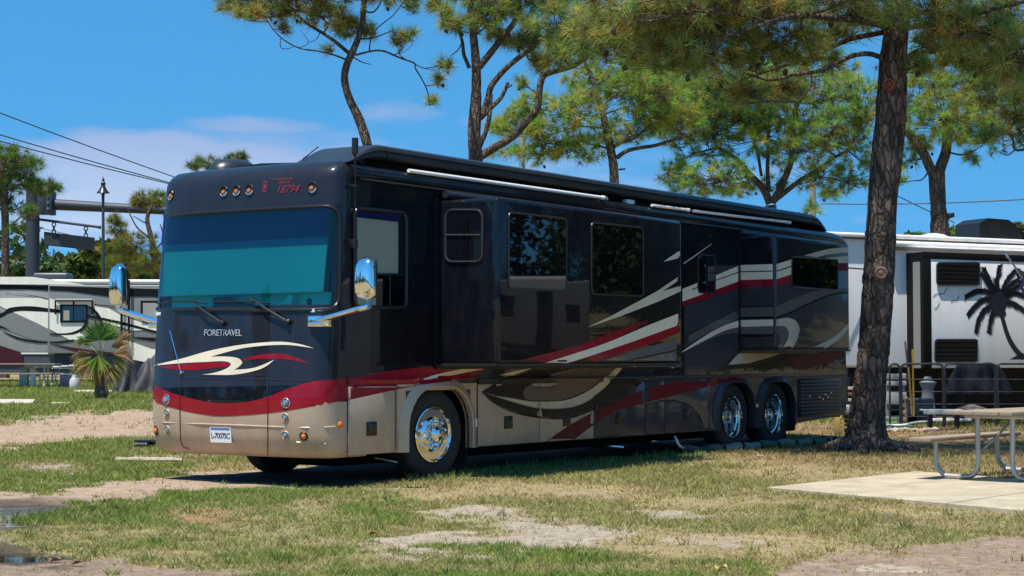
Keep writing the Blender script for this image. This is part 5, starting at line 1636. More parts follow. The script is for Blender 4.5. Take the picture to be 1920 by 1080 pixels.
# ---- the big foreground pine: heavy bark, roots, long limbs
FD = 25.9
tr = [(1619, 852, 46), (1621, 840, 41), (1623, 818, 36), (1626, 790, 32.5), (1632, 718, 29.5), (1638, 659, 28.5), (1647, 540, 28.2), (1655, 375, 27.5), (1669, 225, 28), (1675, 112, 25.5), (1682, 50, 22), (1690, 0, 19), (1700, -80, 16), (1705, -220, 9), (1707, -330, 4)]
big = pine('big foreground pine with thick scaly bark beside the tail of the motorhome', FD, tr,
     [([(1668, 52), (1640, 46, -.2), (1594, 36, -.5), (1537, 28, -.8), (1492, 30, -1.), (1440, 43, -1.2), (1402, 56, -1.4), (1362, 69, -1.5)], 8, 3), ([(1668, 58), (1605, 72, .3), (1560, 86, .5), (1525, 101, .6), (1480, 121, .8), (1450, 134, .9), (1400, 150, 1.), (1378, 159, 1.1)], 5.5, 2.2),
      ([(1664, 112), (1622, 105, -.4), (1580, 113, -.7), (1540, 130, -1.), (1490, 140, -1.2), (1440, 150, -1.4), (1395, 139, -1.5)], 5.5, 2), ([(1690, 122), (1718, 99, .2), (1760, 90, .4), (1800, 82, .7), (1850, 70, 1.), (1925, 61, 1.2), (2010, 50, 1.5)], 9, 5),
      ([(1684, 55), (1750, 46, -.4), (1812, 31, -.8), (1872, 15, -1.1), (1960, -10, -1.5)], 6, 3), ([(1676, 62), (1655, 38, 0), (1632, 18, .2), (1600, -12, .4), (1540, -60, .6)], 10, 6), ([(1800, 84, .7), (1855, 90, .5), (1925, 92, .3)], 4, 2),
      ([(1925, 279, .6), (1904, 280, .5), (1899, 262, .4), (1880, 245, .3), (1850, 238, .2)], 2.6, 1.2), ([(1904, 280, .5), (1890, 291, .5), (1872, 286, .5)], 1.4, .7), ([(1440, 43, -1.2), (1400, 30, -1.4), (1340, 22, -1.6), (1250, 30, -2), (1190, 40, -2.2)], 3, 1.6), ([(1375, 160, 1.1), (1340, 150, 1.2), (1300, 140, 1.3)], 2, 1), ([(1520, 135, -1), (1520, 160, -1), (1500, 190, -.8)], 1.4, .7),
      ([(1692, 0), (1760, -60, 0), (1850, -100, 0)], 7, 4), ([(1695, -40), (1600, -120), (1480, -150, .5)], 7, 4), ([(1700, -80), (1700, -160, 1.5), (1720, -220, 3)], 6, 3)],
     [(1130, 40, 40, 30, 26), (1165, 70, 50, 28, 34), (1230, 75, 60, 36, 50), (1200, 20, 60, 26, 44), (1330, 50, 60, 28, 44), (1290, 20, 70, 24, 44), (1420, 12, 60, 18, 34), (1300, 105, 50, 26, 34), (1400, 100, 50, 22, 28), (1480, 75, 50, 18, 24), (1560, 58, 44, 14, 18), (1600, 18, 50, 18, 26), (1510, 8, 60, 16, 28), (1350, -10, 100, 20, 50),
      (1740, 18, 54, 22, 34), (1820, 58, 54, 22, 34), (1885, 35, 54, 32, 40), (1760, 72, 34, 14, 14), (1840, 108, 54, 18, 30), (1905, 118, 44, 22, 26), (1725, 118, 20, 14, 8), (1470, 165, 40, 14, 14), (1380, 165, 40, 14, 12), (1530, 108, 40, 14, 12), (1900, 190, 40, 30, 18), (1930, 240, 30, 25, 12), (1860, 245, 16, 10, 4),
      (1600, -90, 160, 60, 40, 0.), (1480, -150, 140, 60, 30, .6), (1800, -120, 160, 60, 40, 0.), (1250, -40, 130, 36, 26, -2.), (1720, -60, 120, 50, 22, 2.4), (1640, -60, 120, 50, 22, -2.4), (1950, -60, 130, 60, 26, 1.),
      (1300, -430, 120, 60, 54, -3.), (1480, -460, 130, 60, 54, -3.2), (1640, -500, 130, 60, 54, -2.2), (1800, -450, 130, 60, 54, -3.), (1960, -480, 130, 60, 54, -2.4), (1420, -360, 120, 50, 24, -1.6), (1800, -380, 120, 50, 24, -1.2), (1650, -600, 150, 60, 24, -2.4), (1950, -260, 150, 60, 46, 5.), (2150, -260, 150, 60, 50, 5.), (2350, -230, 150, 60, 50, 5.), (2080, -180, 130, 50, 40, 3.5), (1640, -270, 140, 50, 44, 6.), (1790, -250, 140, 50, 44, 6.5), (1520, -280, 120, 50, 30, 4.)],
     tint=(0.325, 0.347, 0.091), tl=.28, dens=1.9, base_px=(1620, 846, 50), tw=.007)
# displaced bark on the big trunk: rebuild it as a fine sheet
trk = [c for c in big.children if c.name.startswith('trunk')][0]
Q = [at(p[0], p[1], FD) for p in tr]; cl_ = smooth_curve(Q, 10); rd_ = [v.x for v in smooth_curve([(p[2] * FD / FPX, 0, 0) for p in tr], 10)]
# even steps along the height
zs = np.array([p.z for p in cl_]); o_ = np.argsort(zs); zs = zs[o_]; xs_ = np.array([p.x for p in cl_])[o_]; ys_ = np.array([p.y for p in cl_])[o_]; rs_ = np.array(rd_)[o_]
hz = np.arange(-.12, 6.6, .021); na = 84
cx = np.interp(hz, zs, xs_); cy = np.interp(hz, zs, ys_); cr_ = np.interp(hz, zs, rs_)
V = []
bx_, by_, bz_ = big.location
for i, z in enumerate(hz):
    for j in range(na):
        a = 2 * math.pi * j / na
        sx, sy = math.cos(a), math.sin(a)
        w1 = mnoise.noise(Vector((sx * 1.6, sy * 1.6, z * .9)))
        wz_ = Vector((mnoise.noise(Vector((sx * 2.2, sy * 2.2, z * 2.4))), mnoise.noise(Vector((sx * 2.2 + 5, sy * 2.2, z * 2.4))), mnoise.noise(Vector((sx * 2.2, sy * 2.2 + 9, z * 2.4)))))
        p = Vector((sx * 1.7, sy * 1.7, z * .95)) + wz_ * .42
        dd_, pp = mnoise.voronoi(p * 2.6, distance_metric='DISTANCE', exponent=2.5)
        e = min(1, (dd_[1] - dd_[0]) * 2.6)
        plate = .5 + .7 * mnoise.noise(pp[0] * 7.3)
        dsp = .032 * e ** .6 * (.35 + 1.1 * plate) - .02 + .006 * mnoise.noise(p * 14)
        flare = max(0, 1 - (z + .05) / .75); root_ = .09 * flare ** 2 * (.4 + max(0, math.cos(a * 5 + 1.1) * .8 + .5 * math.cos(a * 3 + .4)))
        r = cr_[i] + dsp + root_ + .02 * w1
        V.append((cx[i] + sx * r - bx_, cy[i] + sy * r - by_, z - bz_))
F_ = [(i * na + j, i * na + (j + 1) % na, (i + 1) * na + (j + 1) % na, (i + 1) * na + j) for i in range(len(hz) - 1) for j in range(na)]
nm = mesh_obj('trunk_bark', V, F_, BARK, big, True, 1.5)
for (px, py, r, c_) in ((1667, 160, .105, (.14, .045, .03)), (1695, 222, .09, (.15, .065, .04)), (1651, 512, .10, (.25, .16, .11))):
    p = at(px, py, FD - .19); zc = p.z; rr_ = float(np.interp(zc, hz, cr_)); cc_ = Vector((float(np.interp(zc, hz, cx)), float(np.interp(zc, hz, cy)), zc))
    d_ = (p - cc_); d_.z = 0; d_.normalize()
    MB().lathe([(r, -.03), (r * .95, .015), (r * .7, .035), (r * .55, .018), (r * .3, .03), (.0005, .035)], cc_ + d_ * (rr_ + .005) - Vector(big.location), d_, 18).build('knot', mat('knot_%d' % px, c_, .9, nscale=14, namt=.4, bump=.6, bscale=30), big)
# roots on the ground
for a, l in ((2.9, .55), (3.7, .5), (4.5, .6), (5.4, .55), (6.1, .7), (.6, .5)):
    b0 = Vector((math.cos(a) * .32, math.sin(a) * .32, .10)); d_ = Vector((math.cos(a), math.sin(a), 0))
    MB().tube(smooth_curve([b0, b0 + d_ * l * .5 + Vector((0, 0, -.06)), b0 + d_ * l + Vector((.05, 0, -.14))], 4), [.10 - .075 * i / 8 for i in range(9)], 8).build('root', BARK, big, angle=1.5)

# ---- trees on the left, behind the far camper
pine('pine with a scaly shaggy trunk at the left edge behind the far camper', 72,
     [(10, 560, 8), (10, 505, 7.5), (10, 430, 7), (9, 385, 7), (8, 350, 6), (4, 320, 4), (0, 290, 3)],
     [([(10, 385), (25, 392), (45, 385), (60, 372)], 2, 1), ([(8, 360), (40, 345), (80, 345)], 2.5, 1.2), ([(8, 430), (30, 415), (48, 395)], 2, 1), ([(8, 355), (-20, 345), (-50, 340)], 2.5, 1.5)],
     [(0, 298, 50, 18, 40), (38, 325, 32, 22, 28), (30, 295, 30, 14, 16), (92, 347, 22, 11, 12), (70, 355, 16, 9, 6), (18, 375, 26, 14, 14), (52, 395, 16, 12, 8), (-40, 330, 44, 34, 40), (32, 428, 12, 9, 4), (15, 345, 40, 18, 24)], tint=(0.116, 0.188, 0.027), tl=.42, cones=0, tw=.014)
pine('leggy pine just left of the motorhome, showing bare curving boughs', 74,
     [(296, 570, 7), (292, 510, 6.5), (288, 470, 6), (282, 440, 5), (276, 410, 4), (285, 385, 3)],
     [([(280, 498), (262, 480), (240, 460), (222, 440)], 3, 1.6), ([(284, 450), (262, 430), (248, 410), (240, 392)], 2, 1), ([(278, 420), (265, 412), (250, 405)], 1.4, .8), ([(288, 470), (305, 450), (300, 420)], 1.8, 1), ([(290, 450), (270, 445), (250, 440)], 1.3, .7)],
     [(285, 372, 30, 9, 22), (262, 380, 20, 7, 10), (222, 430, 20, 14, 14), (258, 455, 26, 14, 16), (212, 412, 12, 9, 6), (240, 500, 34, 14, 20), (290, 490, 24, 18, 14), (225, 470, 26, 14, 14), (310, 380, 20, 8, 8)], tint=(0.186, 0.195, 0.030), tl=.40, cones=0, tw=.014)
pine('distant pine whose rounded crown shows above the front of the motorhome roof', 92,
     [(420, 620, 8), (418, 450, 7), (415, 340, 5), (420, 310, 3)], [([(417, 330), (395, 315), (370, 308)], 2, 1), ([(418, 320), (440, 300), (455, 292)], 2, 1)],
     [(390, 306, 30, 7, 14), (360, 311, 14, 5, 5), (445, 291, 18, 7, 10), (420, 305, 30, 10, 12)], tint=(0.124, 0.173, 0.031), tl=.45, cones=0, tw=.014)

# ---- broadleaf bushes and the wood beyond
LEAFM = attr_mat('broad_leaves', .6, namt=0, bump=0, transl=.4, spec=.3)


def leaf_cloud(name, blobs, size, tint, parent, origin, per_m3=None, n=None):
    """leaf-sized quads scattered through ellipsoids: (centre, rx, ry, rz, count)"""
    out, col = [], []
    for c, rx, ry, rz, k in blobs:
        v = RNG.normal(size=(k, 3)); v /= np.linalg.norm(v, axis=1)[:, None]; v *= (RNG.random((k, 1)) ** .45)
        bump_ = .75 + .5 * np.array([mnoise.noise(Vector(q * 2.3) + Vector(c)) for q in v])[:, None]
        p = np.array(c)[None] + v * np.array([rx, ry, rz])[None] * bump_ - np.array(origin)[None]
        a = RNG.normal(size=(k, 3)); a /= np.linalg.norm(a, axis=1)[:, None]; b = np.cross(a, RNG.normal(size=(k, 3))); b /= np.linalg.norm(b, axis=1)[:, None]
        s = size * (.6 + .8 * RNG.random((k, 1)))
        q = np.stack([p - a * s, p + b * s * .55, p + a * s, p - b * s * .55], 1); out.append(q.reshape(-1, 3))
        cc = np.array(tint)[None] * 1.3 * (.55 + .9 * RNG.random((k, 1))) * (1 + np.array([[.25, 0, .1]]) * RNG.normal(size=(k, 1)))
        col.append(np.repeat(cc.clip(.005, 1), 4, 0))
    o = np_mesh(name, np.concatenate(out), LEAFM, parent, np.concatenate(col), nper=4); o['kind'] = 'stuff'
    return o


def bush(label, px, py, rx, ry, D, tint=(.075, .105, .022), n=1500, size=.16, name='broadleaf_tree', cat='tree', group='broadleaf trees beyond the campers', trunk=True):
    c = at(px, py, D); m = D / FPX; rx *= m; ry *= m; g = gz(D)
    r = thing(name, label, cat, (c.x, c.y, g), 0, group)
    bl = [((c.x + random.uniform(-.6, .6) * rx, c.y + random.uniform(-.5, .5) * rx, c.z + random.uniform(-.5, .35) * ry), rx * random.uniform(.35, .6), rx * random.uniform(.35, .6), ry * random.uniform(.35, .6), n // 8) for _ in range(8)]
    leaf_cloud('crown', bl, size, tint, r, (c.x, c.y, g))
    if trunk:
        MB().tube([(0, 0, -.1), (.05, 0, (c.z - g) * .5), (0, .05, c.z - g)], [.22, .17, .08], 8).build('trunk', BARK2, r)
        for k in range(4):
            a = k * 1.7; MB().tube([(0, 0, (c.z - g) * .5), (math.cos(a) * rx * .3, math.sin(a) * rx * .3, (c.z - g) * .85)], [.10, .04], 6).build('branch', BARK2, r)
    return r


bush('dark rounded evergreen low on the skyline at the far left', 45, 512, 75, 40, 88, (.045, .075, .020), 2600, .22)
bush('olive green tree right of the gantry post, above the roof vent of the far camper', 140, 505, 70, 42, 84, (.085, .115, .022), 3000, .2)
bush('yellowish green tree behind the street lamp', 200, 478, 62, 46, 82, (.110, .130, .028), 3000, .2)
bush('dense green tree against the nose of the motorhome, behind its right mirror', 262, 512, 62, 42, 80, (.095, .120, .024), 3000, .2)
bush('bright green shrub left of the stout pine above the trailer roof', 1700, 450, 32, 20, 56, (.10, .17, .03), 900, .12, 'shrub', 'shrub', 'shrubs behind the white trailer')
bush('bright green shrub between the stout pine and the roof air conditioner', 1797, 446, 34, 32, 56, (.10, .17, .03), 1300, .12, 'shrub', 'shrub', 'shrubs behind the white trailer')
bush('pale olive tree crown at the right edge above the trailer roof', 1895, 440, 45, 32, 64, (.10, .115, .04), 1800, .14)
bush('sunlit shrub seen between the motorhome tail and the big pine', 1597, 690, 16, 32, 38, (.12, .16, .03), 900, .06, 'shrub', 'shrub', None, False)

# far wood all round the site: one mass
NW = 150000
aw = RNG.random(NW) * 2 * np.pi; rw = 125 + 22 * RNG.random(NW)
hw_ = 2.2 + 6.6 * vnoise(aw * 20, aw * 0, 1.0, 31) + 2.2 * vnoise(aw * 70, aw * 0, 1., 33)
zw = .4 + hw_ * RNG.random(NW) ** .75
p = np.stack([np.sin(aw) * rw, np.cos(aw) * rw, zw], 1)
a_ = RNG.normal(size=(NW, 3)); a_ /= np.linalg.norm(a_, axis=1)[:, None]; b_ = np.cross(a_, RNG.normal(size=(NW, 3))); b_ /= np.linalg.norm(b_, axis=1)[:, None]
s_ = .40 * (.6 + .8 * RNG.random((NW, 1)))
qd = np.stack([p - a_ * s_, p + b_ * s_ * .6, p + a_ * s_, p - b_ * s_ * .6], 1).reshape(-1, 3)
cw = np.array([.060, .085, .022])[None] * (.5 + 1.0 * RNG.random((NW, 1)))
wd_ = np_mesh('far_wood', qd, LEAFM, None, np.repeat(cw, 4, 0), nper=4); wd_['kind'] = 'stuff'; wd_['label'] = 'far line of green woods round the site'

# nearer thicket outside the view on both sides (it mirrors in the paintwork)
bl = []
for x, y, r_, h_ in ((16, 30, 2.5, 9), (17, 33.5, 2.5, 10), (19, 28, 3, 10), (21, 35, 4, 13), (25, 32, 4, 14), (29, 37, 5, 15), (34, 36, 5, 15), (40, 44, 6, 16), (24, 26, 3, 12), (44, 50, 5, 10), (-40, 16, 4, 6), (-46, 8, 4, 7), (-38, 3, 4, 6), (-50, 20, 5, 8), (-46, -4, 5, 7), (-22.5, 12.6, 1.0, 7.2), (-22.0, 13.1, .7, 5.5)):
    for k in range(5): bl.append(((x + random.gauss(0, r_ * .3), y + random.gauss(0, r_ * .3), h_ * (.25 + .14 * k)), r_ * .55, r_ * .55, h_ * .2, 3000 if x > 0 else 1200))
o = leaf_cloud('thicket', bl, .10, (.042, .062, .017), None, (0, 0, 0)); o['label'] = 'green thicket beyond both edges of the site'

# ================================================================== NEIGHBOURING CAMPERS
def flat(fr, poly_px, y, m, name, parent, th=.004, label=None):
    """thin film / plate on a wall: polygon in survey pixels on the plane Y=y"""
    o = MB().prism([fr.hy(p[0], p[1], y) for p in poly_px], (0, -th, 0)).build(name, m, parent, smooth=False)
    if label: o['label'] = label
    return o


def spl(P, k=5): return [(v.x, v.y) for v in smooth_curve([(a, b, 0) for a, b in P], k)]


RVW = mat('white_gelcoat', (.82, .80, .78), .4, coat=.1, nscale=3.2, namt=.11, stretch=(1, 1, .14))
RVC = mat('cream_gelcoat', (.80, .74, .62), .4, coat=.1, nscale=3.2, namt=.11, stretch=(1, 1, .14))
RVG = mat('grey_gelcoat', (.20, .195, .18), .4)
RVG2 = mat('pale_grey_gelcoat', (.30, .29, .27), .4, nscale=3.2, namt=.11, stretch=(1, 1, .14))
RVB = mat('black_gelcoat', (.009, .008, .008), .45, spec=.15)
RVM = mat('wine_gelcoat', (.060, .012, .018), .4, spec=.2)
RVD = mat('skirt_grey', (.06, .062, .068), .5)

# ---- far left: cream and grey motorhome with black swoops
LD = 60.
LF = Frame((at(-330, 600, LD).x, LD, gz(LD)), 0.0)
far = thing('camper_van', 'cream and grey camper with black looping swoops, parked behind the potted palm', 'camper', LF.o, 0)
xr = LF.hy(520, 600, 0).x
zt = LF.hy(100, 524, 0).z
MB().box((0, 0, .95), (xr, 2.5, zt), .12).build('body_shell', RVG2, far)
MB().box((.1, .02, .32), (xr - .1, 2.4, .95)).build('skirt', RVD, far)
z = LF.hy(100, 529, 0).z
MB().tube([(0, .02, zt - .07), (LF.hy(92, 520, 0).x, .02, zt - .07), (xr, .02, zt - .08)], .075, 10).build('awning_roll', RVC, far)
lw = LF.hy(92, 600, 0).x; rw_ = LF.hy(206, 600, 0).x
sb = LF.hy(100, 663, 0).z; stp = LF.hy(100, 535, 0).z
lsl = MB().box((lw, -.16, sb), (LF.hy(420, 600, 0).x, .3, stp), .03).build('slide_out', RVG, far)
lsl['label'] = 'grey slide-out section with a small sliding window'
for poly, y, m, n in (
    ([(-330, 519), (60, 519), (135, 530), (160, 534), (-330, 531)], -.06, RVC, 'cream_band'),
    ([(-330, 560), (0, 559), (60, 558.5), (91, 559), (91, 617), (70, 606), (28, 587), (4, 576), (0, 574), (-330, 570)], -.01, RVC, 'cream_band'),
    ([(93, 559), (104, 563), (113, 573), (113, 605), (163, 605), (150, 617), (150, 625), (168, 632), (160, 640), (130, 637), (93, 617)], -.17, RVC, 'cream_band'),
    ([(176, 574), (204, 578), (226, 591), (283, 611), (420, 640), (420, 655), (283, 618.5), (248, 620), (194, 604), (178, 589)], -.17, RVC, 'cream_band'),
    ([(242, 639), (283, 654), (420, 670), (420, 690), (283, 681), (248, 674)], -.17, RVC, 'cream_band'),
    (spl([(-120, 640), (-60, 605), (0, 588), (19, 577), (56, 574), (91, 578)]) + spl([(91, 585), (74, 584), (37, 583), (15, 588), (0, 596), (-60, 615), (-120, 648)]), -.015, RVB, 'black_swoop'),
    ([(93, 578), (113, 581), (113, 587), (93, 585)], -.176, RVB, 'black_swoop'),
    (spl([(163, 572), (181, 583), (192, 600), (193.5, 611)]) + spl([(187, 611), (185, 600), (176, 585), (163, 574)]), -.176, RVB, 'black_swoop'),
    (spl([(93, 625), (130, 624), (152, 615), (159, 604)]) + spl([(164, 604), (159, 615), (141, 626), (111, 628), (93, 627)]), -.176, RVB, 'black_swoop'),
    (spl([(5, 621), (37, 633), (74, 640), (91, 640.5)]) + spl([(91, 643), (70, 643), (33, 636), (5, 622)]), -.015, RVB, 'black_swoop'),
    (spl([(93, 640.5), (111, 640), (139, 636)]) + spl([(139, 639), (111, 643), (93, 643)]), -.176, RVB, 'black_swoop'),
    ([(165, 590), (228, 603), (283, 618), (420, 650), (420, 656), (283, 622), (222, 607), (165, 595)], -.177, RVB, 'black_swoop'),
    ([(-330, 532.5), (0, 533.5), (89, 536), (91, 536), (91, 545), (55, 542.5), (-330, 542)], -.012, RVB, 'black_band'),
    ([(93, 536), (205, 539.5), (420, 545), (420, 590), (289, 556), (205, 556), (130, 546), (93, 544)], -.172, RVB, 'black_band'),
    (spl([(9, 548.5), (55, 553), (91, 560)]) + spl([(91, 562), (70, 557), (40, 551.5), (9, 549)]), -.015, RVB, 'black_swoop'),
    ([(243, 631.5), (283, 633), (420, 636), (420, 642), (283, 639), (239, 632)], -.177, RVB, 'black_swoop'),
    (spl([(-60, 605), (-20, 607), (0, 610), (20, 620)]) + [(10, 617), (-10, 612), (-60, 607)], -.016, RVB, 'black_swoop'),
    ([(176, 570), (215, 574), (215, 575.5), (176, 571.5)], -.177, RVB, 'black_swoop'),
    ([(-330, 640), (0, 648), (43, 662), (44, 686), (-330, 686)], -.012, RVM, 'wine_panel'),
    ([(93, 645), (165, 656), (240, 664), (150, 661)], -.172, RVM, 'wine_flash'),
    ([(28, 587), (60, 601), (91, 617), (91, 640), (60, 636), (20, 622), (-60, 600), (-60, 585)], -.008, RVG, 'grey_band'),
):
    flat(LF, poly, y, m, n, far)
flat(LF, [(45, 665), (103, 664), (103, 690), (45, 690)], -.03, RVD, 'skirt_door', far, .02)
flat(LF, [(104, 664), (150, 664), (150, 692), (104, 692)], -.02, mat('skirt_black', (.018, .02, .024), .5), 'skirt_door', far, .02)
flat(LF, [(40, 661), (103, 661), (103, 664), (40, 664)], -.05, RVC, 'skirt_rail', far, .03)
w_ = flat(LF, [(113, 571), (164, 571), (164, 605), (113, 605)], -.185, RVB, 'window', far, .03, 'small sliding window with a lifted awning arm')
flat(LF, [(117, 574), (137, 574), (137, 601.5), (117, 601.5)], -.218, PRIV, 'pane', w_)
flat(LF, [(119, 582), (130, 582), (130, 600.5), (119, 600.5)], -.2225, mat('blind_beige', (.30, .28, .22), .7), 'blind', w_, .002)
flat(LF, [(139, 574), (161, 574), (161, 601.5), (139, 601.5)], -.218, PRIV, 'pane', w_)
ab = MB()
for a, b in (((104, 590), (104, 563)), ((104, 564), (173, 564)), ((173, 564), (173, 590)), ((138, 564), (138, 572))):
    ab.tube([LF.hy(*a, -.25), LF.hy(*b, -.25)], .03, 6)
ab.build('window_awning_arm', RVB, far)
MB().tube([LF.hy(104, 562, -.28), LF.hy(173, 562, -.28)], .035, 8).build('window_awning_roll', RVG2, far)
for px in (228, 241.5):
    MB().tube([LF.hy(px, 525 if px > 230 else 570, -.3), LF.hy(px, 640, -.3)], .045, 6).build('awning_post', RVB, far)
flat(LF, [(264, 564), (300, 564), (300, 600), (264, 600)], -.20, RVB, 'side_window', far, .03)
flat(LF, [(268, 568), (300, 568), (300, 598), (268, 598)], -.232, RVG2, 'side_blind', far)
A = LF.hy(65, 519, 1.0); B = LF.hy(132, 505, 1.0)
MB().box((A.x, .7, zt - .02), (B.x, 1.5, zt + .27), .09).build('roof_vent', mat('smoked_plastic', (.06, .065, .075), .4), far)
for x in (1.5, xr - 2.4): MB().tube([(x, .15, .45), (x, .4, .45)], .45, 16).build('wheel', RUBBER, far)

# ---- right: white travel trailer with a printed palm
RF = Frame((8.38, 37.3, gz(37.3)), math.atan2(1.5, 2.92))
rv = thing('travel_trailer', 'white travel trailer with a printed black palm tree on its slide-out, behind the metal fence', 'trailer', RF.o, RF.ang)
ZT = RF.hy(1700, 441, 0).z
ZB_ = RF.hy(1700, 689, 0).z
MB().box((-3.6, 0, ZB_), (13, 2.5, ZT - .06), .05).build('body_shell', RVW, rv)
MB().box((-3.0, .03, .16), (13, 2.4, ZB_)).build('skirt_and_shade', RVB, rv)  # black lower band, carried down to stand in for the shade beneath
MB().box((-3.65, -.10, ZT - .09), (13.1, 2.6, ZT), .03).build('roof_edge', RVW, rv)
MB().box((-3.6, -.05, ZT - .125), (13, .0, ZT - .088)).build('drip_rail', mat('brown_rail', (.10, .085, .07), .6), rv)
MB().tube([(-.6, -.12, ZT - .20), (13, -.12, ZT - .20)], .062, 12).build('awning_roll', RVW, rv)
MB().box((-.6, -.06, ZT - .33), (13, -.001, ZT - .265)).build('awning_bracket', mat('taupe_band_shade', (.20, .175, .15), .6), rv)  # grey band with the awning roll's under-shadow put into its colour
def rx_(px, py=600, y=0): return RF.hy(px, py, y).x
SY = -.55
zs1 = RF.hy(1800, 475, SY).z; x0s = rx_(1733, 600, SY); zs0 = RF.hy(1800, 690, SY).z
# opening beside the slide, slide body and its trim
flat(RF, [(1709, 478), (1732, 476), (1732, 692), (1709, 690)], -.003, RVB, 'slide_opening', rv, .02)
rs = MB().box((x0s, SY, zs0), (12.0, .3, zs1), .02).build('slide_out', RVW, rv); rs['label'] = 'white slide-out with black trim and a printed palm'
MB().box((x0s - .02, SY - .012, zs1 - .14), (12.0, SY + .03, zs1 + .01), .01).build('slide_trim', RVB, rs)
xe = rx_(1746, 600, SY)
MB().box((x0s - .02, SY - .012, zs0), (xe, SY + .03, zs1 - .142), .01).build('slide_trim', RVB, rs)
MB().box((x0s - .03, SY + .0, zs0), (x0s - .0225, -.03, zs1)).build('slide_end', RVB, rs)
MB().box((x0s - .04, SY + .08, zs0), (x0s - .0305, SY + .30, zs1 - .2)).build('slide_end_strip', mat('end_grey', (.22, .22, .20), .5), rs)
for quad, n in ((((1757, 493), (1836, 493), (1836, 534), (1757, 534)), 5), (((1754, 637), (1832, 637), (1832, 678), (1754, 678)), 5)):
    w_ = flat(RF, [tuple(p) for p in quad], SY - .004, RVB, 'louvred_window', rs, .03)
    P = rrect([RF.hy(p[0], p[1], SY - .036) for p in quad], .08)
    MB().tube(P, .022, 6, closed=True).build('window_frame', BTRIM, rs)
    A, B = RF.hy(*quad[0], SY - .04), RF.hy(*quad[2], SY - .04)
    for k in range(n):
        z = B.z + (A.z - B.z) * (k + .5) / n
        MB().obox(((A.x + B.x) / 2, SY - .045, z), ((B.x - A.x) / 2 - .03, 0, 0), (0, .012, -.03), (0, .006, .004)).build('louvre', mat('louvre_glass', (.010, .011, .013), .45, spec=.2), rs)
# the printed palm and three birds
INK = mat('palm_print', (.010, .011, .018), .5)
pm = MB()
def strip(P, w0, w1):
    pts = spl(P, 4) if len(P) > 2 else P
    R = ribbon(pts, w0, w1)
    n = len(R) // 2
    for i in range(n - 1):
        b = len(pm.V); pm.V += [RF.hy(p.x, p.y, SY - .006) for p in (R[i], R[i + 1], R[2 * n - 2 - i], R[2 * n - 1 - i])]; pm.F.append((b, b + 1, b + 2, b + 3))
strip([(1878, 590), (1890, 630), (1904, 655), (1920, 672)], 7, 10)
pm.add([RF.hy(x, y, SY - .006) for x, y in ((1893, 674), (1908, 666), (1925, 661), (1960, 668), (1960, 675))], [(0, 1, 2, 3, 4)])
pm.add([RF.hy(1873 + 15 * math.cos(t), 568 + 22 * math.sin(t), SY - .0065) for t in [2 * math.pi * i / 14 for i in range(14)]], [tuple(range(14))])
pm.add([RF.hy(1878 + 9 * math.cos(t), 588 + 7 * math.sin(t), SY - .007) for t in [2 * math.pi * i / 10 for i in range(10)]], [tuple(range(10))])
for fr_ in (((1872, 560), (1850, 545), (1828, 546), (1810, 556)), ((1870, 562), (1845, 560), (1826, 575), (1814, 590)), ((1868, 568), (1846, 580), (1834, 600), (1829, 624)), ((1868, 575), (1858, 595), (1853, 624)),
            ((1872, 555), (1858, 535), (1840, 512)), ((1870, 552), (1856, 525), (1846, 502)), ((1873, 552), (1870, 525), (1873, 498)), ((1875, 555), (1888, 524), (1906, 503)), ((1877, 558), (1895, 532), (1916, 520)),
            ((1878, 560), (1900, 548), (1925, 556), (1945, 575)), ((1878, 566), (1900, 568), (1925, 585), (1940, 605)), ((1880, 560), (1910, 535), (1940, 540))):
    pts = [Vector((x, y, 0)) for x, y in spl(fr_, 6)]; n = len(pts)
    strip(fr_, 4.5, 1.4)
    for i in range(2, n):
        t = (pts[i] - pts[i - 1]).normalized(); s_ = Vector((-t.y, t.x, 0))
        for sd in (-1, 1):
            for q in (0, .33, .67):
                b_ = pts[i - 1].lerp(pts[i], q); l = (18 if (s_ * sd).y > 0 else 8) * (1 - .5 * i / n) * random.uniform(.7, 1.2)
                tip = b_ + s_ * sd * l * .8 + t * l * .75
                pm.add([RF.hy(p.x, p.y, SY - .006) for p in (b_ - t * 1.5, b_ + t * 1.5, tip)], [(0, 1, 2)])
po = pm.build('palm_print', INK, rs, smooth=False, fixn=False)
for P in (((1750, 556), (1757, 551), (1769, 551), (1773, 543), (1777, 539)), ((1783, 567), (1789, 563), (1794, 564), (1798, 555)), ((1752, 580), (1757, 577), (1759, 574), (1762, 567))):
    pm = MB(); strip(P, 1.6, 1.0); pm.build('bird_print', INK, rs, smooth=False, fixn=False)
# roof vent dome and air conditioner
A = RF.hy(1750, 441, .8)
MB().lathe([(.36, 0), (.34, .06), (.24, .11), (.10, .14), (.0005, .145)], (A.x, .8, ZT - .005), (0, 0, 1), 20).build('roof_vent', mat('aged_plastic', (.55, .50, .40), .5), rv)
A = RF.hy(1813, 441, .9); B = RF.hy(1893, 441, .9)
h_ = RF.hy(1850, 411, .9).z - ZT
P = [(A.x, 0), (A.x + .02, h_ * .75), (A.x + .25, h_ * .98), (B.x - .4, h_ * .95), (B.x - .15, h_ * .7), (B.x, h_ * .25), (B.x, 0)]
ac = MB().prism([(x, .5, ZT - .005 + z) for x, z in P], (0, .8, 0)).build('air_conditioner', BTRIM, rv, angle=.5)
for k in range(6): MB().box((A.x + .32 + k * .05, .485, ZT + .08), (A.x + .345 + k * .05, .498, ZT + h_ * .8)).build('vent_fin', FAIR, ac)
MB().box((A.x + .02, .49, ZT + .06), (B.x - .2, .499, ZT + .085)).build('shroud_lip', FAIR, ac)
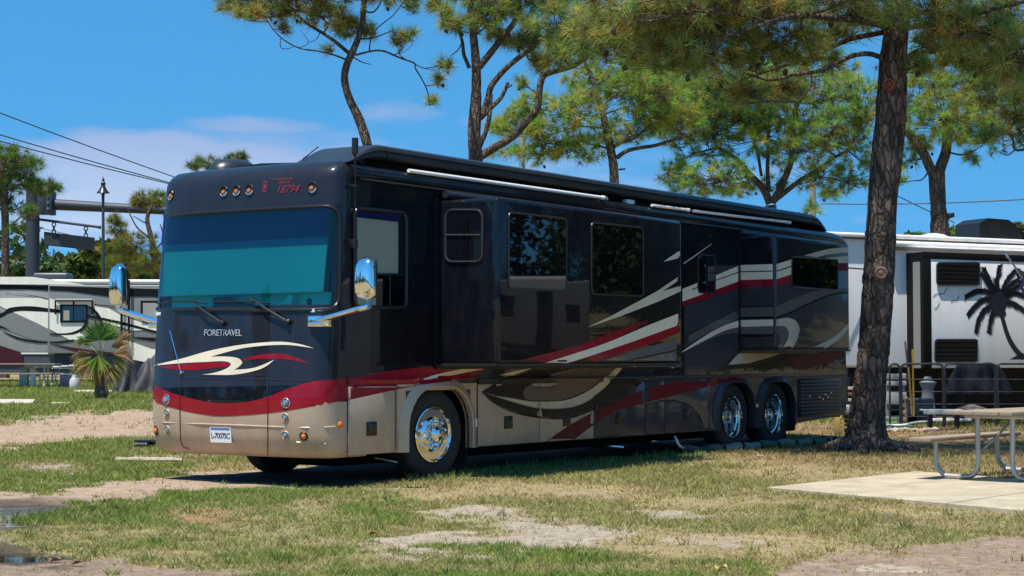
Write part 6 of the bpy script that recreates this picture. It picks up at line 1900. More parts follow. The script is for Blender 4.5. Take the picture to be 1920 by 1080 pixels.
# flag on its pole
A, B = RF.hy(1888, 479, -1.0), RF.hy(1930, 540, -1.0)
fp = MB().tube([A, B], .022, 8).lathe([(.0005, .05), (.035, .03), (.04, 0), (.03, -.03), (.0005, -.04)], A, (0, 0, 1), 10).build('flag_pole', ALU, rv)
FLB = mat('flag_blue', (.018, .022, .075), .8)
fm = MB(); nx, nz = 7, 9
for i in range(nz):
    for j in range(nx):
        px = 1903 + j * 4.5 + i * 2.2; py = 498 + i * 7.5 + j * 3.5
        fm.V.append(RF.hy(px, py, -1.0) + Vector((0, .05 * math.sin(j * 1.3 + i * .4), 0)))
for i in range(nz - 1):
    for j in range(nx - 1): fm.F.append((i * nx + j, i * nx + j + 1, (i + 1) * nx + j + 1, (i + 1) * nx + j))
fo = fm.build('flag', FLB, rv)
st_ = MB()
for i in range(1, 7, 2):
    for j in range(1, 6, 2):
        c = fm.V[i * nx + j] + Vector((0, -.02, 0)); st_.add([c + Vector((math.cos(t) * (.035 if k % 2 else .015), 0, math.sin(t) * (.035 if k % 2 else .015))) for k, t in enumerate([2 * math.pi * q / 10 for q in range(10)])], [tuple(range(10))])
s_o = st_.build('flag_stars', RVW, rv, smooth=False, fixn=False); s_o['kind'] = 'stuff'
for x in (2.5, 3.5):
    MB().tube([(x, .2, .42), (x, .45, .42)], .38, 16).build('wheel', RUBBER, rv)
MB().tube([RF.hy(1560, 500, -.3), RF.hy(1650, 507, -.02)], .015, 5).build('cable', BTRIM, rv)

# ================================================================== STREET FURNITURE BEHIND
STEEL = mat('blue_grey_steel', (.026, .036, .050), .55, nscale=3, namt=.2)
SIGN = mat('sign_back', (.014, .020, .026), .7, spec=.2)
GD = 78.
def gl(px, py, D=GD): return at(px, py, D)
b = gl(61.5, 600); gzz = gz(GD)
gan = thing('sign_gantry', 'blue grey steel mast arm post carrying a hanging sign', 'gantry', (b.x, b.y, gzz))
inv = Vector((b.x, b.y, gzz)); m_ = GD / FPX
MB().tube([Vector((0, 0, -.2)), gl(61.5, 415) - inv, gl(61, 342) - inv], [13.5 * m_, 12.5 * m_, 12 * m_], 20).build('post', STEEL, gan)
MB().lathe([(12.6 * m_, -.02), (12.8 * m_, .06), (10 * m_, .14), (.001, .17)], gl(61, 342) - inv, (0, 0, 1), 20).build('post_cap', STEEL, gan)
MB().lathe([(12.9 * m_, -.06), (13.3 * m_, 0), (12.9 * m_, .06)], gl(61.4, 411) - inv, (0, 0, 1), 20, cap=False).build('post_collar', STEEL, gan)
A, B = gl(73, 357) - inv, gl(101, 402) - inv
MB().box((A.x, -.35, B.z), (B.x - .3, .35, A.z), .02).box((B.x - .28, -.4, B.z - .02), (B.x, .4, A.z - .06), .02).build('clamp_box', STEEL, gan)
for k in range(3):
    q = gl(95, 370 + k * 11) - inv; MB().lathe([(.06, 0), (.05, .04), (.0005, .05)], (q.x, -.40, q.z), (0, -1, 0), 8).build('bolt', ALU, gan)
MB().tube([gl(101, 383.5) - inv, gl(300, 394) - inv, gl(430, 400) - inv], [10.5 * m_, 8 * m_, 6.5 * m_], 16).build('mast_arm', STEEL, gan)
MB().tube([gl(74, 411.5) - inv, gl(187, 426) - inv], 2.6 * m_, 10).lathe([(3.4 * m_, -.05), (3.4 * m_, .05)], gl(187, 426) - inv, (1, 0, -.1), 10).build('sign_bar', STEEL, gan)
sg = MB().prism([gl(px, py) - inv + Vector((0, -.05, 0)) for px, py in ((83, 434.5), (177, 445.5), (177, 470), (83, 459.5))], (0, .1, 0)).build('hanging_sign', SIGN, gan, smooth=False)
MB().prism([gl(px, py) - inv + Vector((0, -.056, 0)) for px, py in ((84, 435.6), (106, 438), (115, 462), (84, 458.6))], (0, -.004, 0)).build('sign_patch', mat('sign_patch', (.024, .032, .038), .6), sg, smooth=False)
for px in (101, 161):
    y0_ = 414.5 + (px - 74) * .128; y1_ = 434.5 + (px - 83) * .117 + 1
    for k in range(3):
        t = (k + .5) / 3; q = gl(px, y0_ + (y1_ - y0_) * t) - inv; hh = (y1_ - y0_) / 3 * m_ * .62
        ring = [q + (Vector((.08 * math.sin(a), 0, hh * math.cos(a))) if k % 2 == 0 else Vector((0, .08 * math.sin(a), hh * math.cos(a)))) for a in [2 * math.pi * i / 10 for i in range(10)]]
        MB().tube(ring, .028, 5, closed=True).build('chain_link', BTRIM, gan)
MB().tube(smooth_curve([gl(84, 459) - inv, gl(85, 478) - inv, gl(80, 486) - inv, gl(74, 487) - inv], 4), .018, 5).build('cable', BTRIM, gan)

LDp = 70.
b = at(193.5, 600, LDp); gzz = gz(LDp); inv = Vector((b.x, b.y, gzz)); m_ = LDp / FPX
lamp_ = thing('street_lamp', 'dark street lamp with a bell-shaped lantern behind the mast arm', 'street lamp', (b.x, b.y, gzz))
MB().tube([(0, 0, -.1), at(193.5, 440, LDp) - inv, at(193.3, 364, LDp) - inv], [3.6 * m_, 3.0 * m_, 2.4 * m_], 12).build('pole', mat('lamp_green', (.03, .045, .045), .5), lamp_)
c = at(193.3, 362, LDp) - inv
MB().lathe([(12.5 * m_, 0), (11.5 * m_, 1.5 * m_), (8 * m_, 5 * m_), (5 * m_, 11 * m_), (3.5 * m_, 15 * m_), (4.5 * m_, 16 * m_), (4.5 * m_, 19 * m_), (2.2 * m_, 22 * m_), (2.8 * m_, 25 * m_), (1.2 * m_, 28 * m_), (.002, 32 * m_)], c, (0, 0, 1), 16).build('lantern', BTRIM, lamp_)
MB().lathe([(3.2 * m_, -14 * m_), (2.6 * m_, -12 * m_), (3.2 * m_, -1 * m_)], c, (0, 0, 1), 12).build('lamp_neck', BTRIM, lamp_)

POLE = mat('weathered_pole', (.26, .22, .18), .9, nscale=8, namt=.3, stretch=(1, 1, .1))
for (px, top, hw_p, D, lab) in ((978.5, 258, 6, 62, 'weathered grey wooden utility pole rising behind the middle of the roof'), (1523, 262, 6, 66, 'pale utility pole half hidden in pine needles behind the rear of the roof')):
    b = at(px, 600, D); inv = Vector((b.x, b.y, gz(D))); m_ = D / FPX
    u = thing('utility_pole', lab, 'pole', inv, 0, 'utility poles behind the motorhome')
    t = at(px, top, D) - inv
    MB().tube([(0, 0, -.2), t], [hw_p * m_ * 1.15, hw_p * m_], 12).build('pole', POLE, u)
    MB().box((-.05, -hw_p * m_ - .06, t.z - 1.3), (.05, -hw_p * m_ + .02, t.z - .35), .01).build('pole_bracket', ALU, u)

def wire(a, b, D0, D1, sag, lab, r=.03):
    A, B = at(*a, D0), at(*b, D1)
    P = [A.lerp(B, t) - Vector((0, 0, sag * 4 * t * (1 - t))) for t in [i / 24 for i in range(25)]]
    o = MB().tube(P, r, 5).build('power_line', mat('wire', (.03, .035, .04), .6)); tag(o, lab, 'power line', 'overhead power lines')
wire((-200, 134), (420, 364), 76, 100, .12, 'uppermost of the three power lines crossing the sky at the left')
wire((-200, 192), (420, 369), 76, 100, .12, 'middle of the three power lines crossing the sky at the left')
wire((-200, 210), (420, 368), 74, 100, .12, 'lowest of the three power lines crossing the sky at the left')
wire((60, 424), (320, 475), 95, 110, .1, 'thin faint line passing behind the hanging sign', .02)
wire((1540, 382), (2100, 360), 66, 60, .15, 'power line running right from behind the big pine trunk', .022)
wire((1672, 362), (1790, 418), 64, 66, .02, 'short slanting stay wire right of the big pine trunk', .02)

# ================================================================== PICNIC TABLES
WOOD = mat('weathered_plank', (.27, .205, .145), .9, nscale=6, namt=.28, bump=.35, bscale=40, stretch=(.6, 9, 9))
GALV = mat('galvanised_pipe', (.42, .41, .39), .42, metal=.65, nscale=6, namt=.2)


def picnic(label, o, ang, L=2.3, W_=.74, group='picnic tables', z0=0.):
    t = thing('picnic_table', label, 'picnic table', o, ang, group)
    pw = .145
    for k in range(5):
        y_ = -W_ / 2 + k * .1495
        MB().box((-L / 2 + random.uniform(-.015, .015), y_, .715), (L / 2, y_ + pw, .757), .006).build('top_plank', WOOD, t)
    for s in (-1, 1):
        yb = s * (W_ / 2 + .33)
        MB().box((-L / 2, yb - .13, .415), (L / 2 + random.uniform(-.02, .02), yb + .13, .457), .006).build('bench_plank', WOOD, t)
    for x in (-L / 2 + .38, L / 2 - .38):
        for s in (-1, 1):
            lg = smooth_curve([(x, s * .20, .70), (x, s * .20, .45), (x, s * .20, .18), (x, s * .25, .06), (x, s * .36, .032), (x, s * .55, .032), (x, s * (W_ / 2 + .22), .04), (x, s * (W_ / 2 + .31), .12), (x, s * (W_ / 2 + .33), .25), (x, s * (W_ / 2 + .33), .41)], 4)
            MB().tube(lg, .028, 10).build('leg', GALV, t)
        MB().box((x - .03, -W_ / 2 + .03, .672), (x + .03, W_ / 2 - .03, .714), .004).build('top_cleat', GALV, t)
        MB().tube([(x, .18, .30), (x + (.55 if x < 0 else -.55), 0, .68)], .016, 8).build('brace', GALV, t)
    return t


pa = Vector((.65, .76, 0)); pb = Vector((.76, -.65, 0))
org = Vector((4.69, 19.0, 0)) + pa * 1.15 + pb * .37
picnic('weathered picnic table on grey pipe legs on the concrete slab at right', (org.x, org.y, .035), math.atan2(.76, .65))
A = at(-70, 684, 55.); B = at(105, 690, 55.)
picnic('grey weathered picnic table at the far left on the grass in front of the camper', ((A.x + B.x) / 2, 55.3, gz(55.3)), -.02, L=(B.x - A.x))
A = at(1772, 770, 33.0)

# ================================================================== FENCE AND CLUTTER AT RIGHT
FY = 33.5
FEN = mat('dark_fence_steel', (.018, .020, .023), .5)
fence = thing('pen_fence', 'dark tubular metal fence of round-cornered panels in front of the white trailer', 'fence', (0, FY, gz(FY)))
for x0p, x1p in ((1668, 1687), (1690, 1768), (1771.5, 1866), (1870, 1960), (1963, 2050)):
    a, b = at(x0p, 700, FY).x, at(x1p, 700, FY).x
    H = 1.20; r = .09
    pn = bpy.data.objects.new('fence_panel', None); pn.empty_display_size = .1; link(pn, fence)
    fr_ = [(a, 0, 0), (a, 0, H - r)] + [(a + r - r * math.cos(t), 0, H - r + r * math.sin(t)) for t in (.4, .8, 1.2)] + [(a + r, 0, H), (b - r, 0, H)] + [(b - r + r * math.sin(t), 0, H - r + r * math.cos(t)) for t in (.4, .8, 1.2)] + [(b, 0, H - r), (b, 0, 0)]
    MB().tube(fr_, .020, 8).build('frame', FEN, pn)
    for k in range(4): MB().tube([(a, 0, .20 + k * .235), (b, 0, .20 + k * .235)], .011, 6).build('rail', FEN, pn)


def lump(name, label, cat, c, rx, ry, h, m, seed, folds=9, group=None, top=.35, flare=1.0, rough=1.0):
    """cloth thrown over something: a folded, sagging cover"""
    t = thing(name, label, cat, c, 0, group)
    mb = MB(); n, R = 44, 12
    for i in range(R):
        v = i / (R - 1)
        k = top + (1 - top) * (v ** .7) * flare
        for j in range(n):
            a = 2 * math.pi * j / n
            f = 1 + rough * (.10 * math.sin(a * folds + seed + v * rough) + .07 * mnoise.noise(Vector((math.cos(a) * 3, math.sin(a) * 3, seed + v * 2)))) * (v ** .8)
            z = h * (1 - v) * (1 + .14 * rough * mnoise.noise(Vector((math.cos(a) * 1.5, math.sin(a) * 1.5, seed)))) + .02
            mb.V.append(Vector((math.cos(a) * rx * k * f, math.sin(a) * ry * k * f, z)))
    for i in range(R - 1):
        for j in range(n): mb.F.append((i * n + j, (i + 1) * n + j, (i + 1) * n + (j + 1) % n, i * n + (j + 1) % n))
    mb.V.append(Vector((0, 0, h * 1.05))); q = len(mb.V) - 1
    for j in range(n): mb.F.append((j, (j + 1) % n, q))
    mb.build('cover', m, t, angle=1.2)
    return t


COVER = mat('black_cover_cloth', (.008, .009, .013), .75, spec=.2, nscale=3, namt=.5)
TARP = mat('grey_tarp', (.05, .05, .056), .6, spec=.3, nscale=4, namt=.35)
D = 35.2; A, B = at(1772, 700, D), at(1893, 700, D)
gt = lump('grill_cover', 'large black cloth cover over a grill behind the metal fence', 'grill cover', ((A.x + B.x) / 2, D, gz(D) + .55), (B.x - A.x) / 2, .5, at(1830, 684, D).z - gz(D) - .55, COVER, 3.3, 7, top=.62)
for x in (-.35, .35):
    for y_ in (-.2, .2): MB().tube([(x, y_, -.55), (x, y_, .1)], .03, 8).build('leg', BTRIM, gt)
D = 34.4
A, B = at(1703, 790, D), at(1752, 747, D)
bn = thing('storage_bin', 'dark blue plastic storage bin with a white label behind the fence', 'bin', ((A.x + B.x) / 2, D, gz(D)))
hx_ = (B.x - A.x) / 2; hz_ = B.z - gz(D)
NB = mat('navy_plastic', (.018, .024, .055), .45)
MB().box((-hx_ * .95, 0, 0), (hx_ * .95, .45, hz_ * .82), .03).build('body', NB, bn)
MB().box((-hx_, -.02, hz_ * .80), (hx_, .47, hz_), .03).build('lid', NB, bn)
MB().box((-.04, -.03, hz_ * .52), (.03, -.004, hz_ * .60), .004).build('label_tag', WHITE, bn)
D = 34.9; c = at(1741, 752, D); zg = gz(D)
st = thing('garden_pedestal', 'pale grey turned garden pedestal standing behind the storage bin', 'pedestal', (at(1740, 752, D).x, D, zg)); hh = at(1740, 706, D).z - zg
MB().lathe([(.20, 0), (.20, .06), (.155, .10), (.13, hh * .45), (.115, hh * .75), (.16, hh * .84), (.17, hh * .88), (.12, hh * .90), (.07, hh * .91), (.085, hh * .95), (.06, hh)], (0, 0, 0), (0, 0, 1), 20).build('column', mat('pale_stoneware', (.22, .225, .23), .7, nscale=12, namt=.2), st)
YEL = mat('yellow_fibreglass', (.62, .36, .03), .5)
D = 34.2
for (a, b_, m, lab) in (((1711, 655), (1713.5, 760), YEL, 'straight yellow handle of a tool leaning on the fence'), ((1697, 640), (1711, 760), mat('grey_handle', (.10, .09, .08), .6), 'dark thin tool handle leaning left of the yellow one'), ((1704, 690), (1710, 760), mat('ochre_handle', (.42, .25, .04), .6), 'ochre wooden handle slanting just left of the yellow one')):
    P0, P1 = at(*a, D - .1), at(*b_, D); P1.z = max(gz(D), P1.z - .2)
    t = thing('garden_tool', lab, 'tool', (P1.x, P1.y, gz(D)), 0, 'tools leaning on the fence')
    MB().tube([P1 - Vector(t.location), P0 - Vector(t.location)], .018, 8).build('handle', m, t)
    MB().box((-.09, -.012, -.02), (.09, .012, P1.z - gz(D) + .02), .004).build('blade', BTRIM, t)
# stacked firewood
D = 34.6; LOG = mat('split_log', (.30, .22, .15), .9, nscale=10, namt=.35); LOGB = mat('log_bark', (.06, .045, .035), .95)
for k in range(7):
    q = at(1698 + (k % 2) * 4, 786 - k * 6.5, D)
    lg_ = MB().tube([q, q + Vector((.02, .4, 0))], .062, 9).build('firewood_log', LOGB); tag(lg_, None, 'firewood', 'firewood logs stacked beside the bin')
    lg_['label'] = ('lowest' , 'second lowest', 'third lowest', 'middle', 'third highest', 'second highest', 'topmost')[k] + ' cut log in the firewood column left of the storage bin'
    MB().lathe([(.055, 0), (.0005, .006)], q, (0, -1, 0), 9).build('cut_end', LOG, lg_)
# pallet boards
D = 35.6
pw_ = thing('wooden_crate', 'grey slatted crate behind the left end of the fence', 'crate', (at(1681, 760, D).x, D, gz(D)))
wz = at(1680, 700, D).z - gz(D); hw2 = at(1700, 700, D).x - at(1681, 700, D).x
GW = mat('grey_board', (.30, .29, .28), .85, nscale=8, namt=.25)
for k, (p, q) in enumerate(((.0, .10), (.34, .60), (.74, .84), (.88, .99))): MB().box((-hw2, 0, wz * p), (hw2, .03, wz * q), .004).build('board', GW, pw_)
for x in (-hw2 + .03, hw2 - .05): MB().box((x - .03, .035, 0), (x + .03, .08, wz), .004).build('upright', GW, pw_)
# white plank on two posts behind the table
D = 32.6; A, B = at(1737, 770, D), at(1785, 770, D)
wbn = thing('low_bench', 'white painted bench plank behind the near picnic table', 'bench', ((A.x + B.x) / 2, D, gz(D)))
zb_ = at(1740, 768, D).z - gz(D)
MB().box((-(B.x - A.x) / 2, -.03, zb_ - .09), ((B.x - A.x) / 2 + .2, .25, zb_), .008).build('seat', mat('old_white_paint', (.52, .51, .48), .7, nscale=9, namt=.25), wbn)
for x in (-.15, .35): MB().box((x - .04, .05, 0), (x + .04, .15, zb_ - .09)).build('leg', BTRIM, wbn)
D = 34.0; A, B = at(1748, 787, D), at(1822, 788, D)
tag(MB().box((A.x, D, A.z - .03), (B.x, D + .2, A.z + .02), .006).build('white_board', WHITE), 'long white board lying low behind the fence', 'board')
D = 33.0; A, B = at(1655, 789, D), at(1712, 792, D)
tag(MB().prism([(A.x, D, gz(D) + .03), (B.x, D - .1, gz(D) + .03), (B.x - .1, D + 1.1, gz(D + 1.1) + .05), (A.x, D + 1.1, gz(D + 1.1) + .05)], (0, 0, .02)).build('ground_mat', mat('green_mat', (.03, .16, .08), .85, nscale=12, namt=.4)), 'green plastic mat on the ground between the big pine and the fence', 'mat')
A = [at(1650, 796, 32.6), at(1690, 797, 32.4), at(1716, 792, 32.8), at(1745, 790, 33.1)]
tag(MB().tube(smooth_curve(A, 5), .022, 6).build('white_hose', WHITE), 'white hose curving over the ground at the foot of the fence', 'hose')
# stone border along the foot of the fence
for k in range(16):
    px = 1658 + k * 6.4 + random.uniform(-1.5, 1.5); D = 32.0 + random.uniform(-.25, .25); q = at(px, 800, D)
    s_ = stone((q.x, D, gz(D) + .03), random.uniform(.06, .10), 'border_stone', mat('tan_stone', (.30, .21, .15), .95, nscale=15, namt=.35) if k % 3 else None)
    tag(s_, '%s stone from the big pine in the row edging the fence foot' % ('nearest second third fourth fifth sixth seventh eighth ninth tenth eleventh twelfth thirteenth fourteenth fifteenth farthest'.split()[k]), 'stone', 'stones edging the ground below the fence')
# round grill rock under the cover
D = 34.6; q = at(1822, 770, D)
tag(stone((q.x, D, gz(D) + .18), .36, 'boulder', mat('brown_boulder', (.17, .125, .105), .95, nscale=6, namt=.3)), 'brown boulder under the black grill cover', 'boulder')

# electric pedestal and hookups behind the coach tail
D = 31.0
c = at(1573, 790, D)
ep = thing('utility_pedestal', 'yellow bracket stand with a grey meter between the motorhome tail and the big pine', 'pedestal', (at(1580, 790, D).x, D, gz(D)))
def el(px, py): return at(px, py, D) - Vector(ep.location)
YP = mat('faded_yellow', (.36, .25, .07), .6)
A, B = el(1565, 806), el(1575, 783); MB().box((A.x, -.05, 0), (B.x, .05, B.z), .01).build('yellow_post', YP, ep)
MB().tube([el(1575, 786), el(1583, 772)], .022, 6).build('yellow_arm', YP, ep)
for k in range(3):
    A, B = el(1577, 803 - k * 7.5), el(1592, 799 - k * 7.5); MB().box((A.x, -.03, A.z), (B.x, .03, B.z)).build('yellow_slat', YP, ep)
A = el(1587, 768); MB().lathe([(.09, 0), (.09, .08), (.06, .11), (.0005, .12)], A, (0, -1, 0), 16).build('meter', mat('meter_grey', (.25, .27, .30), .35), ep)
A, B = el(1585, 830), el(1591, 690); MB().box((A.x, .06, 0), (B.x, .12, B.z), .008).build('post', BTRIM, ep)
A, B = el(1592, 775), el(1598, 764); MB().box((A.x, -.03, A.z), (B.x, .05, B.z), .02).build('outlet_cover', WHITE, ep)
D = 33.6
sl_ = thing('slat_screen', 'low brown slatted wooden screen glimpsed left of the big pine', 'screen', (at(1597, 760, D).x, D, gz(D)))
for k in range(5):
    A = at(1585, 775 - k * 11, D) - Vector(sl_.location); B = at(1612, 769 - k * 11, D) - Vector(sl_.location)
    MB().box((A.x, 0, A.z), (B.x, .03, B.z), .004).build('slat', mat('red_brown_board', (.16, .075, .05), .8) if k % 2 else mat('pale_board', (.42, .36, .30), .8), sl_)
A = at(1590, 700, D).x - sl_.location.x; MB().box((A - .04, .031, 0), (A + .04, .08, .95)).build('post', BTRIM, sl_)

# sewer hose and its pipe
hp = smooth_curve([ground(1278, 849), ground(1340, 848.5), ground(1400, 844), ground(1455, 839), ground(1510, 836), ground(1555, 833), ground(1583, 834)], 10)
hp = [p + Vector((0, 0, .055 + .012 * math.sin(i * .8))) for i, p in enumerate(hp)]
hs_ = thing('sewer_hose', 'grey green corrugated sewer hose lying along the ground by the rear wheels', 'hose', hp[0])
hq = [p - hp[0] for p in hp]
fine = smooth_curve(hq, 6)
HG = mat('hose_grey', (.20, .22, .19), .55, nscale=6, namt=.3); HN = mat('hose_green', (.07, .12, .085), .5)
ns_ = 10; step_ = len(fine) // ns_
for k in range(ns_):
    sgm = fine[k * step_:(k + 1) * step_ + 1]
    MB().tube(sgm, [.058 + .008 * (i % 2) for i in range(len(sgm))], 10).build('hose_section', HN if k % 3 == 1 else HG, hs_)
    if k: MB().tube([fine[k * step_] - (fine[k * step_ + 1] - fine[k * step_]).normalized() * .03, fine[k * step_] + (fine[k * step_ + 1] - fine[k * step_]).normalized() * .03], .075, 10).build('hose_clamp', BTRIM, hs_)
P = [CF.hy(1265, 818, .1), CF.hy(1274, 836, .05)]
W3 = [CF.o + CF.ax * p.x + CF.ay * p.y + CF.az * p.z for p in P]
o = MB().tube(smooth_curve(W3 + [ground(1284, 848) + Vector((0, 0, .06))], 4), .02, 8).build('drain_pipe', WHITE); tag(o, 'thin white drain pipe bending from the coach underside to the hose', 'pipe')

# wood block and stick left of the coach nose
p = ground(268, 842)
p.z += .035
wk = thing('levelling_block', 'dark hollow block lying left of the motorhome bumper', 'block', p)
k = p.y / FPX
MB().box((-17 * k, 0, 0), (17 * k, .28, .03)).box((-17 * k, 0, 12 * k - .03), (17 * k, .28, 12 * k)).box((-17 * k, .24, .03), (17 * k, .28, 12 * k - .03)).build('channel', BTRIM, wk)
MB().box((-15 * k, -.004, .035), (8 * k, .02, .06)).build('lip', GALV, wk)
A, B = ground(218, 866), ground(342, 868)
P = [A.lerp(B, t) + Vector((0, random.uniform(-.02, .02), .03 + random.uniform(-.008, .01))) for t in [i / 7 for i in range(8)]]
tag(MB().tube(P, [.035, .03, .04, .034, .036, .03, .034, .02], 7).build('fallen_branch', mat('pale_dead_wood', (.40, .33, .25), .9, nscale=12, namt=.3)), 'pale dead branch lying on the grass left of the bumper', 'branch')

# ================================================================== LEFT CLUTTER
D = 46.
b = at(190, 748, D); m_ = D / FPX
palm = thing('potted_palm', 'small fan palm with green and dead brown fronds in a dark round pot', 'potted palm', (b.x, D, gz(D)))
inv = Vector(palm.location)
def pl_(px, py, dy=0.): return at(px, py, D + dy) - inv
c = pl_(190, 748); hb = pl_(190, 722).z
MB().lathe([(8 * m_, 0), (13 * m_, hb * .35), (13.5 * m_, hb * .6), (11 * m_, hb * .92), (11.8 * m_, hb), (9.5 * m_, hb * .96), (.001, hb * .9)], (0, 0, 0), (0, 0, 1), 20).build('pot', mat('charcoal_pot', (.045, .043, .045), .6, nscale=5, namt=.3), palm)
MB().tube([(0, 0, hb * .8), pl_(190, 700), pl_(189, 668)], [.16, .19, .11], 12).build('trunk', mat('palm_fibre', (.10, .065, .04), .95, nscale=12, namt=.4, bump=.8, bscale=25), palm)
FG = attr_mat('palm_leaf', .5, namt=0, bump=0, transl=.25)


def fan(hub, tip, r_px, spread, col, droop, n=22, dy=0., name='frond', stalk=True):
    h = pl_(*hub, dy); t = pl_(*tip, dy)
    base = math.atan2(t.z - h.z, t.x - h.x); R = r_px * m_
    V, Cc = [], []
    st0 = Vector((0, 0, pl_(190, 672).z))
    for k in range(n):
        a = base + math.radians(spread) * ((k + .5) / n - .5); l = R * 1.2 * random.uniform(.85, 1.05) * (1 - .25 * abs((k + .5) / n - .5))
        d = Vector((math.cos(a), 0, math.sin(a))); s = Vector((-math.sin(a), 0, math.cos(a)))
        tilt = random.gauss(0, .16) + .25 * math.sin(k * .9)
        m1 = h + d * l * .58 + Vector((0, tilt * l * .3, 0)); tp = h + d * l + Vector((0, tilt * l * .6 + droop * .1, -droop * l * random.uniform(.2, .7)))
        w = l * math.radians(spread) / n * .36
        y_ = Vector((0, .012, 0))
        V += [h, m1 - s * w - y_, m1 + s * w * .1 + y_, h, m1 + s * w * .1 + y_, m1 + s * w - y_, m1 - s * w - y_, tp, m1 + s * w * .1 + y_, m1 + s * w * .1 + y_, tp, m1 + s * w - y_]
        cc = np.array(col) * random.uniform(.7, 1.3); Cc += [cc] * 12
    o = np_mesh(name, np.array([tuple(v) for v in V]), FG, palm, np.array(Cc))
    if stalk: MB().tube(smooth_curve([st0, st0.lerp(h, .5) + Vector((0, 0, .03)), h], 3), .014, 5).build('stalk', mat('palm_stalk', (.20, .24, .07), .6), palm)
    return o


GR, LG, BR, YG = (.075, .165, .032), (.24, .32, .06), (.52, .37, .20), (.42, .36, .12)
fan((186, 638), (182, 600), 40, 190, GR, .05, 28, -.15)['label'] = 'large upright green frond'
fan((196, 640), (214, 612), 40, 90, LG, .1, 18, .1)
fan((184, 668), (184, 700), 34, 120, LG, .1, 18, -.3)
fan((165, 640), (142, 640), 26, 60, LG, .2, 12, 0)
fan((170, 650), (152, 630), 26, 60, LG, .2, 10, .2)
for hub, tip, r, sp in (((172, 668), (142, 690), 46, 55), ((170, 660), (135, 668), 36, 40), ((208, 650), (238, 642), 38, 70), ((212, 664), (245, 660), 40, 70), ((210, 672), (235, 695), 40, 70), ((200, 682), (212, 715), 36, 80), ((180, 685), (172, 715), 34, 70), ((194, 684), (194, 722), 38, 80), ((222, 640), (240, 625), 30, 60), ((205, 690), (225, 710), 30, 70), ((176, 676), (150, 705), 44, 50)):
    fan(hub, tip, r, sp, BR if random.random() < .75 else YG, .6, 20, random.uniform(-.35, .35), 'dead_frond', False)

D = 55.6
for x0p, x1p, yt, m, nm, lab, cat in ((38, 53, 688, mat('mint_green_plastic', (.30, .44, .36), .55), 'utility_pedestal', 'pale mint green utility pedestal behind the far left picnic table', 'pedestal'), (58, 66, 687, WHITE, 'utility_post', 'short white utility post just right of the mint green pedestal', 'post')):
    q0, q1 = at(x0p, yt, D), at(x1p, 727, D)
    t = thing(nm, lab, cat, ((q0.x + q1.x) / 2, D, gz(D))); hw3 = (q1.x - q0.x) / 2; h3 = q0.z - gz(D)
    MB().box((-hw3, -.12, -.05), (hw3, .12, h3 * .9), .02).build('body', m, t)
    MB().box((-hw3 * 1.08, -.14, h3 * .9), (hw3 * 1.08, .14, h3), .03).build('cap', m, t)
    MB().box((-hw3 * 1.04, -.13, h3 * .12), (hw3 * 1.04, -.1205, h3 * .16)).build('seam_band', m, t)
D = 54.0
q = at(140, 728, D); tk = thing('propane_tank', 'small white gas bottle standing left of the potted palm', 'gas bottle', (q.x, D, gz(D)))
MB().lathe([(.14, 0), (.16, .04), (.165, .22), (.13, .32), (.05, .36), (.0005, .36)], (0, 0, 0), (0, 0, 1), 20).build('bottle', mat('dull_white', (.50, .49, .46), .6), tk)
MB().lathe([(.09, .33), (.095, .44), (.085, .44), (.08, .33)], (0, 0, 0), (0, 0, 1), 14, cap=False).build('collar', WHITE, tk)
MB().tube([(0, 0, .35), (0, 0, .41)], .02, 6).build('valve', ALU, tk)
q = at(112, 725, D); cb = thing('cooler_box', 'navy blue cool box under the right end of the far picnic table', 'cool box', (q.x, D + .6, gz(D)))
MB().box((-.16, 0, 0), (.16, .3, .42), .02).build('body', NB, cb); MB().box((-.17, -.01, .42), (.17, .31, .48), .015).build('lid', mat('grey_lid', (.35, .35, .36), .5), cb)
D = 51.
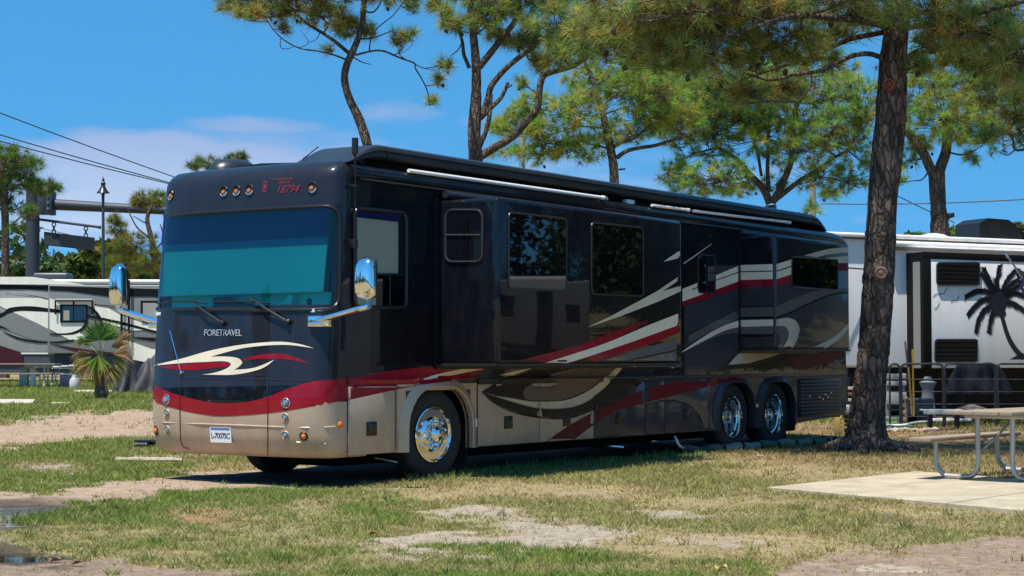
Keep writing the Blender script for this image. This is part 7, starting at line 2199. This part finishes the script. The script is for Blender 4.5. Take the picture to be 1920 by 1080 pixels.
for px0, px1, py, seed, lab in ((222, 258, 672, 1.2, 'peaked dark grey tarp between the palm and the motorhome'), (255, 312, 676, 4.1, 'sagging grey tarp with a pale edge right beside the motorhome nose')):
    A, B = at(px0, py, D), at(px1, py, D)
    lump('tarp_cover', lab, 'tarp', ((A.x + B.x) / 2, D, gz(D) + .02), (B.x - A.x) / 2 * 1.15, .6, A.z - gz(D), TARP, seed, 5, 'tarp-covered things by the far camper', top=.30, flare=1.1, rough=2.4)
for px, lab in ((85, 'folding table draped with pale cloths at the end of the far picnic table'),):
    pass
q = at(124, 690, 54.6)
ft = thing('folding_stand', 'thin folding stand with pale cloths left of the palm', 'stand', (q.x, 54.6, gz(54.6)))
h4 = q.z - gz(54.6)
for x in (-.35, .35):
    MB().tube([(x - .12, 0, 0), (x + .12, .2, h4)], .014, 6).build('leg', GALV, ft); MB().tube([(x + .12, 0, 0), (x - .12, .2, h4)], .014, 6).build('leg', BTRIM, ft)
MB().box((-.45, -.05, h4 - .03), (.45, .3, h4), .006).build('top', GALV, ft)
lump_m = mat('pale_cloth', (.55, .53, .50), .85)
mb = MB()
for k in range(3): mb.box((-.4 + k * .25, -.08, h4 + .002 + .02 * k), (-.2 + k * .27, .22, h4 + .06 + .02 * k), .02)
mb.build('folded_cloth', lump_m, ft)['kind'] = 'stuff'

# camper on the next pitch, outside the view to the right: it mirrors in the slide-out
nb_ = thing('camper', 'white boxy camper on the next pitch, mirrored in the front slide-out', 'camper', (10.6, 22.9, 0), math.radians(112))
MB().box((-2.2, -1.2, .55), (2.0, 1.2, 2.75), .08).build('body_shell', RVG2, nb_)
MB().box((-2.1, -1.15, .25), (1.9, 1.15, .55)).build('skirt', RVD, nb_)
for x0_, x1_, z0_, z1_ in ((-1.7, -.9, 1.5, 2.2), (.0, .6, .6, 2.4), (1.1, 1.6, 1.5, 2.0)):
    for y_ in (-1.205, 1.195): MB().box((x0_, y_, z0_), (x1_, y_ + .01, z1_)).build('window', PRIV, nb_)
for x in (-.6, .3): MB().tube([(x, -1.1, .33), (x, 1.1, .33)], .33, 14).build('wheel', RUBBER, nb_)
